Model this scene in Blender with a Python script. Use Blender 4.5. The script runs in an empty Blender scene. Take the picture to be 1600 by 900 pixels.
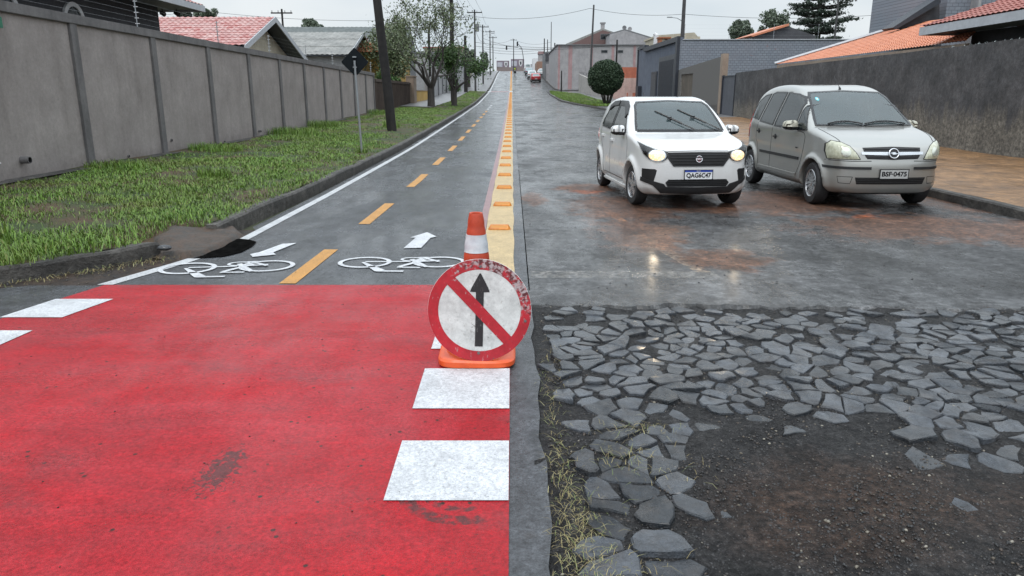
import bpy, bmesh, math, random
import numpy as np
from mathutils import Vector, Matrix, Euler
from mathutils.geometry import delaunay_2d_cdt
R = math.radians
SC = bpy.context.scene
COL = SC.collection
random.seed(7)
RNG = np.random.default_rng(11)

# ---------------------------------------------------------------- camera model (used to turn measured picture points into places)
CAM_H = 1.6
FOC = 1155.0
PITCH = math.atan(305.0 / FOC)
CP, SP = math.cos(PITCH), math.sin(PITCH)
def ray(px, py):
    v = py - 450.0
    return (px - 800.0, FOC * CP - v * SP, FOC * SP + v * CP)      # right, forward, down
_ky = [-60, 0, 22, 30, 46, 67, 87, 100, 122, 164, 193, 230, 300, 3000]
_kz = [0, 0, 0, .1, .31, .65, 1.25, 1.67, 2.85, 5.5, 6.85, 7.4, 7.5, 7.5]
_dy = np.arange(-60, 400, .5)
_dz = np.interp(_dy, _ky, _kz)
_k = np.exp(-np.linspace(-2, 2, 25) ** 2); _k /= _k.sum()
_dz = np.convolve(np.pad(_dz, 12, mode='edge'), _k, mode='valid')
YS = np.concatenate([np.arange(-10, 14, .25), np.arange(14, 60, 1.0), np.arange(60, 240, 3.0), np.arange(240, 420, 30), [500, 800, 1500]])
ZS = np.interp(YS, _dy, _dz)
def zp(y):
    return np.interp(y, YS, ZS)
def G(px, py, h=0.0):
    x, f, d = ray(px, py)
    lo = .0005
    t = lo
    while t < .4:
        if CAM_H - d * t <= zp(f * t) + h: break
        t += .0002
    a, b = t - .0002, t
    for _ in range(30):
        m = (a + b) / 2
        if CAM_H - d * m <= zp(f * m) + h: b = m
        else: a = m
    return Vector((x * b, f * b, CAM_H - d * b))
def P(px, py, Y):
    x, f, d = ray(px, py)
    t = Y / f
    return Vector((x * t, Y, CAM_H - d * t))
def PX(px, py, X):
    x, f, d = ray(px, py)
    t = X / x
    return Vector((X, f * t, CAM_H - d * t))

# ---------------------------------------------------------------- material helpers
class NT:
    def __init__(s, name):
        s.m = bpy.data.materials.new(name); s.m.use_nodes = True
        s.t = s.m.node_tree; s.t.nodes.clear()
        s.out = s.t.nodes.new('ShaderNodeOutputMaterial')
        s.b = s.t.nodes.new('ShaderNodeBsdfPrincipled')
        s.t.links.new(s.b.outputs[0], s.out.inputs[0])
        s.co = None
    def n(s, typ, **kw):
        nd = s.t.nodes.new(typ)
        for k, v in kw.items(): setattr(nd, k, v)
        return nd
    def link(s, a, b): s.t.links.new(a, b)
    def coord(s):
        if s.co is None: s.co = s.n('ShaderNodeTexCoord').outputs['Object']
        return s.co
    def mapped(s, scale=(1, 1, 1), loc=(0, 0, 0), rot=(0, 0, 0), src=None):
        m = s.n('ShaderNodeMapping')
        m.inputs['Scale'].default_value = scale; m.inputs['Location'].default_value = loc; m.inputs['Rotation'].default_value = rot
        s.link(src or s.coord(), m.inputs['Vector']); return m.outputs[0]
    def noise(s, scale, detail=4, rough=.55, vec=None, dist=0.0):
        nd = s.n('ShaderNodeTexNoise'); nd.inputs['Scale'].default_value = scale; nd.inputs['Detail'].default_value = detail
        nd.inputs['Roughness'].default_value = rough; nd.inputs['Distortion'].default_value = dist
        s.link(vec if vec is not None else s.coord(), nd.inputs['Vector']); return nd.outputs['Fac']
    def fract(s, c, scale, lo=.45, hi=1.6, p=(.36, .64), seed=0.0, scl=(1, 1, 1)):
        """multiply a colour by a rough fractal so it varies at every size"""
        n = s.noise(scale, 14, .78, vec=s.mapped(scale=scl, loc=(seed, seed * 1.7, seed * .3)))
        return s.mix(1.0, c, s.ramp(n, [(p[0], lo), (.5, (lo + hi) / 2), (p[1], hi)]), 'MULTIPLY')
    def voro(s, scale, feature='F1', vec=None, out='Distance', rnd=1.0):
        nd = s.n('ShaderNodeTexVoronoi', feature=feature); nd.inputs['Scale'].default_value = scale
        if 'Randomness' in nd.inputs: nd.inputs['Randomness'].default_value = rnd
        s.link(vec if vec is not None else s.coord(), nd.inputs['Vector']); return nd.outputs[out]
    def ramp(s, fac, stops, interp='LINEAR'):
        r = s.n('ShaderNodeValToRGB'); r.color_ramp.interpolation = interp
        e = r.color_ramp.elements
        while len(e) < len(stops): e.new(.5)
        for i, (p, c) in enumerate(stops):
            e[i].position = p
            e[i].color = (c, c, c, 1) if isinstance(c, (int, float)) else (*c, 1)
        s.link(fac, r.inputs[0]); return r.outputs[0]
    def val(s, v):
        return v
    def mix(s, fac, a, b, mode='MIX'):
        m = s.n('ShaderNodeMix', data_type='RGBA', blend_type=mode)
        for idx, x in ((0, fac), (6, a), (7, b)):
            if isinstance(x, (int, float)):
                m.inputs[idx].default_value = x if idx == 0 else (x, x, x, 1)
            elif isinstance(x, tuple): m.inputs[idx].default_value = (*x, 1)
            else: s.link(x, m.inputs[idx])
        return m.outputs[2]
    def math(s, op, a, b=0.0, clamp=False):
        m = s.n('ShaderNodeMath', operation=op); m.use_clamp = clamp
        for i, x in enumerate((a, b)):
            if isinstance(x, (int, float)): m.inputs[i].default_value = x
            else: s.link(x, m.inputs[i])
        return m.outputs[0]
    def sep(s, vec=None):
        nd = s.n('ShaderNodeSeparateXYZ'); s.link(vec if vec is not None else s.coord(), nd.inputs[0]); return nd.outputs
    def blob(s, cx, cy, rx, ry):
        """soft elliptic mask, 1 at the centre and 0 at the rim, in object xy"""
        v = s.mapped(scale=(1 / rx, 1 / ry, 0), loc=(-cx / rx, -cy / ry, 0))
        nd = s.n('ShaderNodeVectorMath', operation='LENGTH'); s.link(v, nd.inputs[0])
        return s.math('SUBTRACT', 1.0, nd.outputs['Value'], clamp=True)
    def bump(s, h, strength=.3, dist=.01, chain=None):
        b = s.n('ShaderNodeBump'); b.inputs['Strength'].default_value = strength; b.inputs['Distance'].default_value = dist
        s.link(h, b.inputs['Height'])
        if chain is not None: s.link(chain, b.inputs['Normal'])
        s.link(b.outputs[0], s.b.inputs['Normal']); return b.outputs[0]
    def set(s, **kw):
        for k, v in kw.items():
            i = s.b.inputs[k.replace('_', ' ')]
            if isinstance(v, (int, float)): i.default_value = v
            elif isinstance(v, tuple): i.default_value = (*v, 1) if len(v) == 3 and i.type == 'RGBA' else v
            else: s.link(v, i)
        return s

def plain(name, col, rough=.6, var=.15, scale=6.0, metallic=0.0, bump=0.0, bscale=60.0, spec=.5, coat=0.0):
    """a simple material that still has colour and roughness variation"""
    s = NT(name)
    n1 = s.noise(scale, 5)
    c = s.mix(s.ramp(n1, [(.3, 0.0), (.7, 1.0)]), tuple(x * (1 - var) for x in col), tuple(min(1, x * (1 + var)) for x in col))
    s.set(Base_Color=c, Roughness=s.ramp(s.noise(scale * 2.3, 3), [(.3, max(.02, rough - .08)), (.7, min(1, rough + .08))]), Metallic=metallic)
    s.b.inputs['Specular IOR Level'].default_value = spec
    if coat: s.set(Coat_Weight=coat, Coat_Roughness=.05)
    if bump: s.bump(s.noise(bscale, 4), bump, .01)
    return s.m

# ---------------------------------------------------------------- mesh builder
class MB:
    def __init__(s): s.v = []; s.f = []; s.mi = []; s.cur = 0
    def m(s, i): s.cur = i; return s
    def add(s, vs, fs):
        o = len(s.v); s.v.extend([tuple(v) for v in vs])
        for f in fs: s.f.append([i + o for i in f]); s.mi.append(s.cur)
        return s
    def box(s, c, size, rz=0.0, rx=0.0, ry=0.0):
        M = Euler((rx, ry, rz)).to_matrix(); h = Vector(size) / 2; c = Vector(c)
        vs = [c + M @ Vector((sx * h.x, sy * h.y, sz * h.z)) for sx in (-1, 1) for sy in (-1, 1) for sz in (-1, 1)]
        return s.add(vs, [(0, 1, 3, 2), (4, 6, 7, 5), (0, 4, 5, 1), (2, 3, 7, 6), (0, 2, 6, 4), (1, 5, 7, 3)])
    def span(s, a, b):
        a = Vector(a); b = Vector(b)
        return s.box((a + b) / 2, [abs(x) for x in (b - a)])
    def tube(s, pts, rad, n=8, cap=True):
        pts = [Vector(p) for p in pts]
        if isinstance(rad, (int, float)): rad = [rad] * len(pts)
        vs = []; fs = []
        up = None
        for i, p in enumerate(pts):
            d = (pts[min(i + 1, len(pts) - 1)] - pts[max(i - 1, 0)])
            if d.length < 1e-9: d = Vector((0, 0, 1))
            d.normalize()
            if up is None: up = Vector((0, 0, 1)) if abs(d.z) < .9 else Vector((1, 0, 0))
            a = d.cross(up)
            if a.length < 1e-4: a = d.cross(Vector((0, 1, 0)))
            a.normalize(); b = d.cross(a); up = -b if False else up
            for k in range(n):
                t = 2 * math.pi * k / n
                vs.append(p + (a * math.cos(t) + b * math.sin(t)) * rad[i])
        for i in range(len(pts) - 1):
            for k in range(n):
                k2 = (k + 1) % n
                fs.append((i * n + k, i * n + k2, (i + 1) * n + k2, (i + 1) * n + k))
        if cap:
            fs.append(tuple(range(n - 1, -1, -1))); fs.append(tuple(range((len(pts) - 1) * n, len(pts) * n)))
        return s.add(vs, fs)
    def lathe(s, prof, n=32, c=(0, 0, 0), M=None, sq=None):
        """prof: list of (r, z)"""
        vs = []; fs = []
        for r, z in prof:
            for k in range(n):
                t = 2 * math.pi * k / n
                p = Vector((r * math.cos(t), r * math.sin(t), z))
                if M is not None: p = M @ p
                vs.append(p + Vector(c))
        for i in range(len(prof) - 1):
            for k in range(n):
                k2 = (k + 1) % n
                fs.append((i * n + k, i * n + k2, (i + 1) * n + k2, (i + 1) * n + k))
        return s.add(vs, fs)
    def prism(s, poly, d):
        """extrude planar polygon (3D points) along vector d"""
        poly = [Vector(p) for p in poly]; d = Vector(d); n = len(poly)
        vs = poly + [p + d for p in poly]
        fs = [tuple(range(n - 1, -1, -1)), tuple(range(n, 2 * n))] + [(i, (i + 1) % n, n + (i + 1) % n, n + i) for i in range(n)]
        return s.add(vs, fs)
    def quad(s, a, b, c, d): return s.add([a, b, c, d], [(0, 1, 2, 3)])
    def ball(s, c, r, n=10, sc=(1, 1, 1)):
        prof = [(max(1e-4, r * math.sin(math.pi * i / n)), -r * math.cos(math.pi * i / n)) for i in range(n + 1)]
        vs = []; fs = []; m = n * 2
        for rr, z in prof:
            for k in range(m):
                t = 2 * math.pi * k / m
                vs.append(Vector((rr * math.cos(t) * sc[0], rr * math.sin(t) * sc[1], z * sc[2])) + Vector(c))
        for i in range(n):
            for k in range(m):
                k2 = (k + 1) % m
                fs.append((i * m + k, i * m + k2, (i + 1) * m + k2, (i + 1) * m + k))
        return s.add(vs, fs)
    def build(s, name, mats, parent=None, smooth=False, bevel=0.0, loc=None, fix=True):
        if not isinstance(mats, (list, tuple)): mats = [mats]
        V = np.array(s.v, dtype=float)
        if parent is not None: L = np.array(parent['_o'] if '_o' in parent else (0, 0, 0), dtype=float)
        elif loc is not None: L = np.array(loc, dtype=float)
        else: L = np.array([(V[:, 0].min() + V[:, 0].max()) / 2, (V[:, 1].min() + V[:, 1].max()) / 2, V[:, 2].min()])
        V = V - L
        me = bpy.data.meshes.new(name); me.from_pydata(V.tolist(), [], s.f)
        for m in mats: me.materials.append(m)
        me.polygons.foreach_set('material_index', s.mi)
        if fix:
            bm = bmesh.new(); bm.from_mesh(me); bmesh.ops.recalc_face_normals(bm, faces=bm.faces)
            if bevel:
                bmesh.ops.bevel(bm, geom=[e for e in bm.edges if len(e.link_faces) == 2 and e.calc_face_angle(0) > .6], offset=bevel, segments=2, affect='EDGES', clamp_overlap=True)
            bm.to_mesh(me); bm.free()
        if smooth:
            me.polygons.foreach_set('use_smooth', [True] * len(me.polygons))
            try: me.set_sharp_from_angle(angle=R(38))
            except Exception: pass
        me.update()
        o = bpy.data.objects.new(name, me); COL.objects.link(o)
        if parent is not None: o.parent = parent; o['_o'] = tuple(L)
        else: o.location = L; o['_o'] = tuple(L)
        return o
def np_mesh(name, V, F, mat, parent=None, smooth=False, kind=None):
    """V (n,3), F (m,k) numpy arrays"""
    me = bpy.data.meshes.new(name)
    k = F.shape[1]
    me.vertices.add(len(V)); me.vertices.foreach_set('co', V.astype(np.float32).ravel())
    me.loops.add(F.size); me.loops.foreach_set('vertex_index', F.astype(np.int32).ravel())
    me.polygons.add(len(F)); me.polygons.foreach_set('loop_start', np.arange(0, F.size, k, dtype=np.int32))
    if smooth: me.polygons.foreach_set('use_smooth', np.ones(len(F), dtype=bool))
    for m in (mat if isinstance(mat, (list, tuple)) else [mat]): me.materials.append(m)
    me.update(calc_edges=True); me.validate()
    o = bpy.data.objects.new(name, me); COL.objects.link(o)
    if parent is not None: o.parent = parent
    if kind: o['kind'] = kind
    return o
def thing(name, label, cat, loc=(0, 0, 0), group=None):
    o = bpy.data.objects.new(name, None); COL.objects.link(o); o.empty_display_size = .2
    o.location = loc; o['_o'] = tuple(loc); o['label'] = label; o['category'] = cat
    if group: o['group'] = group
    return o
def tag(o, label, cat, group=None, kind=None):
    o['label'] = label; o['category'] = cat
    if group: o['group'] = group
    if kind: o['kind'] = kind
    return o
def copy_tree(o, parent=None):
    c = o.copy(); COL.objects.link(c); c.parent = parent
    for ch in list(o.children): copy_tree(ch, c)
    return c
def text_mesh(txt, size, depth=.002, offset=0.0, font_shear=0.0):
    """text as plain mesh data centred on the origin in the local xy plane"""
    cu = bpy.data.curves.new('text', 'FONT'); cu.body = txt; cu.size = size; cu.extrude = depth; cu.offset = offset
    cu.align_x = 'CENTER'; cu.align_y = 'CENTER'; cu.resolution_u = 3
    o = bpy.data.objects.new('text', cu); COL.objects.link(o)
    bpy.context.view_layer.update()
    dg = bpy.context.evaluated_depsgraph_get()
    me = bpy.data.meshes.new_from_object(o.evaluated_get(dg))
    vs = [v.co.copy() for v in me.vertices]; fs = [tuple(p.vertices) for p in me.polygons]
    bpy.data.objects.remove(o); bpy.data.curves.remove(cu); bpy.data.meshes.remove(me)
    return vs, fs
# ---------------------------------------------------------------- vehicles: bodies are polygonised from a smooth implicit shape
def crom(pts, per=10, closed=True):
    """Catmull-Rom through points; a point given twice makes a corner"""
    P_ = [np.array(p, float) for p in pts]; n = len(P_); out = []
    rng = range(n if closed else n - 1)
    for i in rng:
        p0, p1, p2, p3 = (P_[(i - 1) % n], P_[i], P_[(i + 1) % n], P_[(i + 2) % n]) if closed else (P_[max(i - 1, 0)], P_[i], P_[i + 1], P_[min(i + 2, n - 1)])
        if np.allclose(p1, p2): continue
        for k in range(per):
            t = k / per
            out.append(.5 * ((2 * p1) + (-p0 + p2) * t + (2 * p0 - 5 * p1 + 4 * p2 - p3) * t * t + (-p0 + 3 * p1 - 3 * p2 + p3) * t ** 3))
    if not closed: out.append(P_[-1])
    return np.array(out)
def poly_sd(X, Y, poly):
    d = np.full(X.shape, 1e9); inside = np.zeros(X.shape, bool)
    n = len(poly)
    for i in range(n):
        a = poly[i]; b = poly[(i + 1) % n]
        e = b - a; L = (e * e).sum()
        if L < 1e-12: continue
        wx = X - a[0]; wy = Y - a[1]
        t = np.clip((wx * e[0] + wy * e[1]) / L, 0, 1)
        d = np.minimum(d, (wx - e[0] * t) ** 2 + (wy - e[1] * t) ** 2)
        if a[1] != b[1]:
            c = ((a[1] > Y) != (b[1] > Y)) & (X < (b[0] - a[0]) * (Y - a[1]) / (b[1] - a[1]) + a[0])
            inside ^= c
    d = np.sqrt(d)
    return np.where(inside, -d, d)
class Table:
    def __init__(s, poly, x0, x1, y0, y1, h=.01):
        s.x0, s.y0, s.h = x0, y0, h
        xs = np.arange(x0, x1 + h, h); ys = np.arange(y0, y1 + h, h)
        X, Y = np.meshgrid(xs, ys, indexing='ij'); s.T = poly_sd(X, Y, np.array(poly))
    def __call__(s, x, y):
        u = np.clip((x - s.x0) / s.h, 0, s.T.shape[0] - 1.001); v = np.clip((y - s.y0) / s.h, 0, s.T.shape[1] - 1.001)
        i = u.astype(int); j = v.astype(int); a = u - i; b = v - j; T = s.T
        return (T[i, j] * (1 - a) + T[i + 1, j] * a) * (1 - b) + (T[i, j + 1] * (1 - a) + T[i + 1, j + 1] * a) * b
def smax(a, b, k):
    h = np.clip(.5 - .5 * (b - a) / k, 0, 1)
    return b * (1 - h) + a * h + k * h * (1 - h)
def smin(a, b, k): return -smax(-a, -b, k)
def sstep(a, b, x):
    t = np.clip((x - a) / (b - a), 0, 1); return t * t * (3 - 2 * t)
def surface_nets(f, lo, hi, h, project=2):
    ax = [np.arange(lo[i], hi[i] + h, h) for i in range(3)]
    X, Y, Z = np.meshgrid(*ax, indexing='ij')
    F = f(X, Y, Z)
    S = F < 0
    nx, ny, nz = F.shape
    cnt = np.zeros((nx - 1, ny - 1, nz - 1)); acc = np.zeros((nx - 1, ny - 1, nz - 1, 3))
    corners = [(i, j, k) for i in (0, 1) for j in (0, 1) for k in (0, 1)]
    def sl(c): return (slice(c[0], nx - 1 + c[0]), slice(c[1], ny - 1 + c[1]), slice(c[2], nz - 1 + c[2]))
    for a in corners:
        for d in range(3):
            if a[d]: continue
            b = list(a); b[d] = 1; b = tuple(b)
            Fa, Fb = F[sl(a)], F[sl(b)]
            m = (Fa < 0) != (Fb < 0)
            with np.errstate(divide='ignore', invalid='ignore'):
                t = np.where(m, Fa / (Fa - Fb), 0)
            cnt += m
            for q in range(3):
                acc[..., q] += m * (a[q] + (t if q == d else 0))
    act = cnt > 0
    idx = -np.ones(cnt.shape, int); idx[act] = np.arange(act.sum())
    ijk = np.argwhere(act)
    V = (ijk + acc[act] / cnt[act][:, None]) * h + np.array([ax[0][0], ax[1][0], ax[2][0]])
    quads = []
    for d in range(3):
        o = [(d + 1) % 3, (d + 2) % 3]
        sa = [slice(0, None)] * 3; sb = [slice(0, None)] * 3
        sa[d] = slice(0, -1); sb[d] = slice(1, None)
        A, B = S[tuple(sa)], S[tuple(sb)]
        m = A != B
        pos = np.argwhere(m)
        ok = (pos[:, o[0]] > 0) & (pos[:, o[1]] > 0) & (pos[:, o[0]] < cnt.shape[o[0]]) & (pos[:, o[1]] < cnt.shape[o[1]]) & (pos[:, d] < cnt.shape[d])
        pos = pos[ok]; flip = A[tuple(pos.T)]
        def at(e0, e1):
            p = pos.copy(); p[:, o[0]] += e0; p[:, o[1]] += e1; return idx[tuple(p.T)]
        q = np.stack([at(-1, -1), at(0, -1), at(0, 0), at(-1, 0)], 1)
        q[~flip] = q[~flip][:, ::-1]
        quads.append(q)
    Q = np.concatenate(quads)
    for _ in range(project):
        g, v = grad(f, V); V = V - np.clip(v, -h, h)[:, None] * g
    return V, Q
def grad(f, V, e=.004):
    x, y, z = V.T
    g = np.stack([f(x + e, y, z) - f(x - e, y, z), f(x, y + e, z) - f(x, y - e, z), f(x, y, z + e) - f(x, y, z - e)], 1)
    g /= np.linalg.norm(g, axis=1)[:, None] + 1e-9
    return g, f(x, y, z)
def march(f, O, D, maxd=5.0):
    t = np.zeros(len(O))
    for _ in range(90):
        p = O + D * t[:, None]
        v = f(*p.T)
        t = np.minimum(t + v * .7, maxd)
    return O + D * t[:, None]
def patch(f, outline, axis, name, mat, parent, off=.004, thick=.006, grid=.035, smooth=True, per=0, hole=None, bulge=0.0, mirror=False):
    """a panel that lies on the body: outline in 2D, projected onto f=0 along an axis.
    axis 'front': outline (y, z) seen from the front; 'rear'; 'side+' / 'side-': outline (x, z); 'top': outline (x, y)"""
    ol = np.array(crom(outline, per) if per else outline, float)
    def dens(o):
        out = []
        for i in range(len(o)):
            a, b = o[i], o[(i + 1) % len(o)]; n = max(1, int(math.ceil(np.linalg.norm(b - a) / grid)))
            for k in range(n): out.append(a + (b - a) * k / n)
        return np.array(out)
    ol = dens(ol); nb = len(ol)
    pts = list(ol); edges = [(i, (i + 1) % nb) for i in range(nb)]
    holes = []
    if hole is not None:
        for hh in hole:
            h2 = dens(np.array(hh, float)); o = len(pts); pts += list(h2); edges += [(o + i, o + (i + 1) % len(h2)) for i in range(len(h2))]; holes.append((o, len(h2), h2))
    x0, y0 = ol.min(0); x1, y1 = ol.max(0)
    gx, gy = np.meshgrid(np.arange(x0 + grid / 2, x1, grid), np.arange(y0 + grid / 2, y1, grid))
    sd = poly_sd(gx, gy, ol)
    for hh in holes: sd = np.maximum(sd, -poly_sd(gx, gy, hh[2]))
    k = sd < -grid * .35
    pts += list(np.stack([gx[k], gy[k]], 1))
    r = delaunay_2d_cdt([Vector(p) for p in pts], edges, [], 1 if hole is None else 0, 1e-6)
    v2 = np.array([tuple(v) for v in r[0]]); faces = [tuple(q) for q in r[2]]
    cen = np.array([v2[list(q)].mean(0) for q in faces])
    sdc = poly_sd(cen[:, 0], cen[:, 1], ol)
    for hh in holes: sdc = np.maximum(sdc, -poly_sd(cen[:, 0], cen[:, 1], hh[2]))
    faces = [q for q, c in zip(faces, sdc) if c < 0]
    z = np.zeros(len(v2)); one = np.ones(len(v2))
    if axis == 'front': O = np.stack([one * 3, v2[:, 0], v2[:, 1]], 1); D = np.array([-1., 0, 0])
    elif axis == 'rear': O = np.stack([-one * 3, v2[:, 0], v2[:, 1]], 1); D = np.array([1., 0, 0])
    elif axis == 'side+': O = np.stack([v2[:, 0], one * 1.6, v2[:, 1]], 1); D = np.array([0, -1., 0])
    elif axis == 'side-': O = np.stack([v2[:, 0], -one * 1.6, v2[:, 1]], 1); D = np.array([0, 1., 0])
    else: O = np.stack([v2[:, 0], v2[:, 1], one * 3], 1); D = np.array([0, 0, -1.])
    S = march(f, O, np.tile(D, (len(O), 1)))
    g, _ = grad(f, S, .012)
    o_ = off + (bulge * np.clip(-poly_sd(v2[:, 0], v2[:, 1], ol) / .06, 0, 1) ** .5 if bulge else 0)
    top = S + g * (o_[:, None] if bulge else o_)
    bot = S + g * (off - thick)
    # boundary edges
    from collections import Counter
    cnt = Counter()
    for q in faces:
        for i in range(len(q)): cnt[tuple(sorted((q[i], q[(i + 1) % len(q)])))] += 1
    n = len(v2); V = np.concatenate([top, bot]); F = [tuple(q) for q in faces]
    for q in faces:
        for i in range(len(q)):
            a, b = q[i], q[(i + 1) % len(q)]
            if cnt[tuple(sorted((a, b)))] == 1: F.append((a, b, b + n, a + n))
    mb = MB(); mb.add(V.tolist(), F)
    return mb.build(name, mat, parent, smooth=smooth)
def strip_poly(pts, w):
    """open polyline to a thin closed outline"""
    p = np.array(pts, float); d = np.gradient(p, axis=0); d /= np.linalg.norm(d, axis=1)[:, None]
    nrm = np.stack([-d[:, 1], d[:, 0]], 1) * w / 2
    return np.concatenate([p + nrm, (p - nrm)[::-1]])

def car_paint(name, col, flake=0.0, rough=.28, dirt=.25):
    s = NT(name)
    z = s.sep()[2]
    n = s.noise(7, 5)
    low = s.math('MULTIPLY', s.ramp(z, [(.12, 1.0), (.75, 0.0)]), s.ramp(n, [(.25, .3), (.75, 1.0)]))
    c = s.mix(s.math('MULTIPLY', low, dirt), col, (.16, .12, .09))
    # fine water beads
    drops = s.ramp(s.voro(95), [(.12, 1.0), (.3, 0.0)])
    sel = s.ramp(s.noise(60, 2), [(.5, 0.0), (.62, 1.0)])
    dh = s.math('MULTIPLY', drops, sel)
    s.set(Base_Color=c, Metallic=flake, Roughness=s.math('ADD', rough, s.math('MULTIPLY', low, .3)), Coat_Weight=.7, Coat_Roughness=.06)
    s.bump(dh, .25, .003)
    return s.m
def glass_mat(name, tint=(.35, .42, .43), rough=.03, refl=1.0, trans=.6):
    s = NT(name)
    s.t.nodes.remove(s.b)
    tr = s.n('ShaderNodeBsdfTransparent'); tr.inputs[0].default_value = (*tint, 1)
    gl = s.n('ShaderNodeBsdfGlossy'); gl.inputs['Roughness'].default_value = rough
    df = s.n('ShaderNodeBsdfDiffuse'); df.inputs[0].default_value = (.20, .28, .30, 1)
    lw = s.n('ShaderNodeFresnel'); lw.inputs['IOR'].default_value = 1.45 + .35 * refl
    hz = s.n('ShaderNodeMixShader'); hz.inputs[0].default_value = trans
    # water film: uneven haze
    r = s.ramp(s.noise(9, 4), [(.3, trans * .92), (.7, trans * 1.08)])
    s.link(r, hz.inputs[0])
    s.link(tr.outputs[0], hz.inputs[1]); s.link(df.outputs[0], hz.inputs[2])
    mx = s.n('ShaderNodeMixShader'); s.link(lw.outputs[0], mx.inputs[0]); s.link(hz.outputs[0], mx.inputs[1]); s.link(gl.outputs[0], mx.inputs[2])
    s.link(mx.outputs[0], s.out.inputs[0])
    b = s.n('ShaderNodeBump'); b.inputs['Strength'].default_value = .12; b.inputs['Distance'].default_value = .002
    s.link(s.noise(160, 2), b.inputs['Height']); s.link(b.outputs[0], gl.inputs['Normal'])
    return s.m

def wheel(parent, x, y, r, w, style, mats, steer=0.0, side=1):
    """side = +1: outer face towards +y"""
    M = Matrix.Translation((x, y, r)) @ Matrix.Rotation(steer, 4, 'Z') @ Matrix.Rotation(-math.pi / 2 * side, 4, 'X')
    # local z of lathe = outward
    rt, rr = r, r * .66
    t = MB()
    prof = [(rr * .93, -w * .48), (rr * 1.08, -w / 2), (rt * .93, -w / 2 * .97), (rt * .985, -w * .38), (rt, -w * .28), (rt, w * .28), (rt * .985, w * .38), (rt * .93, w / 2 * .97), (rr * 1.1, w / 2), (rr * 1.0, w * .47), (rr * .97, w * .3)]
    t.lathe(prof, 48, M=M)
    tyre = t.build('tyre', mats['tyre'], parent, smooth=True)
    hb = MB()
    hb.lathe([(rr * 1.0, w * .46), (rr * .97, w * .49), (rr * .93, w * .46), (rr * .9, w * .2), (rr * .9, -w * .4)], 48, M=M)
    hb.m(1).lathe([(rr * .9, w * .05), (.001, w * .05)], 32, M=M)
    hb.m(0).lathe([(rr * .26, w * .10), (rr * .25, w * .40), (rr * .12, w * .44), (.001, w * .44)], 20, M=M)
    nsp = 5 if style == 'five' else 6
    for k in range(nsp):
        a = 2 * math.pi * k / nsp + .3
        if style == 'five': offs = (-.0, )
        else: offs = (-.17, .17)
        for of in offs:
            # a spoke as tapered prism from hub to rim
            u = Vector((math.cos(a), math.sin(a), 0)); v = Vector((-math.sin(a), math.cos(a), 0))
            a2 = a + of * 1.1; u2 = Vector((math.cos(a2), math.sin(a2), 0))
            w0, w1 = (rr * .17, rr * .2) if style == 'five' else (rr * .085, rr * .1)
            p0 = u * rr * .18 + v * (of * rr * .5); p1 = u2 * rr * .93
            vv = (p1 - p0).normalized().cross(Vector((0, 0, 1)))
            z0, z1 = w * .40, w * .42
            pts = [p0 - vv * w0, p0 + vv * w0, p1 + vv * w1, p1 - vv * w1]
            top = [p + Vector((0, 0, z0 if i < 2 else z1)) for i, p in enumerate(pts)]
            bot = [p * 1.0 + Vector((0, 0, w * .18)) for p in pts]
            hb.add([M @ p for p in top + bot], [(0, 1, 2, 3), (0, 4, 5, 1), (1, 5, 6, 2), (2, 6, 7, 3), (3, 7, 4, 0)])
    rim = hb.build('rim', [mats['rim'], mats['dark']], tyre, smooth=True)
    tyre.name = 'wheel'; tyre.data.name = 'wheel'
    return tyre
def mirror_part(parent, x, y, z, side, mats, size=(.12, .2, .14), cap='paint'):
    mb = MB()
    V = []
    sx, sy, sz = size
    n = 12
    def sup(t, p): return math.copysign(abs(t) ** p, t)
    fs = []
    rows = 9
    for i in range(rows + 1):
        ph = math.pi * i / rows - math.pi / 2
        for k in range(2 * n):
            th = 2 * math.pi * k / (2 * n)
            px = sup(math.cos(ph), .6) * sup(math.cos(th), .7); py = sup(math.cos(ph), .6) * sup(math.sin(th), .7); pz = sup(math.sin(ph), .7)
            if px < 0: px *= .45
            V.append((x + px * sx * .7, y + side * sy * .45 + py * sy / 2, z + pz * sz / 2 * (1 - .12 * py * side)))
    for i in range(rows):
        for k in range(2 * n):
            k2 = (k + 1) % (2 * n)
            mb.m(1 if i < rows * .35 else 0)
            mb.add([V[i * 2 * n + k], V[i * 2 * n + k2], V[(i + 1) * 2 * n + k2], V[(i + 1) * 2 * n + k]], [(0, 1, 2, 3)])
    bmx = mb.build('mirror', [mats[cap], mats['trim']], parent, smooth=True)
    bm = bmesh.new(); bm.from_mesh(bmx.data); bmesh.ops.remove_doubles(bm, verts=bm.verts, dist=1e-5); bm.to_mesh(bmx.data); bm.free()
    st = MB(); st.box((x + .01, y - side * .03, z - sz * .32), (.07, .14, .05)); st.build('stalk', mats['trim'], bmx, bevel=.01)
    return bmx

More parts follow.
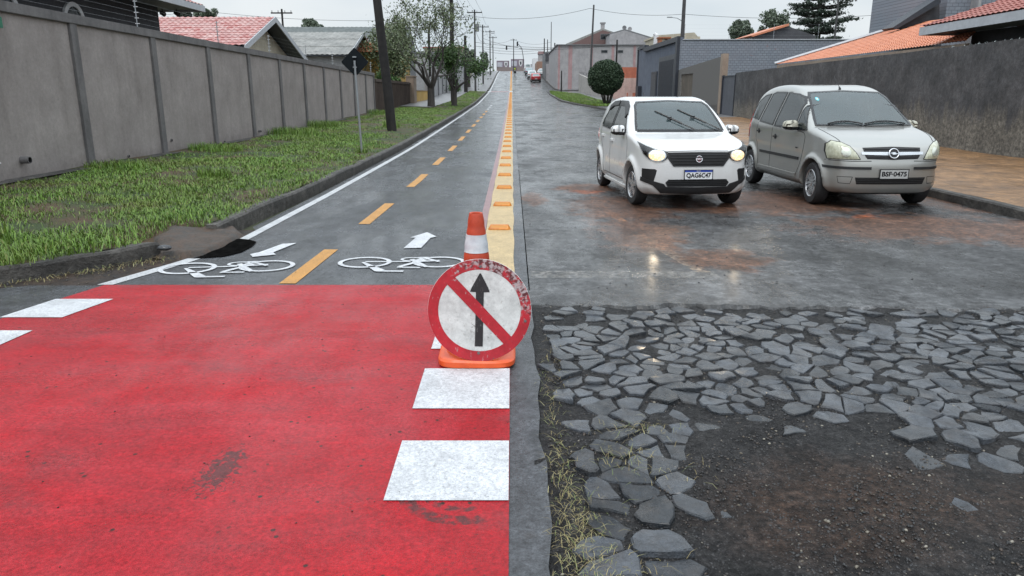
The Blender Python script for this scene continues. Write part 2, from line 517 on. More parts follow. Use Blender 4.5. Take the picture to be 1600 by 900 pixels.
def plate_part(parent, f, y, z, w, h, mats, txt, bg, band=None, size=.075, x_guess=None, tilt=0.0, face=1, gap=.012):
    """licence plate standing just off the body at (y,z) on front (face=1) or rear (-1)"""
    O = np.array([[3.0 * face, y, z + h / 2], [3.0 * face, y, z - h / 2]])
    S = march(f, O, np.tile(np.array([-1.0 * face, 0, 0]), (2, 1)))
    xx = (max(S[:, 0]) if face > 0 else min(S[:, 0])) + gap * face
    mb = MB(); mb.box((xx, y, z), (.006, w, h))
    pl = mb.build('licence_plate', bg, parent, bevel=.002)
    fr = MB()
    for zz in (z - h / 2, z + h / 2): fr.box((xx + .001 * face, y, zz), (.012, w + .016, .008))
    for yy in (y - w / 2, y + w / 2): fr.box((xx + .001 * face, yy, z), (.012, .008, h))
    fr.build('plate_frame', mats['trim'], pl)
    if band is not None:
        b = MB(); b.box((xx + .0045 * face, y, z + h * .39), (.002, w * .98, h * .2)); b.build('header_band', band, pl)
        vs, fs = text_mesh('BRASIL', h * .16, .0008, .0005)
        t = MB(); t.add([(xx + .0068 * face, y + v.x * face, z + h * .39 + v.y) for v in vs], fs); t.build('country_name', mats['white'], pl)
    vs, fs = text_mesh(txt, size, .001, .003)
    wx = max(v.x for v in vs) - min(v.x for v in vs); k = w * .88 / wx
    dz = -h * .09 if band is not None else -h * .02
    t = MB(); t.add([(xx + .005 * face, y + v.x * k * face, z + dz + v.y) for v in vs], fs)
    t.build('plate_number', mats['ink'], pl)
    return pl

def cut_arches(f, axles, rw, ymin=.5):
    def g(x, y, z):
        v = f(x, y, z)
        for xa, zc in axles:
            d = np.sqrt((x - xa) ** 2 + (z - zc) ** 2) - rw
            v = smax(v, -np.maximum(d, ymin - np.abs(y)), .012)
        return v
    return g
def make_body(side_pts, plan_pts, tum, warp_front, warp_rear, flares, k_side=.09):
    side = crom(side_pts, 8); T1 = Table(side, -2.6, 2.6, -.2, 2.2)
    half = crom(plan_pts, 8, closed=False); full = np.concatenate([half, half[::-1][1:-1] * np.array([1, -1])])
    T2 = Table(full, -2.6, 2.6, -1.3, 1.3)
    def f(x, y, z):
        ay = np.abs(y)
        w = np.where(x > 0, warp_front, -warp_rear) * y * y * np.clip(np.abs(x) / .8, 0, 1)
        s = T1(x + w, z)
        t = tum(z, x)
        for xa, zc, amt in flares:
            d = np.sqrt((x - xa) ** 2 + (z - zc) ** 2)
            t = t - amt * np.exp(-((d - .37) / .055) ** 2) - amt * .5 * np.exp(-((d - .30) / .1) ** 2)
        p = T2(x, ay + t)
        return smax(s, p, k_side)
    return f
CM = {}
def car_mats():
    CM['tyre'] = plain('tyre_rubber', (.018, .018, .02), .75, .25, 14, bump=.35, bscale=90)
    CM['rim'] = plain('alloy_silver', (.55, .56, .58), .28, .12, 12, metallic=.85)
    CM['dark'] = plain('dark_hub', (.012, .012, .013), .7, .2)
    CM['trim'] = plain('black_plastic', (.016, .017, .019), .42, .25, 20, bump=.1, bscale=200)
    CM['mesh'] = plain('grille_black', (.008, .008, .009), .5, .3)
    CM['chrome'] = plain('chrome', (.75, .77, .8), .12, .05, metallic=1.0)
    CM['white'] = plain('plate_white', (.72, .74, .76), .4, .06)
    CM['ink'] = plain('plate_ink', (.01, .01, .012), .5, .1)
    CM['greyplate'] = plain('plate_grey', (.42, .43, .43), .4, .08)
    CM['blue'] = plain('plate_blue', (.01, .05, .35), .4, .05)
    CM['red'] = plain('tail_red', (.4, .01, .01), .2, .1, coat=1)
    CM['seat'] = plain('seat_cloth', (.035, .037, .042), .9, .3, 30)
    CM['dash'] = plain('dash_grey', (.03, .032, .035), .7, .2)
    CM['glass'] = glass_mat('windscreen_glass', tint=(.58, .68, .70), trans=.22)
    CM['sideglass'] = glass_mat('side_glass', tint=(.12, .14, .15), trans=.08)
    CM['frit'] = plain('glass_border', (.01, .011, .013), .25, .1)
    CM['seam'] = plain('panel_gap', (.01, .01, .01), .8, .1)
    CM['wood'] = None
    # clear lens, lit lamp
    s = NT('lamp_lens')
    s.t.nodes.remove(s.b)
    tr = s.n('ShaderNodeBsdfTransparent'); tr.inputs[0].default_value = (.88, .9, .9, 1)
    gl = s.n('ShaderNodeBsdfGlossy'); gl.inputs['Roughness'].default_value = .03
    mx = s.n('ShaderNodeMixShader'); fr = s.n('ShaderNodeFresnel'); fr.inputs['IOR'].default_value = 1.6
    s.link(fr.outputs[0], mx.inputs[0]); s.link(tr.outputs[0], mx.inputs[1]); s.link(gl.outputs[0], mx.inputs[2]); s.link(mx.outputs[0], s.out.inputs[0])
    CM['lens'] = s.m
    s = NT('aged_lens')
    nz = s.noise(25, 4)
    s.set(Base_Color=s.ramp(nz, [(.3, (.36, .37, .27)), (.7, (.55, .56, .44))]), Roughness=.12, Coat_Weight=1.0)
    wv = s.n('ShaderNodeTexWave', wave_type='BANDS', bands_direction='Y'); wv.inputs['Scale'].default_value = 9; s.link(s.coord(), wv.inputs[0])
    s.bump(wv.outputs['Fac'], .25, .01)
    CM['agedlens'] = s.m
    s = NT('lamp_bulb_lit')
    s.set(Base_Color=(.9, .8, .6), Emission_Color=s.ramp(s.voro(48), [(.1, (1, .93, .78)), (.45, (1, .72, .42)), (.7, (.75, .42, .2))]), Emission_Strength=1.4)
    CM['lit'] = s.m

def std_tumble(z0, slope, low=.35):
    def tum(z, x):
        a = np.clip(z - z0, 0, None)
        t = slope * (a - .10 * (1 - np.exp(-a / .10)))      # eases in above the belt
        b = np.clip(low + .1 - z, 0, None)
        return t + .9 * b * b + .35 * np.clip(.3 - z, 0, None)
    return tum
def build_car(S, root, h=.02):
    paint = S['paint']; mats = dict(CM); mats['paint'] = paint
    f0 = make_body(S['side'], S['plan'], S['tumble'], S['wf'], S['wr'], [(xa, S['r'], S['flare']) for xa in S['axles']], S.get('k', .09))
    f = f0
    for cutp in S.get('recess', []):      # (outline yz, depth, xmin)
        T = Table(crom(cutp[0], 1) , -1.2, 1.2, -.1, 1.8)
        def f(x, y, z, f=f, T=T, d=cutp[1]):
            m = smax(T(y, z), -f0(x, y, z) - d, .01)
            m = np.maximum(m, .4 - x)
            return smax(f(x, y, z), -m, .008)
    fsurf = f
    f = cut_arches(f, [(xa, S['r'] + .01) for xa in S['axles']], S['r'] + .045, S['halfw'] - .27)
    fsurf2 = f
    if S.get('hollow', True):
        zc = S['cav_z']
        cx0, cx1 = S['cav_x']
        Tw = Table(S['ws'], -1.2, 1.2, -.1, 2.0)
        sidew = [Table(w, -2.6, 2.6, -.2, 2.2) for w in S['sidewin']]
        def f(x, y, z, f=f):
            cav = np.maximum.reduce([f0(x, y, z) + .05, zc - z, cx0 - x, x - cx1])
            v = np.maximum(f(x, y, z), -cav)
            v = np.maximum(v, -np.maximum.reduce([Tw(y, z) + .012, .12 - x, f0(x, y, z) - .02, -f0(x, y, z) - .15]))
            for T in sidew:
                v = np.maximum(v, -np.maximum(T(x, z) + .012, .35 - np.abs(y)))
            return v
    hi = S['height'] + .06; L0, L1 = S['ext']
    V, Q = surface_nets(f, (L0 - .06, -S['halfw'] - .08, .08), (L1 + .06, S['halfw'] + .08, hi), h)
    body = np_mesh('body', V, Q, paint, root, smooth=True)
    try: body.data.set_sharp_from_angle(angle=R(50))
    except Exception: pass
    # under-body shadow pan and wheel wells
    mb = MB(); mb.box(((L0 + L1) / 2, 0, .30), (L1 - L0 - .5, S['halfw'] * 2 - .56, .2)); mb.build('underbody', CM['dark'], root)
    return f0, fsurf, fsurf2

def seats(root, xs, half, belt, roof):
    for (sx, ys) in xs:
        for sy in ys:
            m = MB(); m.box((sx, sy, belt - .15), (.12, .46, .6), ry=-.2); m.box((sx + .25, sy, belt - .42), (.5, .48, .16))
            st = m.build('seat', CM['seat'], root, bevel=.04, smooth=True)
            hd = MB(); hd.box((sx - .08, sy, belt + .24), (.09, .27, .18), ry=-.15); hd.build('headrest', CM['seat'], st, bevel=.035, smooth=True)

def both(o): return [o, [(-a, b) for a, b in o][::-1]]

# ------------------------------------------------------------ small white hatchback with its lamps lit
def make_hatchback():
    root = thing('hatchback_car', 'white five-door hatchback with lit headlights and raised wipers driving on the wet road', 'car')
    paint = car_paint('paint_white', (.66, .67, .675), 0, .22, .35)
    side = [(1.62, .20), (1.74, .23), (1.80, .33), (1.825, .48), (1.82, .60), (1.805, .70), (1.78, .785), (1.73, .83), (1.62, .88), (1.42, .935), (1.2, .975), (1.0, 1.01), (.93, 1.03), (.93, 1.03), (.70, 1.19), (.45, 1.345), (.22, 1.455), (.02, 1.505), (-.3, 1.535), (-.75, 1.525), (-1.15, 1.47), (-1.42, 1.38), (-1.50, 1.32), (-1.62, 1.05), (-1.68, .85), (-1.72, .55), (-1.70, .32), (-1.62, .22), (-1.2, .20), (0, .19), (1.2, .19)]
    plan = [(1.80, 0), (1.795, .25), (1.77, .48), (1.70, .65), (1.57, .745), (1.38, .785), (1.15, .795), (.6, .80), (-.6, .80), (-1.15, .795), (-1.42, .755), (-1.58, .66), (-1.68, .48), (-1.71, .25), (-1.72, 0)]
    ws = np.array([(-.665, 1.055), (.665, 1.055), (.645, 1.16), (.575, 1.40), (.52, 1.455), (0, 1.475), (-.52, 1.455), (-.575, 1.40), (-.645, 1.16)])
    w1 = [(.70, 1.035), (.42, 1.25), (.26, 1.37), (.12, 1.425), (-.24, 1.435), (-.25, 1.02)]
    w2 = [(-.34, 1.03), (-.33, 1.435), (-.70, 1.42), (-.90, 1.35), (-1.04, 1.16), (-1.05, 1.09), (-.98, 1.055)]
    gr = [(-.44, .79), (0, .795), (.44, .79), (.425, .72), (.345, .618), (-.345, .618), (-.425, .72)]
    low = [(-.40, .425), (.40, .425), (.44, .385), (.41, .335), (-.41, .335), (-.44, .385)]
    fogs = both([(-.745, .57), (-.60, .57), (-.575, .55), (-.59, .48), (-.61, .40), (-.745, .40)])
    S = dict(paint=paint, side=side, plan=plan, tumble=std_tumble(.93, .40), wf=.14, wr=.14, axles=(1.15, -1.15), r=.29, flare=.032,
             height=1.55, halfw=.83, ext=(-1.75, 1.85), cav_z=.80, cav_x=(-1.45, .86), ws=ws, sidewin=[w1, w2], k=.08,
             recess=[])
    f0, fs, fs2 = build_car(S, root)
    M = CM
    patch(f0, ws, 'front', 'windscreen', M['glass'], root, off=.006, thick=.004)
    wso = ws * np.array([1.02, 1]); wso[:, 1] = (ws[:, 1] - 1.25) * 1.03 + 1.25
    wsi = ws * np.array([.965, 1]); wsi[:, 1] = (ws[:, 1] - 1.25) * .94 + 1.25
    patch(f0, wso, 'front', 'windscreen_border', M['frit'], root, off=.009, thick=.01, hole=[wsi], grid=.03)
    for sd, nm in (('side-', 0), ('side+', 1)):
        for w, dn in ((w1, 'door'), (w2, 'rear_door')):
            ww = np.array(w); c = ww.mean(0)
            g = patch(f0, ww, sd, 'side_window', M['sideglass'], root, off=.004, thick=.004)
            wo = (ww - c) * 1.06 + c; wi = (ww - c) * .95 + c
            patch(f0, wo, sd, 'window_frame', M['frit'], g, off=.009, thick=.012, hole=[wi], grid=.03)
            # rain deflector along the upper edge
            up = [p for p in w if p[1] > 1.2] if dn == 'door' else [p for p in w if p[1] > 1.3]
            up = np.array(up if dn == 'door' else up)
            patch(f0, strip_poly(up, .075), sd, 'rain_deflector', M['trim'], root, off=.022, thick=.026, grid=.03)
        # door gaps, handles, sill
        for pts in ([(.78, .98), (.86, .85), (.80, .45), (.62, .32)], [(-.29, 1.0), (-.31, .7), (-.31, .32)], [(-1.04, 1.06), (-1.0, .85), (-.82, .62), (-.74, .40), (-.74, .32)], [(.62, .315), (-.74, .315)]):
            patch(fs2, strip_poly(crom(pts, 6, closed=False) if len(pts) > 2 else pts, .009), sd, 'door_gap', M['seam'], root, off=.0015, thick=.003, grid=.03)
        for hx, hz in ((-.16, .86), (-.88, .90)):
            patch(f0, [(hx - .075, hz - .018), (hx + .075, hz - .014), (hx + .075, hz + .016), (hx - .07, hz + .022)], sd, 'door_handle', paint, root, off=.028, thick=.03, grid=.02)
        sy = -1 if sd == 'side-' else 1
        mirror_part(root, .60, sy * .79, 1.05, sy, dict(M, paint=paint), size=(.14, .22, .15))
        m = MB(); m.box((0, sy * .755, .215), (1.55, .07, .07)); m.build('side_skirt', paint, root, bevel=.02, smooth=True)
    # front
    patch(fs, [(a * .985, .71 + (b - .71) * .96) for a, b in gr], 'front', 'grille', M['mesh'], root, off=.004, thick=.01)
    for zz, hw in ((.765, .40), (.73, .40), (.690, .38), (.650, .35)):
        patch(f0, [(-hw, zz - .007), (hw, zz - .007), (hw, zz + .007), (-hw, zz + .007)], 'front', 'grille_bar', M['trim'], root, off=.016, thick=.02, grid=.04)
    patch(fs, low, 'front', 'lower_intake', M['mesh'], root, off=.003, thick=.01)
    for zz in (.40, .375, .35):
        patch(f0, [(-.42, zz - .004), (.42, zz - .004), (.42, zz + .004), (-.42, zz + .004)], 'front', 'intake_bar', M['trim'], root, off=.014, thick=.015, grid=.05)
    for gout in (gr, low):
        g2 = np.array(gout); c2 = g2.mean(0)
        patch(f0, (g2 - c2) * np.array([1.03, 1.09]) + c2, 'front', 'grille_surround', M['trim'], root, off=.010, thick=.014, hole=[(g2 - c2) * np.array([.975, .93]) + c2], grid=.03)
    for fg in fogs:
        patch(fs, fg, 'front', 'fog_recess', M['mesh'], root, off=.003, thick=.01)
    tl = [(-.755, .455), (-.70, .425), (-.60, .40), (-.47, .365), (-.44, .325), (0, .318), (.44, .325), (.47, .365), (.60, .40), (.70, .425), (.755, .455), (.76, .40), (.62, .345), (.57, .30), (.50, .235), (0, .222), (-.50, .235), (-.57, .30), (-.62, .345), (-.76, .40)]
    patch(f0, tl, 'front', 'lower_trim', M['trim'], root, off=.01, thick=.02)
    for sgn in (-1, 1):
        hl = [(sgn * a, b) for a, b in [(.43, .805), (.60, .835), (.70, .88), (.765, .925), (.76, .86), (.735, .775), (.68, .71), (.60, .672), (.50, .68), (.445, .715)]]
        ob = patch(f0, hl, 'front', 'headlight', M['frit'], root, off=.005, thick=.012)
        # reflector bowl, lit
        yy, zz, rx, rz = sgn * .575, .752, .105, .066
        el = [(yy + rx * math.cos(t) * (1 if math.cos(t) * sgn > 0 else .95), zz + rz * math.sin(t)) for t in np.linspace(0, 2 * math.pi, 22)[:-1]]
        patch(f0, el, 'front', 'lamp', M['lit'], ob, off=.010, thick=.008, grid=.02)
        ri = [(yy + (rx + .013) * math.cos(t), zz + (rz + .012) * math.sin(t)) for t in np.linspace(0, 2 * math.pi, 26)[:-1]]
        patch(f0, ri, 'front', 'lamp_ring', M['chrome'], ob, off=.0085, thick=.006, hole=[el], grid=.02)
        patch(f0, hl, 'front', 'lens', M['lens'], ob, off=.016, thick=.004, bulge=.012)
    patch(f0, [(-.43, .808), (0, .814), (.43, .808), (.43, .816), (0, .822), (-.43, .816)], 'front', 'bonnet_gap', M['seam'], root, off=.002, thick=.003, grid=.03)
    # cowl strip
    patch(f0, [(-.66, 1.03), (.66, 1.03), (.64, 1.062), (-.64, 1.062)], 'front', 'cowl', M['trim'], root, off=.006, thick=.01)
    # badge
    S_ = march(f0, np.array([[3.0, 0, .71]]), np.array([[-1., 0, 0]]))[0]
    Mx = Matrix.Translation((S_[0] + .01, 0, .71)) @ Matrix.Rotation(R(90 - 12), 4, 'Y')
    b = MB(); b.lathe([(.047, -.012), (.05, .002), (.047, .006), (.040, .006), (.038, .003)], 32, M=Mx)
    bd = b.build('badge', CM['chrome'], root, smooth=True)
    b = MB(); b.lathe([(.0385, .002), (.001, .004)], 32, M=Mx); b.build('badge_field', plain('badge_crimson', (.22, .01, .03), .3, .1, coat=1), bd)
    vs, fc = text_mesh('FIAT', .034, .001, .0006)
    t = MB(); t.add([Mx @ (Matrix.Rotation(R(90), 4, 'Z') @ Vector((v.x, v.y, v.z + .0055))) for v in vs], fc); t.build('badge_lettering', CM['chrome'], bd)
    plate_part(root, f0, 0.0, .495, .40, .13, M, 'QAG6C47', CM['white'], band=CM['blue'], size=.085)
    # wipers, up at mid sweep
    for (y0, ang, ln) in ((.60, 60, .66), (.20, 60, .60)):
        pts = []
        for k in range(9):
            t = k / 8 * ln
            pts.append((y0 - t * math.sin(R(ang)), 1.045 + t * math.cos(R(ang)) * .85))
        pp = np.array(pts)
        Sf = march(f0, np.stack([np.full(9, 3.0), pp[:, 0], pp[:, 1]], 1), np.tile([-1., 0, 0], (9, 1)))
        g, _ = grad(f0, Sf)
        line = Sf + g * .032
        arm = MB(); arm.tube([tuple(p) for p in line[:6]], [.011, .009, .008, .008, .007, .007], 6)
        ar = arm.build('wiper_arm', M['trim'], root)
        # blade: parallel, centred on the arm's end
        c = line[5]; d = (line[8] - line[3]); d /= np.linalg.norm(d)
        bl = MB()
        bp = [c + d * s_ for s_ in np.linspace(-.24, .24, 9)]
        bp = np.array(bp); O = bp + np.array([1.0, 0, 0]); Sb = march(f0, O, np.tile([-1., 0, 0], (9, 1))); gb, _ = grad(f0, Sb)
        bl.tube([tuple(p) for p in Sb + gb * .014], .010, 6); bl.box(tuple(c), (.03, .06, .03))
        bl.build('wiper_blade', M['trim'], ar)
    for x_, sg in ((1.15, -1), (1.15, 1), (-1.15, -1), (-1.15, 1)):
        wheel(root, x_, sg * .70, .29, .175, 'five', M, steer=R(4) if x_ > 0 else 0, side=sg)
    seats(root, [(-.05, (-.34, .34)), (-.85, (-.34, .34))], .3, 1.02, 1.5)
    m = MB(); m.box((.72, 0, .93), (.30, 1.28, .22)); m.build('dashboard', CM['dash'], root, bevel=.05, smooth=True)
    m = MB(); m.lathe([(.18 + .014 * math.cos(t), .014 * math.sin(t)) for t in np.linspace(0, 2 * math.pi, 9)], 24, M=Matrix.Translation((.50, .34, 1.0)) @ Matrix.Rotation(R(-65), 4, 'Y')); m.build('steering_wheel', CM['dash'], root, smooth=True)
    m = MB(); m.box((.30, 0, 1.37), (.03, .22, .07)); m.build('rear_view_mirror', CM['dark'], root, bevel=.012)
    # rear lamps and hatch
    for sgn in (-1, 1):
        patch(f0, [(sgn * a, b) for a, b in [(.52, .98), (.74, 1.0), (.77, .85), (.72, .74), (.55, .76)]], 'rear', 'tail_light', M['red'], root, off=.01, thick=.02)
    patch(f0, [(-.5, 1.08), (.5, 1.08), (.42, 1.36), (-.42, 1.36)], 'rear', 'rear_window', M['frit'], root, off=.006, thick=.01)
    m = MB(); m.tube([(-1.25, 0, 1.46), (-1.32, 0, 1.56), (-1.36, 0, 1.60)], .006, 6); m.build('aerial', M['trim'], root)
    return root

# ------------------------------------------------------------ silver compact people carrier
def make_minivan():
    root = thing('minivan', 'silver compact people carrier with cloudy headlights parked beside the kerb', 'car')
    paint = car_paint('paint_silver', (.385, .388, .372), .65, .28, .22)
    side = [(1.85, .22), (1.97, .26), (2.03, .36), (2.055, .50), (2.05, .62), (2.01, .70), (1.965, .80), (1.88, .90), (1.72, .985), (1.5, 1.045), (1.27, 1.09), (1.15, 1.11), (1.15, 1.11), (.92, 1.26), (.66, 1.42), (.42, 1.55), (.20, 1.64), (-.1, 1.70), (-.5, 1.725), (-1.0, 1.71), (-1.4, 1.64), (-1.68, 1.50), (-1.80, 1.32), (-1.88, 1.0), (-1.95, .8), (-1.97, .5), (-1.94, .32), (-1.85, .24), (-1.3, .22), (0, .21), (1.2, .21)]
    plan = [(2.03, 0), (2.02, .28), (1.97, .52), (1.87, .68), (1.70, .78), (1.5, .815), (1.3, .825), (.6, .835), (-.6, .835), (-1.3, .825), (-1.6, .78), (-1.80, .68), (-1.92, .48), (-1.96, .25), (-1.97, 0)]
    ws = np.array([(-.72, 1.13), (0, 1.12), (.72, 1.13), (.70, 1.22), (.60, 1.54), (.56, 1.60), (0, 1.625), (-.56, 1.60), (-.60, 1.54), (-.70, 1.22)])
    wq = [(.99, 1.06), (.62, 1.42), (.60, 1.40), (.60, 1.05)]
    w1 = [(.53, 1.06), (.53, 1.44), (.40, 1.53), (.20, 1.575), (-.22, 1.60), (-.30, 1.07)]
    w2 = [(-.39, 1.08), (-.31, 1.60), (-.75, 1.605), (-.90, 1.58), (-1.02, 1.12)]
    w3 = [(-1.11, 1.14), (-.99, 1.575), (-1.22, 1.55), (-1.42, 1.47), (-1.60, 1.25), (-1.64, 1.18)]
    gr = [(-.415, .86), (0, .875), (.415, .86), (.39, .745), (.36, .705), (0, .695), (-.36, .705), (-.39, .745)]
    low = [(-.50, .455), (.50, .455), (.47, .36), (-.47, .36)]
    S = dict(paint=paint, side=side, plan=plan, tumble=std_tumble(.98, .36), wf=.16, wr=.14, axles=(1.315, -1.315), r=.305, flare=.03,
             height=1.74, halfw=.87, ext=(-2.0, 2.07), cav_z=.85, cav_x=(-1.7, 1.05), ws=ws, sidewin=[w1, w2, w3, wq], k=.10,
             recess=[])
    f0, fs, fs2 = build_car(S, root)
    M = CM
    patch(f0, ws, 'front', 'windscreen', M['glass'], root, off=.006, thick=.004)
    wso = ws * np.array([1.015, 1]); wso[:, 1] = (ws[:, 1] - 1.37) * 1.025 + 1.37
    wsi = ws * np.array([.965, 1]); wsi[:, 1] = (ws[:, 1] - 1.37) * .95 + 1.37
    patch(f0, wso, 'front', 'windscreen_border', M['frit'], root, off=.009, thick=.01, hole=[wsi], grid=.03)
    for sd in ('side-', 'side+'):
        sy = -1 if sd == 'side-' else 1
        for w in (w1, w2, w3, wq):
            ww = np.array(w); c = ww.mean(0)
            g = patch(f0, ww, sd, 'side_window', M['sideglass'], root, off=.004, thick=.004)
            wo = (ww - c) * 1.045 + c; wi = (ww - c) * .95 + c
            patch(f0, wo, sd, 'window_frame', M['frit'], g, off=.008, thick=.012, hole=[wi], grid=.03)
        for pts in ([(.66, 1.03), (.93, 1.0), (.95, .85), (.86, .55), (.70, .33)], [(-.35, 1.05), (-.37, .7), (-.37, .33)], [(-1.07, 1.10), (-1.10, .85), (-.98, .70), (-.90, .45), (-.86, .33)], [(.70, .325), (-.86, .325)]):
            patch(fs2, strip_poly(crom(pts, 6, closed=False) if len(pts) > 2 else pts, .009), sd, 'door_gap', M['seam'], root, off=.0015, thick=.003, grid=.03)
        for hx, hz in ((-.19, .90), (-.97, .955)):
            el = [(hx + .05 * math.cos(t), hz + .042 * math.sin(t)) for t in np.linspace(0, 2 * math.pi, 16)[:-1]]
            hd = patch(f0, el, sd, 'door_handle', M['trim'], root, off=.006, thick=.01, grid=.02)
            patch(f0, [(hx - .06, hz - .012), (hx + .06, hz - .012), (hx + .06, hz + .012), (hx - .06, hz + .012)], sd, 'handle_grip', M['trim'], hd, off=.026, thick=.014, grid=.02)
        patch(f0, [(.80, .60), (-.84, .60), (-.84, .645), (.80, .645)], sd, 'rub_strip', M['trim'], root, off=.014, thick=.018, grid=.04)
        patch(f0, strip_poly([(.72, .36), (-.88, .36)], .055), sd, 'side_skirt', paint, root, off=.02, thick=.03, grid=.04)
        mirror_part(root, .62, sy * .835, 1.115, sy, dict(M, paint=plain('mirror_cream', (.42, .41, .34), .35, .1)), size=(.15, .23, .15))
        # small side badge
        m = MB(); m.box((.70, sy * .842, .78), (.07, .004, .018)); 
        m.build('side_badge', CM['trim'], root)
    patch(fs, [(a * .985, .78 + (b - .78) * .97) for a, b in gr], 'front', 'grille', M['mesh'], root, off=.003, thick=.01)
    patch(f0, [(-.43, .765), (0, .755), (.43, .765), (.435, .80), (0, .80), (-.435, .80)], 'front', 'chrome_bar', plain('chrome_bar', (.62, .65, .68), .25, .05, metallic=.7), root, off=.012, thick=.025, grid=.04)
    for zz, hw in ((.84, .38), (.82, .39), (.74, .37), (.72, .36)):
        patch(f0, [(-hw, zz - .004), (hw, zz - .004), (hw, zz + .004), (-hw, zz + .004)], 'front', 'grille_bar', M['trim'], root, off=.012, thick=.015, grid=.05)
    patch(fs, low, 'front', 'lower_intake', M['mesh'], root, off=.003, thick=.01)
    for zz in (.435, .41, .385):
        patch(f0, [(-.47, zz - .005), (.47, zz - .005), (.47, zz + .005), (-.47, zz + .005)], 'front', 'intake_bar', M['trim'], root, off=.012, thick=.015, grid=.05)
    for sgn in (-1, 1):
        st = [(sgn * a, b) for a, b in [(.30, .60), (.55, .60), (.82, .605), (.82, .57), (.55, .565), (.30, .565)]]
        patch(f0, st, 'front', 'bumper_strip', M['trim'], root, off=.012, thick=.018, grid=.04)
        patch(f0, strip_poly([(sgn * a, b) for a, b in [(.30, .68), (.55, .675), (.80, .68)]], .009), 'front', 'bumper_gap', M['seam'], root, off=.0015, thick=.003, grid=.03)
        fog = [(sgn * a, b) for a, b in [(.53, .46), (.70, .46), (.68, .37), (.55, .365)]]
        patch(f0, strip_poly(np.array(fog + [fog[0]]), .008), 'front', 'fog_cover_gap', M['seam'], root, off=.0015, thick=.003, grid=.03)
        hl = [(sgn * a, b) for a, b in [(.445, .70), (.50, .79), (.57, .875), (.66, .925), (.76, .945), (.80, .90), (.80, .80), (.79, .70)]]
        hd = patch(f0, hl, 'front', 'headlight', M['agedlens'], root, off=.004, thick=.012, bulge=.02)
        patch(f0, strip_poly(np.array(hl + [hl[0]]), .010), 'front', 'headlight_gap', M['seam'], hd, off=.005, thick=.006, grid=.03)
        el = [(sgn * .62 + .055 * math.cos(t), .79 + .06 * math.sin(t)) for t in np.linspace(0, 2 * math.pi, 20)[:-1]]
        patch(f0, el, 'front', 'reflector', plain('reflector_silver', (.6, .62, .55), .15, .2, metallic=.6), hd, off=.027, thick=.004, grid=.02, bulge=.01)
        patch(f0, strip_poly(crom([(1.18, sgn * .74), (1.5, sgn * .72), (1.75, sgn * .665)], 6, closed=False), .010), 'top', 'bonnet_gap', M['seam'], root, off=.0015, thick=.003, grid=.03)
    S_ = march(f0, np.array([[3.0, 0, .785]]), np.array([[-1., 0, 0]]))[0]
    Mx = Matrix.Translation((S_[0] + .022, 0, .785)) @ Matrix.Rotation(R(90 - 18), 4, 'Y')
    b = MB(); b.lathe([(.066 + .009 * math.cos(t), .009 * math.sin(t)) for t in np.linspace(0, 2 * math.pi, 11)], 32, M=Mx)
    bd = b.build('badge', CM['chrome'], root, smooth=True)
    b = MB(); b.lathe([(.06, -.004), (.001, -.004)], 24, M=Mx); b.build('badge_field', CM['trim'], bd)
    z_ = [(-.062, .003), (-.01, .016), (.03, .016), (.012, .004), (.062, -.003), (.01, -.016), (-.03, -.016), (-.012, -.004)]
    b = MB(); b.prism([Mx @ Vector((-q[1], q[0], .0)) for q in z_], (Mx.to_3x3() @ Vector((0, 0, .008)))); b.build('badge_emblem', CM['chrome'], bd)
    plate_part(root, f0, .02, .505, .40, .13, M, 'BSF·0475', CM['greyplate'], size=.088)
    # wiper lying at the foot of the glass
    for (ya, yb) in ((.62, -.02), (-.05, -.55)):
        n = 9; pp = np.array([(ya + (yb - ya) * k / 8, 1.135 + .035 * math.sin(k / 8 * math.pi)) for k in range(n)])
        Sf = march(f0, np.stack([np.full(n, 3.0), pp[:, 0], pp[:, 1]], 1), np.tile([-1., 0, 0], (n, 1))); g, _ = grad(f0, Sf)
        arm = MB(); arm.tube([tuple(p) for p in Sf + g * .025], .012, 6); arm.build('wiper', M['trim'], root)
    # round sticker in the corner of the windscreen
    el = [(-.50 + .028 * math.cos(t), 1.50 + .028 * math.sin(t)) for t in np.linspace(0, 2 * math.pi, 16)[:-1]]
    stk = patch(f0, el, 'front', 'sticker', plain('sticker_cyan', (.15, .5, .55), .5, .05), root, off=.0085, thick=.002, grid=.02)
    el = [(-.50 + .012 * math.cos(t), 1.50 + .012 * math.sin(t)) for t in np.linspace(0, 2 * math.pi, 12)[:-1]]
    patch(f0, el, 'front', 'sticker_centre', CM['white'], stk, off=.0105, thick=.002, grid=.02)
    for x_, sg in ((1.315, -1), (1.315, 1), (-1.315, -1), (-1.315, 1)):
        wheel(root, x_, sg * .745, .305, .19, 'six', M, steer=R(-3) if x_ > 0 else 0, side=sg)
    seats(root, [(.0, (-.36, .36)), (-.85, (-.36, .36))], .3, 1.08, 1.6)
    m = MB(); m.box((.86, 0, 1.0), (.34, 1.30, .22)); m.build('dashboard', CM['dash'], root, bevel=.05, smooth=True)
    m = MB(); m.lathe([(.18 + .014 * math.cos(t), .014 * math.sin(t)) for t in np.linspace(0, 2 * math.pi, 9)], 24, M=Matrix.Translation((.60, .36, 1.1)) @ Matrix.Rotation(R(-60), 4, 'Y')); m.build('steering_wheel', CM['dash'], root, smooth=True)
    m = MB(); m.tube([(.16, .0, 1.655), (.13, .0, 1.69)], [.02, .012], 8); m.tube([(.14, 0, 1.68), (-.10, .0, 1.86)], .0035, 5); m.build('aerial', M['trim'], root)
    for sgn in (-1, 1):
        patch(f0, [(sgn * a, b) for a, b in [(.60, 1.3), (.70, 1.3), (.80, 1.0), (.78, .82), (.62, .84)]], 'rear', 'tail_light', M['red'], root, off=.01, thick=.02)
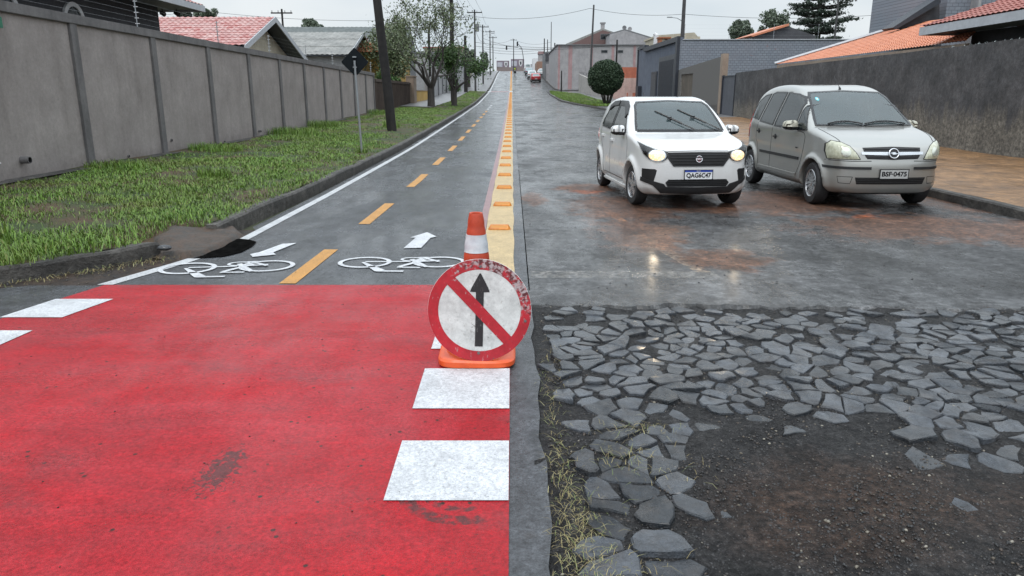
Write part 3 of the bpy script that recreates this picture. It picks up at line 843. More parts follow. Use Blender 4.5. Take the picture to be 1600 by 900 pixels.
    patch(f0, [(-.55, 1.12), (.55, 1.12), (.50, 1.52), (-.50, 1.52)], 'rear', 'rear_window', M['frit'], root, off=.006, thick=.01)
    return root
# ---------------------------------------------------------------- ground, roads, markings
GM = {}
def ground_mats():
    # fresh smooth asphalt of the cycle way
    s = NT('asphalt_new')
    fine = s.noise(420, 3, .7); mid = s.noise(1.1, 5, .6, vec=s.mapped(scale=(1.6, .35, 1)))
    big = s.noise(.35, 4)
    agg = s.voro(260)
    c = s.mix(s.ramp(fine, [(.3, 0.0), (.7, 1.0)]), (.018, .020, .023), (.048, .051, .057))
    grain = s.noise(110, 4, .8)
    c = s.mix(s.ramp(grain, [(.42, 0.0), (.68, .8)]), c, (.095, .101, .111))
    c = s.mix(s.ramp(grain, [(.30, .8), (.45, 0.0)]), c, (.007, .008, .009))
    c = s.mix(s.ramp(mid, [(.35, 0.0), (.7, .55)]), c, (.060, .064, .072))
    soil = s.ramp(s.noise(3.2, 6, .7), [(.60, 0.0), (.76, .55)])
    c = s.mix(soil, c, (.05, .042, .036))
    c = s.fract(c, 6, .5, 1.45, seed=2); c = s.fract(c, 30, .45, 1.6, seed=5)
    s.set(Base_Color=c, Roughness=s.ramp(s.noise(.9, 8, .7, vec=s.mapped(scale=(1.3, .5, 1))), [(.40, .05), (.50, .20), (.62, .42)]))
    s.b.inputs['Specular IOR Level'].default_value = .30
    s.set(Coat_Weight=s.ramp(s.noise(0.9, 9, .7, vec=s.mapped(scale=(1.2, .45, 1), loc=(2, 5, 0))), [(.44, 0.0), (.62, .50)]), Coat_Roughness=.16); s.b.inputs['Coat IOR'].default_value = 1.33
    s.bump(s.math('ADD', s.math('MULTIPLY', agg, .6), s.math('MULTIPLY', grain, 2.2)), .26, .008)
    GM['new'] = s.m
    # old cracked carriageway with worn layers, mud and standing water
    s = NT('asphalt_old')
    fine = s.noise(300, 3, .75)
    c = s.mix(s.ramp(fine, [(.3, 0.0), (.72, 1.0)]), (.020, .021, .022), (.062, .063, .065))
    grain = s.noise(85, 5, .8); mids = s.noise(9, 6, .75)
    c = s.mix(s.ramp(grain, [(.45, 0.0), (.66, .85)]), c, (.095, .097, .10))
    c = s.mix(s.ramp(grain, [(.34, .9), (.48, 0.0)]), c, (.006, .006, .007))
    c = s.mix(s.ramp(mids, [(.42, .7), (.56, 0.0)]), c, (.014, .014, .014))
    patchy = s.noise(.55, 6, .65, dist=.6)
    c = s.mix(s.ramp(patchy, [(.42, 0.0), (.50, .55), (.72, .8)]), c, s.mix(s.ramp(mids, [(.36, 0.0), (.62, 1.0)]), (.028, .029, .031), (.115, .117, .121)))
    warp = s.n('ShaderNodeVectorMath', operation='ADD')
    nv = s.n('ShaderNodeTexNoise'); nv.inputs['Scale'].default_value = 2.2; nv.inputs['Detail'].default_value = 4; s.link(s.coord(), nv.inputs['Vector'])
    sc = s.n('ShaderNodeVectorMath', operation='SCALE'); sc.inputs['Scale'].default_value = .55; s.link(nv.outputs['Color'], sc.inputs[0])
    s.link(s.coord(), warp.inputs[0]); s.link(sc.outputs[0], warp.inputs[1])
    cr1 = s.ramp(s.voro(.75, 'DISTANCE_TO_EDGE', vec=warp.outputs[0]), [(.0, 1.0), (.022, 1.0), (.05, 0.0)])
    cr2 = s.ramp(s.voro(2.6, 'DISTANCE_TO_EDGE', vec=warp.outputs[0]), [(.0, 1.0), (.02, .8), (.05, 0.0)])
    cr2 = s.math('MULTIPLY', cr2, s.ramp(s.noise(.5, 3), [(.47, 0.0), (.60, 1.0)]))
    cracks = s.math('MAXIMUM', s.math('MULTIPLY', cr1, s.ramp(s.noise(1.7, 3), [(.36, 0.0), (.48, .95)])), cr2)
    yy = s.sep()[1]
    crackzone = s.ramp(s.math('MULTIPLY', yy, .02), [(.18, .25), (.26, 1.0)])
    cracks = s.math('MULTIPLY', cracks, crackzone)
    c = s.mix(cracks, c, (.012, .012, .012))
    # worn pale paint
    def wornrect(cx, cy, hx, hy, rot, amt, col, c):
        v = s.mapped(loc=(-cx, -cy, 0)); v = s.mapped(rot=(0, 0, -rot), src=v)
        o = s.sep(v)
        ax = s.math('LESS_THAN', s.math('ABSOLUTE', o[0]), hx); ay = s.math('LESS_THAN', s.math('ABSOLUTE', o[1]), hy)
        w = s.math('MULTIPLY', s.math('MULTIPLY', ax, ay), s.ramp(s.noise(14, 6, .75), [(.42, 0.0), (.62, amt)]))
        return s.mix(w, c, col)
    c = wornrect(1.02, 6.55, .85, .13, 0, .50, (.30, .28, .25), c)
    c = wornrect(1.62, 7.55, .07, .95, .16, .75, (.42, .30, .20), c)
    c = wornrect(1.35, 10.2, .06, .9, .10, .8, (.50, .20, .07), c)
    # red-brown mud
    def mud(blobs):
        m = None
        for b in blobs:
            k = s.blob(*b); m = k if m is None else s.math('MAXIMUM', m, k)
        return m
    mm = mud([(1.55, 10.6, 1.3, 2.0), (1.5, 8.6, .9, 1.9), (3.6, 11.2, 2.9, 2.1), (5.0, 9.0, 2.6, 1.6), (6.3, 8.4, 1.6, 2.0), (1.3, 12.8, .9, 1.2), (6.4, 13.5, .8, 6), (2.1, 7.2, .8, .8), (7.0, 6.5, 2.2, 1.2), (.35, 11.5, .35, 1.2)])
    mn = s.noise(2.6, 7, .72, vec=s.mapped(scale=(1, .8, 1)))
    mk = s.ramp(s.math('ADD', s.math('MULTIPLY', mm, .50), s.math('MULTIPLY', mn, .75)), [(.53, 0.0), (.66, .95)])
    mk = s.math('MULTIPLY', mk, s.ramp(s.noise(38, 5, .8), [(.30, .25), (.50, 1.0)]))
    mcol = s.mix(s.ramp(s.noise(16, 6, .8), [(.36, 0.0), (.62, 1.0)]), (.034, .020, .015), (.150, .068, .036))
    hot = s.ramp(s.math('ADD', s.math('MULTIPLY', mud([(3.35, 12.6, .9, 1.2), (4.7, 9.9, .7, .5), (1.2, 12.3, .7, .6)]), .6), s.math('MULTIPLY', s.noise(5, 5), .5)), [(.50, 0.0), (.72, 1.0)])
    mcol = s.mix(hot, mcol, (.26, .07, .022))
    c = s.mix(mk, c, mcol)
    # pale sandy wash at the right
    sw = s.ramp(s.math('ADD', s.math('MULTIPLY', s.blob(6.6, 7.6, 1.8, 1.5), .5), s.math('MULTIPLY', s.noise(4, 6, .7), .6)), [(.52, 0.0), (.66, .6)])
    c = s.mix(sw, c, (.17, .13, .09))
    spots = s.math('MULTIPLY', s.ramp(s.voro(22), [(.10, 1.0), (.2, 0.0)]), s.ramp(s.noise(11, 3), [(.52, 0.0), (.6, .8)]))
    c = s.mix(spots, c, (.012, .012, .011))
    c = s.fract(c, 2.2, .40, 1.55, seed=3, scl=(1, .7, 1)); c = s.fract(c, 14, .40, 1.7, seed=8); c = s.fract(c, 45, .5, 1.5, seed=1)
    wet = s.noise(.9, 10, .72, vec=s.mapped(scale=(.8, .5, 1)))
    rough = s.ramp(wet, [(.40, .07), (.47, .20), (.54, .42), (.64, .62)])
    rough = s.mix(s.math('MULTIPLY', mk, .6), rough, .65)
    s.set(Base_Color=c, Roughness=rough)
    s.b.inputs['Specular IOR Level'].default_value = .34
    s.set(Coat_Weight=s.ramp(s.noise(0.8, 9, .7, vec=s.mapped(scale=(1.2, .45, 1), loc=(2, 5, 0))), [(.46, 0.0), (.60, .50)]), Coat_Roughness=.17); s.b.inputs['Coat IOR'].default_value = 1.33
    h = s.math('ADD', s.math('MULTIPLY', fine, 1.0), s.math('MULTIPLY', cracks, -3.0))
    h = s.math('ADD', h, s.math('MULTIPLY', grain, 2.0))
    h = s.math('ADD', h, s.math('MULTIPLY', mk, s.noise(70, 3)))
    s.bump(h, .36, .010)
    GM['old'] = s.m
    # red paint
    s = NT('red_paint')
    fine = s.noise(380, 3, .7)
    v = s.mapped(scale=(.55, 1.6, 1), rot=(0, 0, .25))
    big = s.noise(1.2, 5, .6, vec=v, dist=.5)
    c = s.mix(s.ramp(big, [(.34, 0.0), (.66, 1.0)]), (.37, .004, .010), (.37, .022, .032))
    c = s.mix(s.ramp(s.noise(.8, 6, .65, vec=s.mapped(scale=(.6, 1.4, 1), loc=(3, 1, 0))), [(.50, 0.0), (.74, .6)]), c, (.32, .035, .045))
    grain = s.noise(120, 4, .8)
    c = s.mix(s.ramp(fine, [(.30, .5), (.48, 0.0)]), c, (.12, .015, .018))
    c = s.mix(s.ramp(grain, [(.30, .55), (.44, 0.0)]), c, (.09, .007, .010))
    c = s.mix(s.ramp(grain, [(.56, 0.0), (.74, .45)]), c, (.50, .05, .065))
    yz = s.sep(); gl = s.ramp(s.math('ADD', yz[0], s.math('MULTIPLY', s.noise(3, 7, .7), .6)), [(-.55 + .3, 0.0), (-.25 + .3, 1.0)])
    c = s.mix(s.math('MULTIPLY', gl, .55), c, (.30, .006, .011))
    sp = s.math('MULTIPLY', s.ramp(s.voro(13), [(.10, 1.0), (.15, 0.0)]), s.ramp(s.noise(5, 3), [(.50, 0.0), (.56, 1.0)]))
    c = s.mix(sp, c, (.05, .018, .015))
    pits = s.math('MULTIPLY', s.ramp(s.voro(45, rnd=1.0), [(.10, 1.0), (.22, 0.0)]), s.ramp(s.noise(3.1, 4), [(.50, 0.0), (.62, .7)]))
    c = s.mix(pits, c, (.09, .02, .02))
    # stains: a splash of drops, a tyre scuff
    fp = s.ramp(s.math('ADD', s.math('MULTIPLY', s.blob(-1.27, 2.93, .20, .50), .50), s.math('MULTIPLY', s.noise(30, 4, .6, dist=1.0), .95)), [(.80, 0.0), (.84, .75)])
    d1 = s.math('MULTIPLY', s.ramp(s.noise(1.9, 4, .6, vec=s.mapped(scale=(.7, 1, 1), loc=(9, 4, 0))), [(.56, 0.0), (.70, .55)]), s.ramp(s.noise(22, 5, .8), [(.35, .2), (.6, 1.0)]))
    c = s.mix(d1, c, (.16, .045, .050))
    c = s.mix(fp, c, (.045, .030, .030))
    for (cx, cy, r0, wd, a0) in ((-.20, 2.78, .25, .032, 0), (-.20, 2.78, .17, .018, 0)):
        vv = s.mapped(loc=(-cx, -cy, 0)); ln = s.n('ShaderNodeVectorMath', operation='LENGTH'); s.link(s.mapped(scale=(1, 1, 0), src=vv), ln.inputs[0])
        ring = s.math('LESS_THAN', s.math('ABSOLUTE', s.math('SUBTRACT', ln.outputs['Value'], r0)), wd)
        sec = s.math('LESS_THAN', s.math('ADD', s.sep(vv)[1], s.sep(vv)[0]), -r0 * .6) if r0 < .5 else s.math('MULTIPLY', s.math('LESS_THAN', s.sep(vv)[0], .55), s.math('GREATER_THAN', s.sep(vv)[1], .72))
        ring = s.math('MULTIPLY', s.math('MULTIPLY', ring, sec), s.ramp(s.noise(24, 4), [(.40, 0.0), (.56, .8)]))
        c = s.mix(ring, c, (.05, .028, .028))
    c = s.fract(c, 3.0, .82, 1.18, seed=4, scl=(.6, 1.0, 1)); c = s.fract(c, 55, .60, 1.32, seed=9)
    s.set(Base_Color=c, Roughness=s.ramp(s.noise(1.3, 8, .7, vec=v), [(.38, .16), (.58, .50)]))
    s.b.inputs['Specular IOR Level'].default_value = .20
    s.set(Coat_Weight=s.ramp(s.noise(0.9, 9, .7, vec=s.mapped(scale=(1.2, .45, 1), loc=(2, 5, 0))), [(.45, 0.0), (.64, .36)]), Coat_Roughness=.18); s.b.inputs['Coat IOR'].default_value = 1.33
    s.bump(s.math('ADD', s.voro(230), s.math('MULTIPLY', grain, 1.8)), .3, .008)
    GM['red'] = s.m
    def paintmat(name, col, dark, wear=(.28, .40), amt=.8, rough=.45):
        s = NT(name); fine = s.noise(240, 3, .75)
        c = s.mix(s.ramp(fine, [(wear[0], amt), (wear[1], 0.0)]), col, dark)
        c = s.mix(s.ramp(s.noise(95, 5, .8), [(wear[0] + .03, amt * .8), (wear[1] + .02, 0.0)]), c, dark)
        c = s.mix(s.ramp(s.noise(3.5, 6, .7), [(.50, 0.0), (.75, .55)]), c, tuple(a * .55 + b * .25 for a, b in zip(col, dark)))
        c = s.mix(s.math('MULTIPLY', s.ramp(s.voro(30), [(.05, 1.0), (.12, 0.0)]), s.ramp(s.noise(9, 2), [(.5, 0.0), (.56, 1.0)])), c, dark)
        c = s.fract(c, 60, .62, 1.22, seed=3); c = s.fract(c, 4, .82, 1.1, seed=6)
        s.set(Base_Color=c, Roughness=rough); s.b.inputs['Specular IOR Level'].default_value = .35
        s.bump(s.math('ADD', fine, s.voro(230)), .3, .005)
        return s.m
    GM['white'] = paintmat('white_road_paint', (.63, .65, .68), (.12, .12, .13), (.32, .43))
    GM['line'] = paintmat('white_line_paint', (.58, .60, .62), (.12, .12, .13), (.34, .46))
    GM['orange'] = paintmat('orange_road_paint', (.62, .30, .06), (.07, .055, .04), (.34, .47))
    GM['yellow'] = paintmat('yellow_road_paint', (.60, .45, .23), (.20, .16, .11), (.35, .48), .85)
    GM['pink'] = paintmat('faded_red_paint', (.36, .22, .225), (.14, .12, .125), (.34, .5))
    # dirt
    s = NT('dirt')
    n1 = s.noise(3, 7, .7); n2 = s.noise(60, 5, .7)
    c = s.mix(s.ramp(n1, [(.35, 0.0), (.65, 1.0)]), (.012, .011, .011), (.045, .028, .019))
    c = s.mix(s.ramp(n2, [(.5, 0.0), (.75, .7)]), c, (.085, .070, .055))
    c = s.fract(c, 8, .4, 1.7, seed=2)
    s.set(Base_Color=c, Roughness=s.ramp(n1, [(.3, .5), (.7, .85)])); s.b.inputs['Specular IOR Level'].default_value = .3
    s.bump(s.math('ADD', n2, s.math('MULTIPLY', s.noise(14, 4), 2)), .6, .02)
    GM['dirt'] = s.m
    s = NT('soil_slab'); n1 = s.noise(6, 6, .75); n2 = s.noise(60, 5, .8)
    c = s.mix(s.ramp(n1, [(.38, 0.0), (.62, 1.0)]), (.045, .042, .038), (.085, .052, .034)); c = s.mix(s.ramp(n2, [(.35, .8), (.5, 0.0)]), c, (.016, .013, .011))
    s.set(Base_Color=c, Roughness=.6); s.bump(s.math('ADD', n2, s.math('MULTIPLY', n1, 2)), .8, .02); GM['soilslab'] = s.m
    # gravelly dark ground around the stones
    s = NT('gravel_ground')
    n1 = s.noise(1.3, 6, .65); n2 = s.noise(120, 5, .75); n3 = s.noise(28, 5, .7)
    brown = s.ramp(s.math('ADD', s.math('MULTIPLY', s.blob(1.7, 2.7, 1.6, .7), .45), s.math('MULTIPLY', n1, .75)), [(.50, 0.0), (.72, .8)])
    c = s.mix(s.ramp(n3, [(.35, 0.0), (.7, 1.0)]), (.005, .005, .006), (.030, .029, .029))
    c = s.mix(brown, c, s.mix(s.ramp(n3, [(.35, 0.0), (.65, 1.0)]), (.012, .008, .006), (.052, .030, .020)))
    c = s.mix(s.math('MULTIPLY', s.ramp(s.voro(75), [(.14, .8), (.34, 0.0)]), s.ramp(s.noise(12, 5, .8), [(.40, 0.0), (.60, 1.0)])), c, (.070, .070, .073))
    c = s.mix(s.ramp(n2, [(.58, 0.0), (.8, .7)]), c, (.10, .095, .09))
    c = s.fract(c, 5, .45, 1.6, seed=2); c = s.fract(c, 35, .30, 2.0, seed=7)
    s.set(Base_Color=c, Roughness=s.ramp(n1, [(.35, .42), (.65, .75)]))
    s.b.inputs['Specular IOR Level'].default_value = .22
    h = s.math('ADD', s.math('MULTIPLY', s.voro(75), -1.4), s.math('ADD', n2, s.math('MULTIPLY', n3, 2.0)))
    s.bump(h, .75, .014)
    GM['gravel'] = s.m
    # slate stones
    s = NT('slate_stone')
    geo = s.n('ShaderNodeNewGeometry').outputs['Random Per Island']
    n1 = s.noise(9, 5, .6); n2 = s.noise(90, 4, .7)
    c = s.mix(geo, (.014, .018, .023), (.066, .075, .089))
    c = s.mix(s.ramp(n1, [(.45, 0.0), (.75, .6)]), c, (.055, .046, .040))
    c = s.mix(s.ramp(n2, [(.3, .6), (.45, 0.0)]), c, (.02, .02, .022))
    c = s.fract(c, 12, .55, 1.5, seed=3)
    s.set(Base_Color=c, Roughness=s.ramp(s.noise(5, 8, .7), [(.36, .16), (.62, .48)]))
    s.b.inputs['Specular IOR Level'].default_value = .40
    s.set(Coat_Weight=s.ramp(s.noise(3.0, 9, .7, vec=s.mapped(scale=(1.2, .45, 1), loc=(2, 5, 0))), [(0.4, 0.0), (0.55, 0.7)]), Coat_Roughness=0.15); s.b.inputs['Coat IOR'].default_value = 1.33
    s.bump(s.math('ADD', s.math('MULTIPLY', n1, 3), n2), .7, .014)
    GM['slate'] = s.m
    GM['pebble'] = None
    s = NT('pebble')
    geo = s.n('ShaderNodeNewGeometry').outputs['Random Per Island']
    c = s.ramp(geo, [(0, (.008, .008, .009)), (.60, (.030, .030, .032)), (.85, (.05, .036, .028)), (.96, (.09, .075, .055)), (1, (.26, .24, .20))])
    s.set(Base_Color=c, Roughness=.4); s.bump(s.noise(200, 3), .3, .004)
    GM['pebble'] = s.m
    # kerb concrete
    s = NT('kerb_concrete')
    n1 = s.noise(2.5, 6, .7); n2 = s.noise(70, 4, .7)
    z = s.sep()[2]
    c = s.mix(s.ramp(n1, [(.35, 0.0), (.68, 1.0)]), (.030, .028, .026), (.095, .088, .080))
    c = s.mix(s.ramp(n2, [(.3, .6), (.5, 0.0)]), c, (.025, .023, .020))
    c = s.fract(c, 6, .4, 1.7, seed=2)
    s.set(Base_Color=c, Roughness=.65); s.bump(s.math('ADD', n2, s.math('MULTIPLY', s.noise(12, 5), 2)), .8, .02)
    GM['kerb'] = s.m
    # lawn soil
    s = NT('lawn_soil')
    n1 = s.noise(1.1, 6, .65); n2 = s.noise(40, 5, .7)
    c = s.mix(s.ramp(n1, [(.42, 0.0), (.60, 1.0)]), (.035, .062, .014), (.095, .052, .028))
    c = s.mix(s.ramp(n2, [(.4, .7), (.6, 0.0)]), c, (.022, .026, .010))
    s.set(Base_Color=c, Roughness=.85); s.bump(n2, .7, .03)
    GM['lawn'] = s.m
    # brick pavement, warm
    s = NT('brick_pavement')
    bt = s.n('ShaderNodeTexBrick'); bt.inputs['Scale'].default_value = 5.0; bt.inputs['Mortar Size'].default_value = .02
    bt.inputs['Color1'].default_value = (.27, .145, .060, 1); bt.inputs['Color2'].default_value = (.33, .19, .09, 1); bt.inputs['Mortar'].default_value = (.09, .045, .02, 1)
    s.link(s.mapped(rot=(0, 0, .0)), bt.inputs['Vector'])
    c = s.mix(s.ramp(s.noise(.8, 6, .65), [(.40, 0.0), (.68, .75)]), bt.outputs['Color'], (.13, .075, .04))
    c = s.mix(s.ramp(s.noise(2.5, 6, .7, vec=s.mapped(loc=(4, 9, 0))), [(.58, 0.0), (.72, .7)]), c, (.07, .055, .045))
    c = s.fract(c, 3, .5, 1.4, seed=2); c = s.fract(c, 20, .6, 1.35, seed=5)
    s.b.inputs['Specular IOR Level'].default_value = .35
    s.set(Base_Color=c, Roughness=s.ramp(s.noise(1.2, 5), [(.35, .28), (.65, .6)])); s.bump(s.math('ADD', s.math('MULTIPLY', bt.outputs['Fac'], -1.0), s.noise(60, 4)), .4, .01)
    GM['brick'] = s.m
    GM['stonewalk'] = None
    s = NT('grey_pavement')
    n1 = s.noise(1.2, 6, .65); n2 = s.voro(9, 'DISTANCE_TO_EDGE')
    c = s.mix(s.ramp(n1, [(.35, 0.0), (.65, 1.0)]), (.12, .12, .125), (.22, .22, .225))
    c = s.mix(s.ramp(n2, [(.02, .7), (.07, 0.0)]), c, (.05, .048, .045))
    s.set(Base_Color=c, Roughness=.35); s.bump(n2, .4, .02)
    GM['grey'] = s.m
    s = NT('earth')
    n1 = s.noise(.05, 8, .65); n2 = s.noise(1.5, 6, .7)
    c = s.mix(n1, (.030, .050, .016), (.07, .06, .035)); c = s.mix(s.ramp(n2, [(.4, 0.0), (.7, .6)]), c, (.04, .045, .02))
    s.set(Base_Color=c, Roughness=.9); s.bump(n2, .5, .1)
    GM['earth'] = s.m

def sheet(name, XL, XR, y0, y1, off, mat, nx=2, parent=None, kind='structure', fn=None, front=None):
    """a strip that follows the road profile; XL/XR numbers or functions of y"""
    ys = sorted(set([y0, y1] + [float(y) for y in YS if y0 < y < y1]))
    L = XL if callable(XL) else (lambda y, v=XL: v); Rr = XR if callable(XR) else (lambda y, v=XR: v)
    mb = MB(); vs = []
    for y in ys:
        a, b = L(y), Rr(y)
        for i in range(nx + 1):
            x = a + (b - a) * i / nx
            yy = y + front(x) if (front and y == y0) else y
            vs.append((x, yy, float(zp(y)) + off + (fn(x, y) if fn else 0)))
    if front:      # a broken thick edge dropping to the ground below
        vs = [(v[0], v[1] - .03, v[2] - .035) for v in vs[:nx + 1]] + vs
    fs = []; ys = ([y0] if front else []) + ys
    for j in range(len(ys) - 1):
        for i in range(nx):
            a = j * (nx + 1) + i; fs.append((a, a + 1, a + nx + 2, a + nx + 1))
    mb.add(vs, fs)
    if parent is None:
        o = mb.build(name, mat, None, loc=(0, 0, 0), smooth=False, fix=False)
        if kind: o['kind'] = kind
    else: o = mb.build(name, mat, parent, fix=False)
    return o
def lin(pts):
    xs = [p[0] for p in pts]; ys = [p[1] for p in pts]
    return lambda y: float(np.interp(y, xs, ys))
# edges measured on the photograph
WL = lin([(1, -3.95), (4.4, -3.80), (5.2, -3.74), (5.8, -3.60), (6.15, -3.50), (7.1, -3.18), (8, -3.03), (12, -2.98), (200, -2.98)])       # white edge line / left edge of red
KL = lin([(5.0, -6.6), (6.05, -4.75), (6.36, -4.25), (6.95, -3.8), (7.3, -3.58), (8.3, -3.38), (12, -3.27), (20, -3.22), (200, -3.2)])       # left kerb face
KR = lin([(-10, 6.7), (40, 6.55), (54, 6.5), (62, 5.6), (72, 4.6), (90, 4.4), (99, 4.7), (101, 7.2), (106, 5.9), (230, 5.6)])                 # right kerb face
LAWN_Z = lambda x, y: .13 + .20 * min(1, max(0, (KL(y) - x) / 4.2)) + .025 * math.sin(x * 1.7 + y * .6) * math.sin(y * .9 - x) - .15 * max(0, min(1, 1 - (KL(y) - .1 - x) / .5)) * max(0, min(1, min(y - 7.2, 8.45 - y) / .15))

def poly_mark(name, pts, mat, parent, off=.008, px=False):
    """flat painted shape: outline points on the ground, fitted to the road profile"""
    pts = [G(*p) for p in pts] if px else [Vector((p[0], p[1], 0)) for p in pts]
    n = len(pts)
    r = delaunay_2d_cdt([Vector((p.x, p.y)) for p in pts], [(i, (i + 1) % n) for i in range(n)], [], 1, 1e-6)
    mb = MB(); mb.add([(v.x, v.y, float(zp(v.y)) + off) for v in r[0]], [tuple(f) for f in r[2]])
    return mb.build(name, mat, parent, fix=False)
def stroke(mb, a, b, w0, w1=None, off=.008):
    w1 = w1 or w0; a = Vector((a.x, a.y)); b = Vector((b.x, b.y)); d = (b - a).normalized(); n = Vector((-d.y, d.x))
    q = [a - n * w0 / 2, b - n * w1 / 2, b + n * w1 / 2, a + n * w0 / 2]
    mb.add([(p.x, p.y, float(zp(p.y)) + off) for p in q], [(0, 1, 2, 3)])
def ringm(mb, c, rx, ry, w, off=.008, n=36, rot=0.0):
    vs = []
    for k in range(n):
        t = 2 * math.pi * k / n
        for q in (0, 1):
            ex, ey = (rx - w * q) * math.cos(t), (ry - w * q * 1.0) * math.sin(t)
            x = c.x + ex * math.cos(rot) - ey * math.sin(rot); y = c.y + ex * math.sin(rot) + ey * math.cos(rot)
            vs.append((x, y, float(zp(y)) + off))
    mb.add(vs, [(2 * k, 2 * ((k + 1) % n), 2 * ((k + 1) % n) + 1, 2 * k + 1) for k in range(n)])
def bike_symbol(parent, cx, cy, mirror, rot):
    mb = MB()
    def q(x, y):   # local: x along the bicycle, y up
        x *= mirror
        return Vector((cx + x * math.cos(rot) - y * math.sin(rot), cy + x * math.sin(rot) + y * math.cos(rot), 0))
    o = [0]
    def st(a, b, w0, w1=None):
        stroke(mb, q(*a), q(*b), w0, w1, .008 + o[0]); o[0] += .0004
    wl = q(-.36, 0); wr = q(.36, 0)
    ringm(mb, wl, .26, .235, .045, rot=rot); ringm(mb, wr, .26, .235, .045, rot=rot)
    st((-.38, .0), (-.16, -.36), .03, .10)
    st((-.19, -.37), (.06, -.385), .045)
    st((-.36, .02), (.08, .02), .035)
    ringm(mb, q(.08, .12), .11, .09, .03, off=.0092, rot=rot)
    st((.00, -.20), (.22, .10), .045, .06)
    st((.08, .12), (.26, -.22), .05, .045)
    st((-.02, -.225), (.20, -.245), .035)
    st((.10, .0), (.36, .05), .04)
    st((.20, .17), (.36, 0), .04)
    st((.14, .19), (.24, .19), .035)
    return mb.build('bicycle_symbol', GM['white'], parent, fix=False)

def make_ground():
    # the earth sheet out to the horizon
    xs = [-1500, -400, -120, -60, -30, -15, -7.7, 0, 7, 12, 15, 30, 60, 120, 400, 1500]
    ys = [-600, -100, -30] + [float(y) for y in YS]
    mb = MB(); vs = [(x, y, float(zp(y)) - .05) for y in ys for x in xs]; n = len(xs)
    fs = [(j * n + i, j * n + i + 1, (j + 1) * n + i + 1, (j + 1) * n + i) for j in range(len(ys) - 1) for i in range(n - 1)]
    mb.add(vs, fs); g = mb.build('ground', GM['earth'], None, loc=(0, 0, 0), fix=False); g['kind'] = 'structure'
    # carriageway (old asphalt)
    def XLr(y): return .14
    road = sheet('road', XLr, lambda y: max(KR(y), 0) + .05, 5.60, 232, 0.0, GM['old'], nx=150, front=lambda x: -.10 + .05 * math.sin(x * 1.3) + .03 * math.sin(x * 4.7 + 1) + .022 * math.sin(x * 11.3) + .016 * math.sin(x * 27) + .012 * math.sin(x * 53))
    # near cross-street base with stones
    gr = sheet('gravel_ground', .10, 12.5, -8, 5.75, -.02, GM['gravel'], nx=40, fn=lambda x, y: .012 * math.sin(x * 3.1 + y * 2.3) * math.sin(y * 2.7 - x) + .010 * math.sin(x * 7.7 - y * 6.1) - (.02 if y > 5.6 else 0))
    # left apron: dark dirt and asphalt beside the red area
    ap = sheet('asphalt_apron', -30, lambda y: WL(y) + .06, -8, 8.9, -.012, GM['dirt'], nx=40, fn=lambda x, y: .010 * math.sin(x * 2.1 + y * 1.3) * math.sin(y * 2.7 - x) - (.10 * math.exp(-((x + 3.3) / .28) ** 2 - ((y - 8.0) / .45) ** 2)))
    # cycle way
    cw = sheet('cycle_path', lambda y: WL(y) - (.05 if y < 9 else .18), .15, 6.0, 232, .0, GM['new'], nx=6)
    # the hidden gutter strip right of the path near the camera
    ed = sheet('asphalt_edge', lin([(-8, -30), (4.2, -30), (5.0, -8), (5.5, -5.4), (6.15, -4.15)]), lambda y: .145 + .012 * math.sin(y * 5.1) + .008 * math.sin(y * 13), -8, 6.15, -.002, GM['new'], nx=8)
    # paint, all parts of the cycle path
    def mk(name, XL, XR, y0, y1, mat, off=.004): return sheet(name, XL, XR, y0, y1, off, mat, nx=2, parent=cw)
    mk('red_surface', WL, -.012, -8, 6.15, GM['red'], .004)
    el = mk('edge_line', lambda y: WL(y) - .055 - .02 * max(0, min(1, (8 - y))), lambda y: WL(y) + .06, 6.16, 7.2, GM['line'])
    mk('edge_line', lambda y: WL(y) - .055, lambda y: WL(y) + .06, 8.15, 99.5, GM['line'])
    mk('edge_line', lambda y: WL(y) - .06, lambda y: WL(y) + .08, 102.4, 226, GM['line'])
    yb = mk('yellow_band', lambda y: -.315 + .005 * math.sin(y * 3), lambda y: .02 + .006 * math.sin(y * 4.1), 6.16, 99.4, GM['yellow'])
    mk('yellow_band', -.315, .02, 102.4, 226, GM['yellow'])
    mk('faded_red_stripe', -.41, -.318, 6.16, 99.4, GM['pink'])
    mk('far_red_crossing', -2.9, .02, 99.8, 102.2, GM['pink'])
    for (a, b) in ((-3.2, -2.75), (-.35, .1)): mk('white_square', a, b, 99.8, 102.2, GM['line'], .007)
    for y0, y1 in ((6.2, 7.64), (9.2, 11.0), (13.0, 15.1), (17.1, 19.1), (21.2, 23.2), (25.3, 27.3), (29.4, 31.4), (33.5, 35.5), (37.6, 39.6), (41.7, 43.7), (45.8, 47.8), (49.9, 51.9)):
        f = lin([(6, -1.955), (9, -1.87), (14, -1.77), (60, -1.72)])
        mk('centre_dash', lambda y: f(y) - .07, lambda y: f(y) + .075, y0, y1, GM['orange'])
    for y0 in (54, 58, 62): mk('centre_dash', -1.80, -1.64, y0, y0 + 2, GM['line'])
    for y0, y1 in ((4.50, 5.08), (3.57, 4.15), (2.67, 3.20), (1.56, 2.09), (.66, 1.16), (5.45, 6.0)):
        o = mk('white_square', -.52, -.014, y0, y1, GM['white'], .008)
    for y0, y1 in ((5.19, 5.69), (4.42, 4.88), (3.65, 4.1), (2.85, 3.3)):
        mk('white_square', lambda y: WL(y) - .02, lambda y: WL(y) + .44, y0, y1, GM['white'], .008)
    # symbols
    def c1(pts, ox, oy, s): return [(ox + x / s, oy + y / s) for x, y in pts]
    poly_mark('direction_arrow', c1([(1250, 92), (1338, 90), (1385, 40), (1415, 34), (1368, 12), (1283, 38), (1310, 40)], 240, 360, 3.2), GM['white'], cw, px=True)
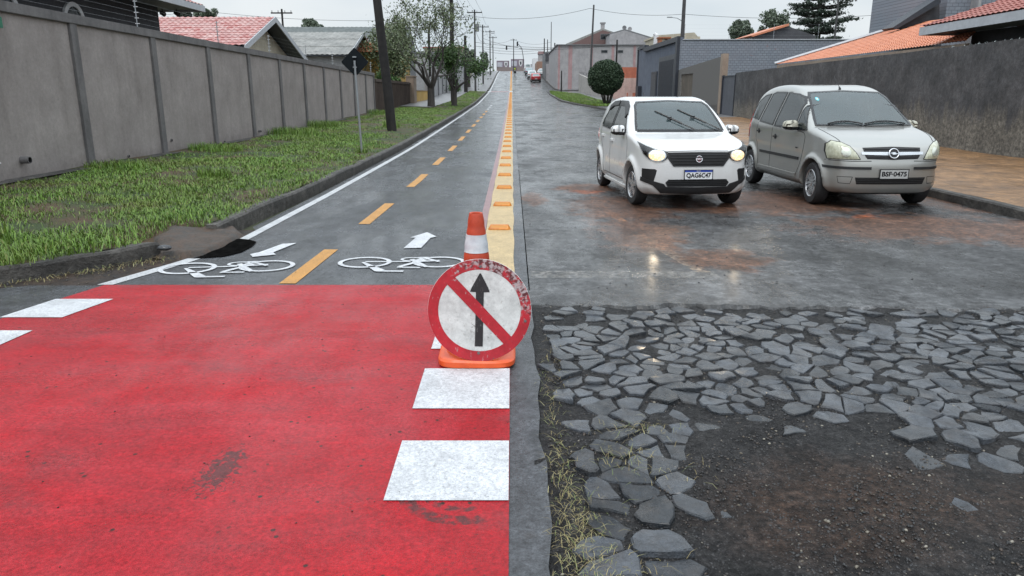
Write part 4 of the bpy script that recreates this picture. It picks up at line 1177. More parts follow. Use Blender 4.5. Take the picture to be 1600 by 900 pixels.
    poly_mark('direction_arrow', c1([(715, 66), (645, 70), (530, 112), (482, 122), (495, 136), (612, 124), (598, 113)], 240, 360, 3.2), GM['white'], cw, px=True)
    a = G(240 + 1240 / 3.2, 360 + 165 / 3.2); bike_symbol(cw, a.x, a.y + .03, 1, .02)
    a = G(240 + 365 / 3.2, 360 + 190 / 3.2); bike_symbol(cw, a.x, a.y + .03, 1, .14)
    for k in (-2.2, -.9):   # far crossing symbols
        mb = MB(); ringm(mb, Vector((k - .3, 97, 0)), .28, .6, .1); ringm(mb, Vector((k + .3, 97, 0)), .28, .6, .1); mb.build('bicycle_symbol', GM['line'], cw, fix=False)
    # lawn on the left
    def XLl(y): return -7.62
    lw = sheet('lawn_soil', XLl, lambda y: KL(y) - .10, 5.3, 98.5, 0, GM['lawn'], nx=24, fn=LAWN_Z)
    # concrete footing at the wall's base
    sheet('wall_footing', -7.62, -7.30, 4, 43, .335, GM['kerb'], nx=1)
    # kerbs: mesh strips with real height
    def kerb(name, f, side, y0, y1, w=.13, h=.14, wob=.01, seg=.5):
        mb = MB(); ys = []; y = y0
        while y < y1: ys.append(y); y += seg if y < 40 else 3
        ys.append(y1); vs = []
        for y in ys:
            x = f(y); z = float(zp(y)); r = random.uniform(-wob, wob); r2 = random.uniform(-wob, wob)
            vs += [(x + r * .6, y, z - .12), (x + r, y, z + h - .025 + r2), (x - side * -.02 + r, y, z + h + r2), (x + side * w + r, y, z + h + r2), (x + side * w, y, z - .12)]
        fs = []
        for j in range(len(ys) - 1):
            for i in range(4): fs.append((j * 5 + i, (j + 1) * 5 + i, (j + 1) * 5 + i + 1, j * 5 + i + 1))
        fs += [(0, 1, 2, 3, 4), tuple(len(vs) - 5 + i for i in (4, 3, 2, 1, 0))]
        mb.add(vs, fs); o = mb.build(name, GM['kerb'], None, loc=(0, 0, 0), smooth=False); o['kind'] = 'structure'; return o
    kerb('kerb', KL, -1, 5.2, 7.35, seg=.25)
    kerb('kerb', KL, -1, 8.35, 98, h=.15)
    kerb('kerb', lambda y: -3.2, -1, 103, 228)
    # washed-out drain: a flat near-black sheet standing for the hole's shade under a tipped slab and a mound of soil
    hp = [G(*p) for p in ((300, 405), (318, 400), (338, 390), (352, 378), (374, 374), (390, 375.5), (401, 379), (395, 385), (380, 394), (362, 399), (350, 401.5), (330, 403))]
    mb = MB(); mb.add([(p.x, p.y, .0095) for p in hp], [tuple(range(len(hp)))]); mb.build('drain_hole_shade', plain('hole_shadow', (.006, .006, .006), 1.0, .5, 12, bump=.8, bscale=30, spec=0.0), cw, fix=False)
    rg = random.Random(3)
    pg = np.array([tuple(G(*q))[:2] for q in ((246, 402), (226, 384), (246, 364), (296, 348), (350, 342), (386, 368), (368, 380), (348, 391), (322, 400), (286, 405))])
    xs = np.linspace(pg[:, 0].min(), pg[:, 0].max(), 44); ys = np.linspace(pg[:, 1].min(), pg[:, 1].max(), 50); XX, YY = np.meshgrid(xs, ys); sd = poly_sd(XX, YY, pg)
    nn = vnoise(XX * 9, YY * 8, 2) * .022 + vnoise(XX * 24, YY * 22, 5) * .011
    ZZ = -.03 + .09 * sstep(0, .10, -sd) + .03 * sstep(.1, .3, -sd) + .05 * sstep(-3.35, -3.75, XX) + nn * sstep(0, .06, -sd)
    m_, n_ = XX.shape; k = np.arange(m_ * n_).reshape(m_, n_); Q = np.stack([k[:-1, :-1], k[:-1, 1:], k[1:, 1:], k[1:, :-1]], -1).reshape(-1, 4)
    keep = sd.ravel()[Q].min(1) < .0; V_ = np.stack([XX, YY, ZZ], -1).reshape(-1, 3); c0 = np.array([pg[:, 0].mean(), pg[:, 1].mean(), 0])
    used = np.unique(Q[keep]); mp_ = -np.ones(len(V_), int); mp_[used] = np.arange(len(used))
    sl = np_mesh('soil_mound', V_[used] - c0, mp_[Q[keep]], GM['soilslab'], None, smooth=True); sl.location = tuple(c0); tag(sl, 'mound of brown soil and broken kerb beside the washed-out drain hole', 'mound')
    p = G(257, 387, .10); mb = MB(); mb.ball((p.x, p.y, p.z), .055, 6, (1.35, .9, .55)); st = mb.build('loose_stone', GM['slate'], None, smooth=True); tag(st, 'rounded dark stone lying at the end of the near kerb', 'stone')
    # right kerb, pavement
    kerb('kerb', KR, 1, -8, 99, h=.13, w=.14)
    kerb('kerb', KR, 1, 101, 228, h=.13, w=.14)
    pv = sheet('brick_pavement', lambda y: KR(y) + .14, 12.02, 7.0, 40, .125, GM['brick'], nx=6, fn=lambda x, y: .015 * math.sin(y * 1.3 + x))
    sheet('pavement', lambda y: KR(y) + .14, 12.02, 5.75, 7.0, .12, GM['grey'], nx=6)
    sheet('pavement', lambda y: KR(y) + .14, 12.02, 40, 98.5, .125, GM['grey'], nx=8)
    sheet('pavement', -7.5, -5.4, 51, 98, .03, GM['grey'], nx=8, fn=LAWN_Z)
    sheet('pavement', lambda y: KR(y) + .14, 14, 103, 228, .12, GM['grey'], nx=4)
    sheet('pavement', -8.5, -3.33, 98.5, 228, .12, GM['grey'], nx=4)
    sheet('side_street', 4.6, 60, 98.5, 103.2, .06, GM['old'], nx=4)
    sheet('verge', lambda y: KR(y) + .13, lambda y: KR(y) + 1.9, 42, 50, .15, GM['lawn'], nx=4)
    sheet('verge', lambda y: KR(y) + .13, lambda y: KR(y) + 2.3, 57, 66, .15, GM['lawn'], nx=4)
    sheet('verge', lambda y: KR(y) + .13, lambda y: KR(y) + 3.2 * min(1, (98 - y) / 10), 66, 97.5, .17, GM['lawn'], nx=4, fn=lambda x, y: .1 * math.sin(x * 1.1) * math.sin(y * .2) ** 2)

def clip_cell(c, nb, box):
    poly = [Vector((c[0] - box, c[1] - box)), Vector((c[0] + box, c[1] - box)), Vector((c[0] + box, c[1] + box)), Vector((c[0] - box, c[1] + box))]
    C_ = Vector(c)
    for q in nb:
        Q = Vector(q); m = (C_ + Q) / 2; n = (Q - C_)
        out = []
        for i in range(len(poly)):
            a, b = poly[i], poly[(i + 1) % len(poly)]
            da, db = (a - m).dot(n), (b - m).dot(n)
            if da <= 0: out.append(a)
            if (da < 0) != (db < 0) and da != db: out.append(a + (b - a) * (da / (da - db)))
        poly = out
        if len(poly) < 3: return []
    return poly
def gz(x, y): return -.02 + .012 * math.sin(x * 3.1 + y * 2.3) * math.sin(y * 2.7 - x) + .010 * math.sin(x * 7.7 - y * 6.1)
def make_stones():
    """irregular slate paving of the cross street: cells of a jittered pattern, each a low, slightly tipped slab"""
    rng = random.Random(5)
    pts = []; y = 1.0; row = 0
    while y < 5.62:
        x = .12 + rng.uniform(0, .12)
        while x < 11.5:
            pts.append((x + rng.uniform(-.04, .04), y + rng.uniform(-.05, .05)))
            x += rng.choice((.09, .12, .16, .20, .26)) * (1.12 if y < 3.6 else .95)
        y += .126 if y < 3.6 else .112; row += 1
    lower = lin([(0, 0.5), (.62, .9), (.78, 2.9), (1.0, 3.55), (1.9, 3.4), (2.4, 3.0), (3.2, 2.3), (12, 2.0)])
    mb = MB(); cells = {}
    for p in pts: cells.setdefault((int(p[0] / .3), int(p[1] / .3)), []).append(p)
    for p in pts:
        lim = lower(p[0]) + .18 * math.sin(p[0] * 5) + rng.uniform(-.12, .12)
        sunk = p[1] < lim
        if sunk and (rng.random() > .10 or p[0] < .8 or p[1] < lim - 1.2): continue
        if p[0] < .255 + .03 * math.sin(p[1] * 4) or p[1] > 5.44: continue
        fade = 1 if sunk else min(1, (p[1] - lim) / .35)
        if rng.random() > .93 * (.40 + .60 * fade): continue
        if p[1] > 5.2 and rng.random() < .25: continue
        ci, cj = int(p[0] / .3), int(p[1] / .3)
        nb = [q for a in (-1, 0, 1) for b in (-1, 0, 1) for q in cells.get((ci + a, cj + b), []) if q is not p]
        poly = clip_cell(p, nb, .2)
        if len(poly) < 3: continue
        c = sum(poly, Vector((0, 0))) / len(poly)
        sh = rng.uniform(.82, 1.0)
        # cut a corner now and then, jitter the outline
        pl = [c + (v - c) * sh * rng.uniform(.78, 1.08) for v in poly]
        pl = [v for i, v in enumerate(pl) if (v - pl[i - 1]).length > .018]
        if len(pl) < 3: continue
        out = []
        for i, v in enumerate(pl):     # break straight edges
            w_ = pl[(i + 1) % len(pl)]; out.append(v)
            if (w_ - v).length > .08:
                m = v.lerp(w_, rng.uniform(.35, .65)); d = (w_ - v).normalized(); out.append(m + Vector((-d.y, d.x)) * rng.uniform(-.016, .012))
        tx, ty = rng.uniform(-.08, .08), rng.uniform(-.10, .10)
        top = rng.uniform(.003, .019) if not sunk else rng.uniform(-.006, .001); zc = gz(c.x, c.y)
        def z(v, k=1.0): return zc + top + (v.x - c.x) * tx + (v.y - c.y) * ty - (1 - k)
        n = len(out)
        rng_c = [c + (v - c) * .93 for v in out]
        V = [(v.x, v.y, z(v) - .004 + rng.uniform(-.003, .001)) for v in out] + [(v.x, v.y, z(v) + rng.uniform(-.002, .003)) for v in rng_c] + [(c.x + (v.x - c.x) * 1.04, c.y + (v.y - c.y) * 1.04, zc - .03) for v in out] + [(c.x, c.y, z(c) + .002)]
        F = [(n + i, n + (i + 1) % n, 3 * n) for i in range(n)] + [(i, (i + 1) % n, n + (i + 1) % n, n + i) for i in range(n)] + [(2 * n + i, 2 * n + (i + 1) % n, (i + 1) % n, i) for i in range(n)]
        mb.add(V, F)
    o = mb.build('stone_paving', GM['slate'], None, loc=(0, 0, 0), smooth=False); o['kind'] = 'structure'
def make_pebbles():
    rng = np.random.default_rng(3)
    ico = [(0, 0, 1), (.9, 0, .3), (.28, .85, .3), (-.72, .53, .3), (-.72, -.53, .3), (.28, -.85, .3), (.7, .5, -.4), (-.3, .8, -.4), (-.9, 0, -.4), (-.3, -.8, -.4), (.7, -.5, -.4)]
    icf = [(0, 1, 2), (0, 2, 3), (0, 3, 4), (0, 4, 5), (0, 5, 1), (1, 6, 2), (2, 6, 7), (2, 7, 3), (3, 7, 8), (3, 8, 4), (4, 8, 9), (4, 9, 5), (5, 9, 10), (5, 10, 1), (1, 10, 6)]
    B = np.array(ico); Fb = np.array(icf)
    def scatter(name, X, Y, S, Zf, label):
        n = len(X); V = np.tile(B, (n, 1, 1)) * rng.uniform(.7, 1.25, (n, len(B), 1))
        a = rng.uniform(0, 6.28, n); ca, sa = np.cos(a), np.sin(a)
        vx = V[..., 0] * ca[:, None] - V[..., 1] * sa[:, None] * .7; vy = V[..., 0] * sa[:, None] + V[..., 1] * ca[:, None] * .7
        V = np.stack([vx, vy, V[..., 2] * .6], -1) * S[:, None, None]
        Z = np.array([Zf(x, y) for x, y in zip(X, Y)])
        V += np.stack([X, Y, Z], 1)[:, None, :]
        F = (Fb[None] + (np.arange(n) * len(B))[:, None, None]).reshape(-1, 3)
        o = np_mesh(name, V.reshape(-1, 3), F, GM['pebble'], None, kind='stuff'); tag(o, label, 'gravel')
    n = 34000
    Y = 1.6 + 4.0 * rng.random(n) ** 1.2; X = .17 + rng.random(n) * (.55 + Y * .75)
    scatter('gravel', X, Y, .0022 + .0085 * rng.random(n) ** 3.2, gz, 'loose dark gravel and grit between and below the slate stones')
    n = 900
    Y = 6 + 7 * rng.random(n) ** 1.5; X = .2 + rng.random(n) * 7
    scatter('road_grit', X, Y, .003 + .010 * rng.random(n) ** 4, lambda x, y: .001, 'scattered grit and crumbs lying on the old asphalt')
    n = 420
    Y = 1.8 + 7 * rng.random(n); X = -3.2 * rng.random(n)
    scatter('paint_grit', X, Y, .0018 + .0045 * rng.random(n) ** 3, lambda x, y: .006, 'tiny crumbs of grit lying on the red surface and cycle path')
    n = 2500
    Y = 3.5 + 4.4 * rng.random(n); X = -3.2 - rng.random(n) * 3.2
    k = (X < np.array([WL(y) - .07 for y in Y])) & (X > np.array([(KL(y) if y > 5.1 else -9) for y in Y])); X, Y = X[k], Y[k]
    scatter('dirt_grit', X, Y, .004 + .011 * rng.random(len(X)) ** 3, lambda x, y: -.005, 'grit and soil crumbs washed against the near left kerb')
# ---------------------------------------------------------------- vegetation
def leaf_mat(name, c0, c1, c2):
    s = NT(name); geo = s.n('ShaderNodeNewGeometry').outputs['Random Per Island']
    c = s.ramp(geo, [(0, c0), (.55, c1), (1, c2)])
    c = s.mix(s.ramp(s.noise(.9, 3), [(.35, 0.0), (.7, .6)]), c, tuple(x * .55 for x in c1))
    s.set(Base_Color=c, Roughness=.5); s.b.inputs['Specular IOR Level'].default_value = .35
    return s.m
VM = {}
def veg_mats():
    s = NT('grass_blades'); geo = s.n('ShaderNodeNewGeometry').outputs['Random Per Island']
    c = s.ramp(geo, [(0, (.045, .100, .012)), (.5, (.115, .235, .026)), (.85, (.185, .330, .050)), (1, (.24, .23, .08))])
    c = s.mix(s.ramp(s.noise(.6, 4), [(.35, 0.0), (.65, .55)]), c, (.120, .165, .028))
    dry = s.ramp(s.noise(.45, 5, .6, vec=s.mapped(loc=(7, 3, 0))), [(.56, 0.0), (.72, .6)])
    c = s.mix(dry, c, (.17, .13, .045))
    s.set(Base_Color=c, Roughness=.45); s.b.inputs['Specular IOR Level'].default_value = .4
    VM['grass'] = s.m
    s = NT('dry_straw'); geo = s.n('ShaderNodeNewGeometry').outputs['Random Per Island']
    s.set(Base_Color=s.ramp(geo, [(0, (.16, .12, .05)), (.6, (.32, .27, .12)), (.8, (.12, .17, .04)), (1, (.42, .38, .2))]), Roughness=.6)
    VM['straw'] = s.m
    VM['leaf_tree'] = leaf_mat('leaves_grey_green', (.070, .105, .045), (.125, .165, .080), (.24, .27, .17))
    VM['leaf_green'] = leaf_mat('leaves_green', (.035, .080, .022), (.070, .140, .040), (.125, .20, .075))
    VM['leaf_dark'] = leaf_mat('leaves_dark', (.020, .042, .024), (.042, .075, .040), (.085, .125, .070))
    VM['leaf_far'] = leaf_mat('leaves_far_hazed', (.10, .14, .10), (.15, .19, .14), (.21, .25, .19))  # pale greyed greens: distance haze painted into the leaf colour
    VM['leaf_pine'] = leaf_mat('needles_dark', (.030, .048, .036), (.045, .066, .050), (.075, .10, .078))
    s = NT('bark'); n = s.noise(6, 6, .7, vec=s.mapped(scale=(1, 1, .25)))
    s.set(Base_Color=s.ramp(n, [(.3, (.014, .013, .012)), (.7, (.060, .052, .046))]), Roughness=.75); s.bump(n, .8, .05)
    VM['bark'] = s.m
def grass_field(name, X, Y, Z, H, W, lean, mat, label, cat='grass', kind='stuff', rng=None):
    rng = rng or RNG; n = len(X)
    a = rng.uniform(0, 2 * np.pi, n); ca, sa = np.cos(a), np.sin(a); b = a + rng.normal(0, .5, n) + np.pi / 2
    L = lean * H * rng.uniform(.3, 1.3, n); cb, sb = np.cos(b), np.sin(b)
    base = np.stack([X, Y, Z], 1); wv = np.stack([ca, sa, np.zeros(n)], 1) * (W / 2)[:, None]
    lv = np.stack([cb, sb, np.zeros(n)], 1)
    m = base + lv * (L * .35)[:, None] + np.array([0, 0, 1.]) * (H * .62)[:, None]
    t = base + lv * L[:, None] + np.array([0, 0, 1.]) * (H * (1 - .25 * lean))[:, None]
    V = np.stack([base - wv, base + wv, m + wv * .75, m - wv * .75, t], 1).reshape(-1, 3)
    k = (np.arange(n) * 5)[:, None]
    F = np.concatenate([k + np.array([[0, 1, 2]]), k + np.array([[0, 2, 3]]), k + np.array([[3, 2, 4]])], 1).reshape(-1, 3)
    o = np_mesh(name, V, F, mat)
    if label: tag(o, label, cat, kind=kind)
    return o
def vnoise(x, y, seed=0):
    out = np.zeros_like(x); r = np.random.default_rng(seed)
    for k in range(7):
        fx, fy = r.normal(0, 1, 2) * (.5 + .5 * k); ph = r.uniform(0, 6.28)
        out += np.sin(x * fx + y * fy + ph) / (1 + .35 * k)
    return out / 3
def make_lawn_grass():
    rng = np.random.default_rng(21); XX = []; YY = []
    for y0, y1, dens in ((5.3, 10, 3200), (10, 16, 1700), (16, 25, 800), (25, 50, 380)):
        n = int((y1 - y0) * 4.4 * dens); Y = rng.uniform(y0, y1, n); X = -7.3 + rng.random(n) * 4.4; XX.append(X); YY.append(Y)
    n = 30000; XX.append(-5.4 + rng.random(n) * 2.1); YY.append(rng.uniform(50, 98, n))
    X = np.concatenate(XX); Y = np.concatenate(YY)
    kl = np.array([KL(y) for y in Y]); nz = vnoise(X * 1.4, Y * 1.1, 3); nz2 = vnoise(X * 4.1, Y * 3.1, 4)
    edge = np.clip((kl - .12 - X) / .45, 0, 1)
    dens = np.clip(.78 + .9 * nz + .85 * nz2, .05, 1.0) * (.45 + .55 * edge)
    # bare red-brown places
    for cx, cy, rx, ry in ((-5.6, 9.2, .9, .8), (-4.5, 8.0, .7, .7), (-3.9, 10.6, .45, 1.3), (-4.0, 27.5, .6, 4.5), (-3.75, 15, .25, 3), (-6.6, 8.6, .5, .5), (-5.2, 13.5, .6, 1.0)):
        q = ((X - cx) / rx) ** 2 + ((Y - cy) / ry) ** 2; dens *= 1 - .80 * np.exp(-q)
    k = (X < kl - .11 + .09 * rng.random(len(X))) & (rng.random(len(X)) < dens) & ~((X > -3.85) & (Y < 8.3) & (Y > 7.3))
    X, Y, nz, nz2 = X[k], Y[k], nz[k], nz2[k]
    Z = np.array([float(zp(y)) + LAWN_Z(x, y) for x, y in zip(X, Y)]) - .005
    near = np.clip((9.5 - Y) / 3, 0, 1)
    H = (.026 + .045 * rng.random(len(X)) ** 1.8) * (1 + .5 * np.clip(nz, 0, 1) + .6 * np.clip(nz2, 0, 1) + 1.2 * near * rng.random(len(X)) ** 1.5)
    W = .006 + .005 * rng.random(len(X)) + .0004 * np.clip(Y - 8, 0, 30)
    grass_field('grass', X, Y, Z, H, W, .85, VM['grass'], 'wet green lawn grass with bare red soil patches below the grey wall', rng=rng)
    # taller tufts
    XX = []; YY = []; HH = []
    for cx, cy, r, n, h in ((-5.05, 12.6, .28, 380, .18), (-6.9, 17.5, .6, 900, .16), (-7.1, 24, .9, 1500, .25), (-7.0, 13.2, .5, 700, .14), (-6.0, 7.0, 1.0, 2200, .14), (-5.0, 6.6, .7, 1500, .12), (-7.0, 28, .6, 800, .3), (-7.0, 40, .8, 700, .25), (-4.7, 29.5, .35, 300, .3), (-3.8, 18.9, .15, 200, .14)):
        a = rng.uniform(0, 6.28, n); q = r * np.sqrt(rng.random(n)); XX.append(cx + q * np.cos(a)); YY.append(cy + q * np.sin(a)); HH.append(h * rng.uniform(.5, 1.2, n))
    X = np.concatenate(XX); Y = np.concatenate(YY); H = np.concatenate(HH); k = (X < np.array([KL(y) for y in Y]) - .12) & (X > -7.55); X, Y, H = X[k], Y[k], H[k]
    Z = np.array([float(zp(y)) + LAWN_Z(x, y) for x, y in zip(X, Y)])
    grass_field('tall_grass', X, Y, Z, H, np.full(len(X), .010), .6, VM['grass'], 'taller tufts of grass standing in the lawn and along the wall foot', rng=rng)
    # verge at the right
    n = 26000; Y = np.concatenate([rng.uniform(57, 97, n), rng.uniform(42, 50, 3000)]); kr = np.array([KR(y) for y in Y]); wdt = np.where(Y > 66, 3.2 * np.minimum(1, (98 - Y) / 10), 2.2)
    X = kr + .15 + rng.random(len(Y)) * wdt; k = vnoise(X, Y, 8) + rng.random(len(X)) > .1; X, Y = X[k], Y[k]
    grass_field('verge_grass', X, Y, zp(Y) + .15, .08 + .14 * rng.random(len(X)), np.full(len(X), .03), .6, VM['grass'], 'green grass growing on the verge by the round clipped tree', rng=rng)
    # straw and weeds among the stones and at the left gutter
    XX = []; YY = []
    for cx, cy, rx, ry, n in ((.24, 2.45, .10, .22, 320), (.22, 2.95, .05, .30, 160), (.50, 3.05, .12, .10, 90), (.62, 3.35, .14, .08, 80), (.33, 2.2, .15, .12, 160), (.2, 3.6, .03, .4, 90), (.72, 2.9, .12, .1, 30), (.25, 4.2, .04, .3, 40)):
        XX.append(cx + rng.normal(0, rx, n) * .7); YY.append(cy + rng.normal(0, ry, n) * .7)
    X = np.concatenate(XX); Y = np.concatenate(YY); k = X > .14; X, Y = X[k], Y[k]; n = len(X)
    grass_field('straw', X, Y, np.full(n, -.005), rng.uniform(.012, .035, n), rng.uniform(.0018, .003, n), 2.6, VM['straw'], 'dry yellow straw and weeds between the slate stones', cat='straw', rng=rng)
    n = 700; Y = 5.2 + rng.random(n) * 2.6; kl = np.array([KL(y) for y in Y]); X = kl + np.abs(rng.normal(0, .16, n)) + .02
    grass_field('gutter_litter', X, Y, np.full(n, -.005), rng.uniform(.01, .05, n), rng.uniform(.003, .006, n), 2.0, VM['straw'], 'dry grass and twigs caught along the near left kerb', cat='litter', rng=rng)
def leaves_mesh(name, C, S, mat, parent, rng, n_per=1, flat=.0):
    n = len(C); u = rng.normal(0, 1, (n, 3)); u /= np.linalg.norm(u, axis=1)[:, None]; w = rng.normal(0, 1, (n, 3)); w[:, 2] *= (1 - flat)
    v = np.cross(u, w); v /= np.linalg.norm(v, axis=1)[:, None] + 1e-9
    u *= (S * .5)[:, None]; v *= (S * .28)[:, None]
    L0 = np.array(parent['_o']) if parent is not None else 0
    V = np.stack([C - u, C + v, C + u, C - v], 1).reshape(-1, 3) - L0
    F = (np.arange(n) * 4)[:, None] + np.arange(4)[None]
    return np_mesh(name, V, F, mat, parent)
def grow(mb, tips, p, d, L, r, depth, rng, spread=.6, up=.15, curl=.25, kids=(2, 3), minr=.012):
    pts = [p]; rad = [r]; q = p.copy(); dd = d.copy(); n = 5
    for i in range(n):
        dd = (dd + Vector((rng.gauss(0, curl), rng.gauss(0, curl), rng.gauss(0, curl * .6) + up * .3)) * .5).normalized()
        q = q + dd * L / n; pts.append(q.copy()); rad.append(max(minr, r * (1 - .45 * (i + 1) / n)))
        if depth <= 2: tips.append((q.copy(), depth))
    mb.tube(pts, rad, 7 if depth > 1 else 4, cap=False)
    if depth == 0: return
    k = rng.randint(*kids)
    for i in range(k):
        a = rng.uniform(0, 6.28); b = rng.uniform(spread * .5, spread * 1.2)
        ax = dd.orthogonal().normalized(); ax = Matrix.Rotation(a, 3, dd) @ ax
        nd = (Matrix.Rotation(b, 3, ax) @ dd); nd.z += up; nd.normalize()
        s0 = q if i == 0 or rng.random() < .5 else pts[3]
        grow(mb, tips, s0.copy(), nd, L * rng.uniform(.62, .88), rad[-1] * rng.uniform(.6, .85), depth - 1, rng, spread, up, curl, kids, minr)
def make_tree(name, label, loc, trunk_h, trunk_r, seed, depth=4, L=1.8, spread=.6, leaves=6000, lsize=.14, lmat='leaf_tree', limbs=4, lscatter=.28, keep=None, group=None, up=.15, lean=(0, 0)):
    rng = random.Random(seed); t = thing(name, label, 'tree', loc, group); loc = Vector(loc)
    mb = MB(); tips = []
    top = loc + Vector((lean[0], lean[1], trunk_h))
    mb.tube([loc + Vector((0, 0, -.15)), loc + Vector((0, 0, .15)), loc.lerp(top, .5) + Vector((rng.uniform(-.06, .06), 0, 0)), top], [trunk_r * 1.5, trunk_r * 1.1, trunk_r, trunk_r * .95], 12)
    for i in range(limbs):
        a = 6.28 * i / limbs + rng.uniform(-.4, .4); d = Vector((math.cos(a) * spread, math.sin(a) * spread, rng.uniform(.7, 1.1))).normalized()
        grow(mb, tips, top.copy() - Vector((0, 0, rng.uniform(.05, .3))), d, L, trunk_r * rng.uniform(.45, .65), depth, rng, spread, up)
    mb.build('trunk', VM['bark'], t, smooth=True)
    nr = np.random.default_rng(seed); T = np.array([tuple(p) for p, dd in tips if dd <= 1])
    if keep is not None: T = np.array([p for p in T if keep(p, rng)])
    idx = nr.integers(0, len(T), leaves); C = T[idx] + nr.normal(0, lscatter, (leaves, 3)) * nr.random((leaves, 1))
    leaves_mesh('crown', C, lsize * nr.uniform(.6, 1.3, leaves), VM[lmat], t, nr)
    return t
def blob_tree(name, label, loc, R_, H, trunk_h, seed, lmat, leaves=5000, lsize=.3, group=None, clumps=26, trunk_r=.2, cat='tree'):
    """distant tree: trunk with limbs and a crown of leaf clumps in an uneven volume"""
    rng = np.random.default_rng(seed); t = thing(name, label, cat, loc, group); loc = np.array(loc, float)
    mb = MB(); top = loc + np.array([0, 0, trunk_h]); mb.tube([loc - [0, 0, .2], loc + [0, 0, trunk_h * .5], top], [trunk_r * 1.3, trunk_r, trunk_r * .8], 8)
    cs = []
    for i in range(clumps):
        d = rng.normal(0, 1, 3); d /= np.linalg.norm(d); rr = rng.random() ** .45
        cs.append(loc + np.array([0, 0, trunk_h + H / 2]) + d * rr * np.array([R_, R_, H / 2]) * .82)
    for c in cs[:8]: mb.tube([tuple(top - [0, 0, .2]), tuple((top + c) / 2 + rng.normal(0, .1, 3)), tuple(c)], [trunk_r * .5, trunk_r * .3, trunk_r * .12], 5, cap=False)
    mb.build('trunk', VM['bark'], t, smooth=True)
    cs = np.array(cs); cr = rng.uniform(.22, .42, clumps) * min(R_, H / 2) * 1.25
    idx = rng.integers(0, clumps, leaves); d = rng.normal(0, 1, (leaves, 3)); d /= np.linalg.norm(d, axis=1)[:, None]
    C = cs[idx] + d * (cr[idx] * rng.random(leaves) ** .33)[:, None]
    leaves_mesh('crown', C, lsize * rng.uniform(.5, 1.3, leaves), VM[lmat], t, rng)
    return t
def make_topiary():
    b = G(948, 164, .15); t = thing('clipped_tree', 'round ball-clipped dark green tree on several thin stems by the verge', 'tree', (b.x, b.y, b.z - .05))
    rng = random.Random(4); mb = MB(); o = Vector(b)
    for i in range(9):
        a = i * .7; e = o + Vector((1.0 * math.cos(a), 1.0 * math.sin(a), 1.75)); m = o.lerp(e, .45)
        mb.tube([o + Vector((.13 * math.cos(a), .13 * math.sin(a), -.2)), m, e], [.07, .045, .035], 6)
    mb.build('trunk', VM['bark'], t, smooth=True)
    c = P(946.5, 121, b.y); nr = np.random.default_rng(9); n = 26000
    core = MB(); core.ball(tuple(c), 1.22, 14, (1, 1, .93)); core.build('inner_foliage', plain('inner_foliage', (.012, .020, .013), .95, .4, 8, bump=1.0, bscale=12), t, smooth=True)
    d = nr.normal(0, 1, (n, 3)); d /= np.linalg.norm(d, axis=1)[:, None]; lump = 1 + .03 * np.sin(d[:, 0] * 7) * np.sin(d[:, 2] * 6 + 1) + .02 * np.sin(d[:, 1] * 13)
    C = np.array(c) + d * (np.array([1.33, 1.33, 1.26]) * (nr.uniform(.86, 1.05, n) * lump)[:, None]) + nr.normal(0, .02, (n, 3))
    leaves_mesh('crown', C, .11 * nr.uniform(.6, 1.4, n), VM['leaf_dark'], t, nr)
def make_araucaria():
    Y = 110.0; b = P(1268, 150, Y); b.z = 1.5; top = P(1262, -60, Y)
    t = thing('araucaria_pine', 'tall dark araucaria pine with tiered tufted branches behind the brick house', 'tree', tuple(b)); nr = np.random.default_rng(17); rng = random.Random(17)
    H = top.z - b.z; mb = MB(); mb.tube([tuple(b), (b.x, Y, b.z + H * .5), (b.x - .2, Y, b.z + H * .98)], [.5, .40, .22], 10); CC = []
    for i in range(11):
        i *= 2.3; z = b.z + H * (.36 + .62 * i / 23); r = 6.0 * (.75 + .25 * math.sin(i * 1.3)) * (1 if i > 4 else .75 + .05 * i) * (1 - .45 * (i / 23) ** 2)
        for k in range(9):
            a = k * .7 + i + rng.uniform(-.2, .2); rr = r * rng.uniform(.6, 1.1); e = Vector((b.x + rr * math.cos(a), Y + rr * math.sin(a), z + rr * rng.uniform(-.02, .16)))
            s0 = Vector((b.x, Y, z - .3)); m = s0.lerp(e, .55) - Vector((0, 0, .25)); mb.tube([s0, m, e], [.13, .08, .05], 5, cap=False)
            for q in range(7):
                f = rng.uniform(.55, 1.02); p = s0.lerp(e, f) if f > .55 else m
                CC.append((p.x + rng.gauss(0, .35), p.y + rng.gauss(0, .35), p.z + rng.gauss(0, .12)))
    mb.build('trunk', VM['bark'], t, smooth=True)
    CC = np.array(CC); n = 20000; idx = nr.integers(0, len(CC), n); d = nr.normal(0, 1, (n, 3)); C = CC[idx] + d * np.array([.34, .34, .10])
    leaves_mesh('crown', C, .34 * nr.uniform(.5, 1.3, n), VM['leaf_pine'], t, nr)

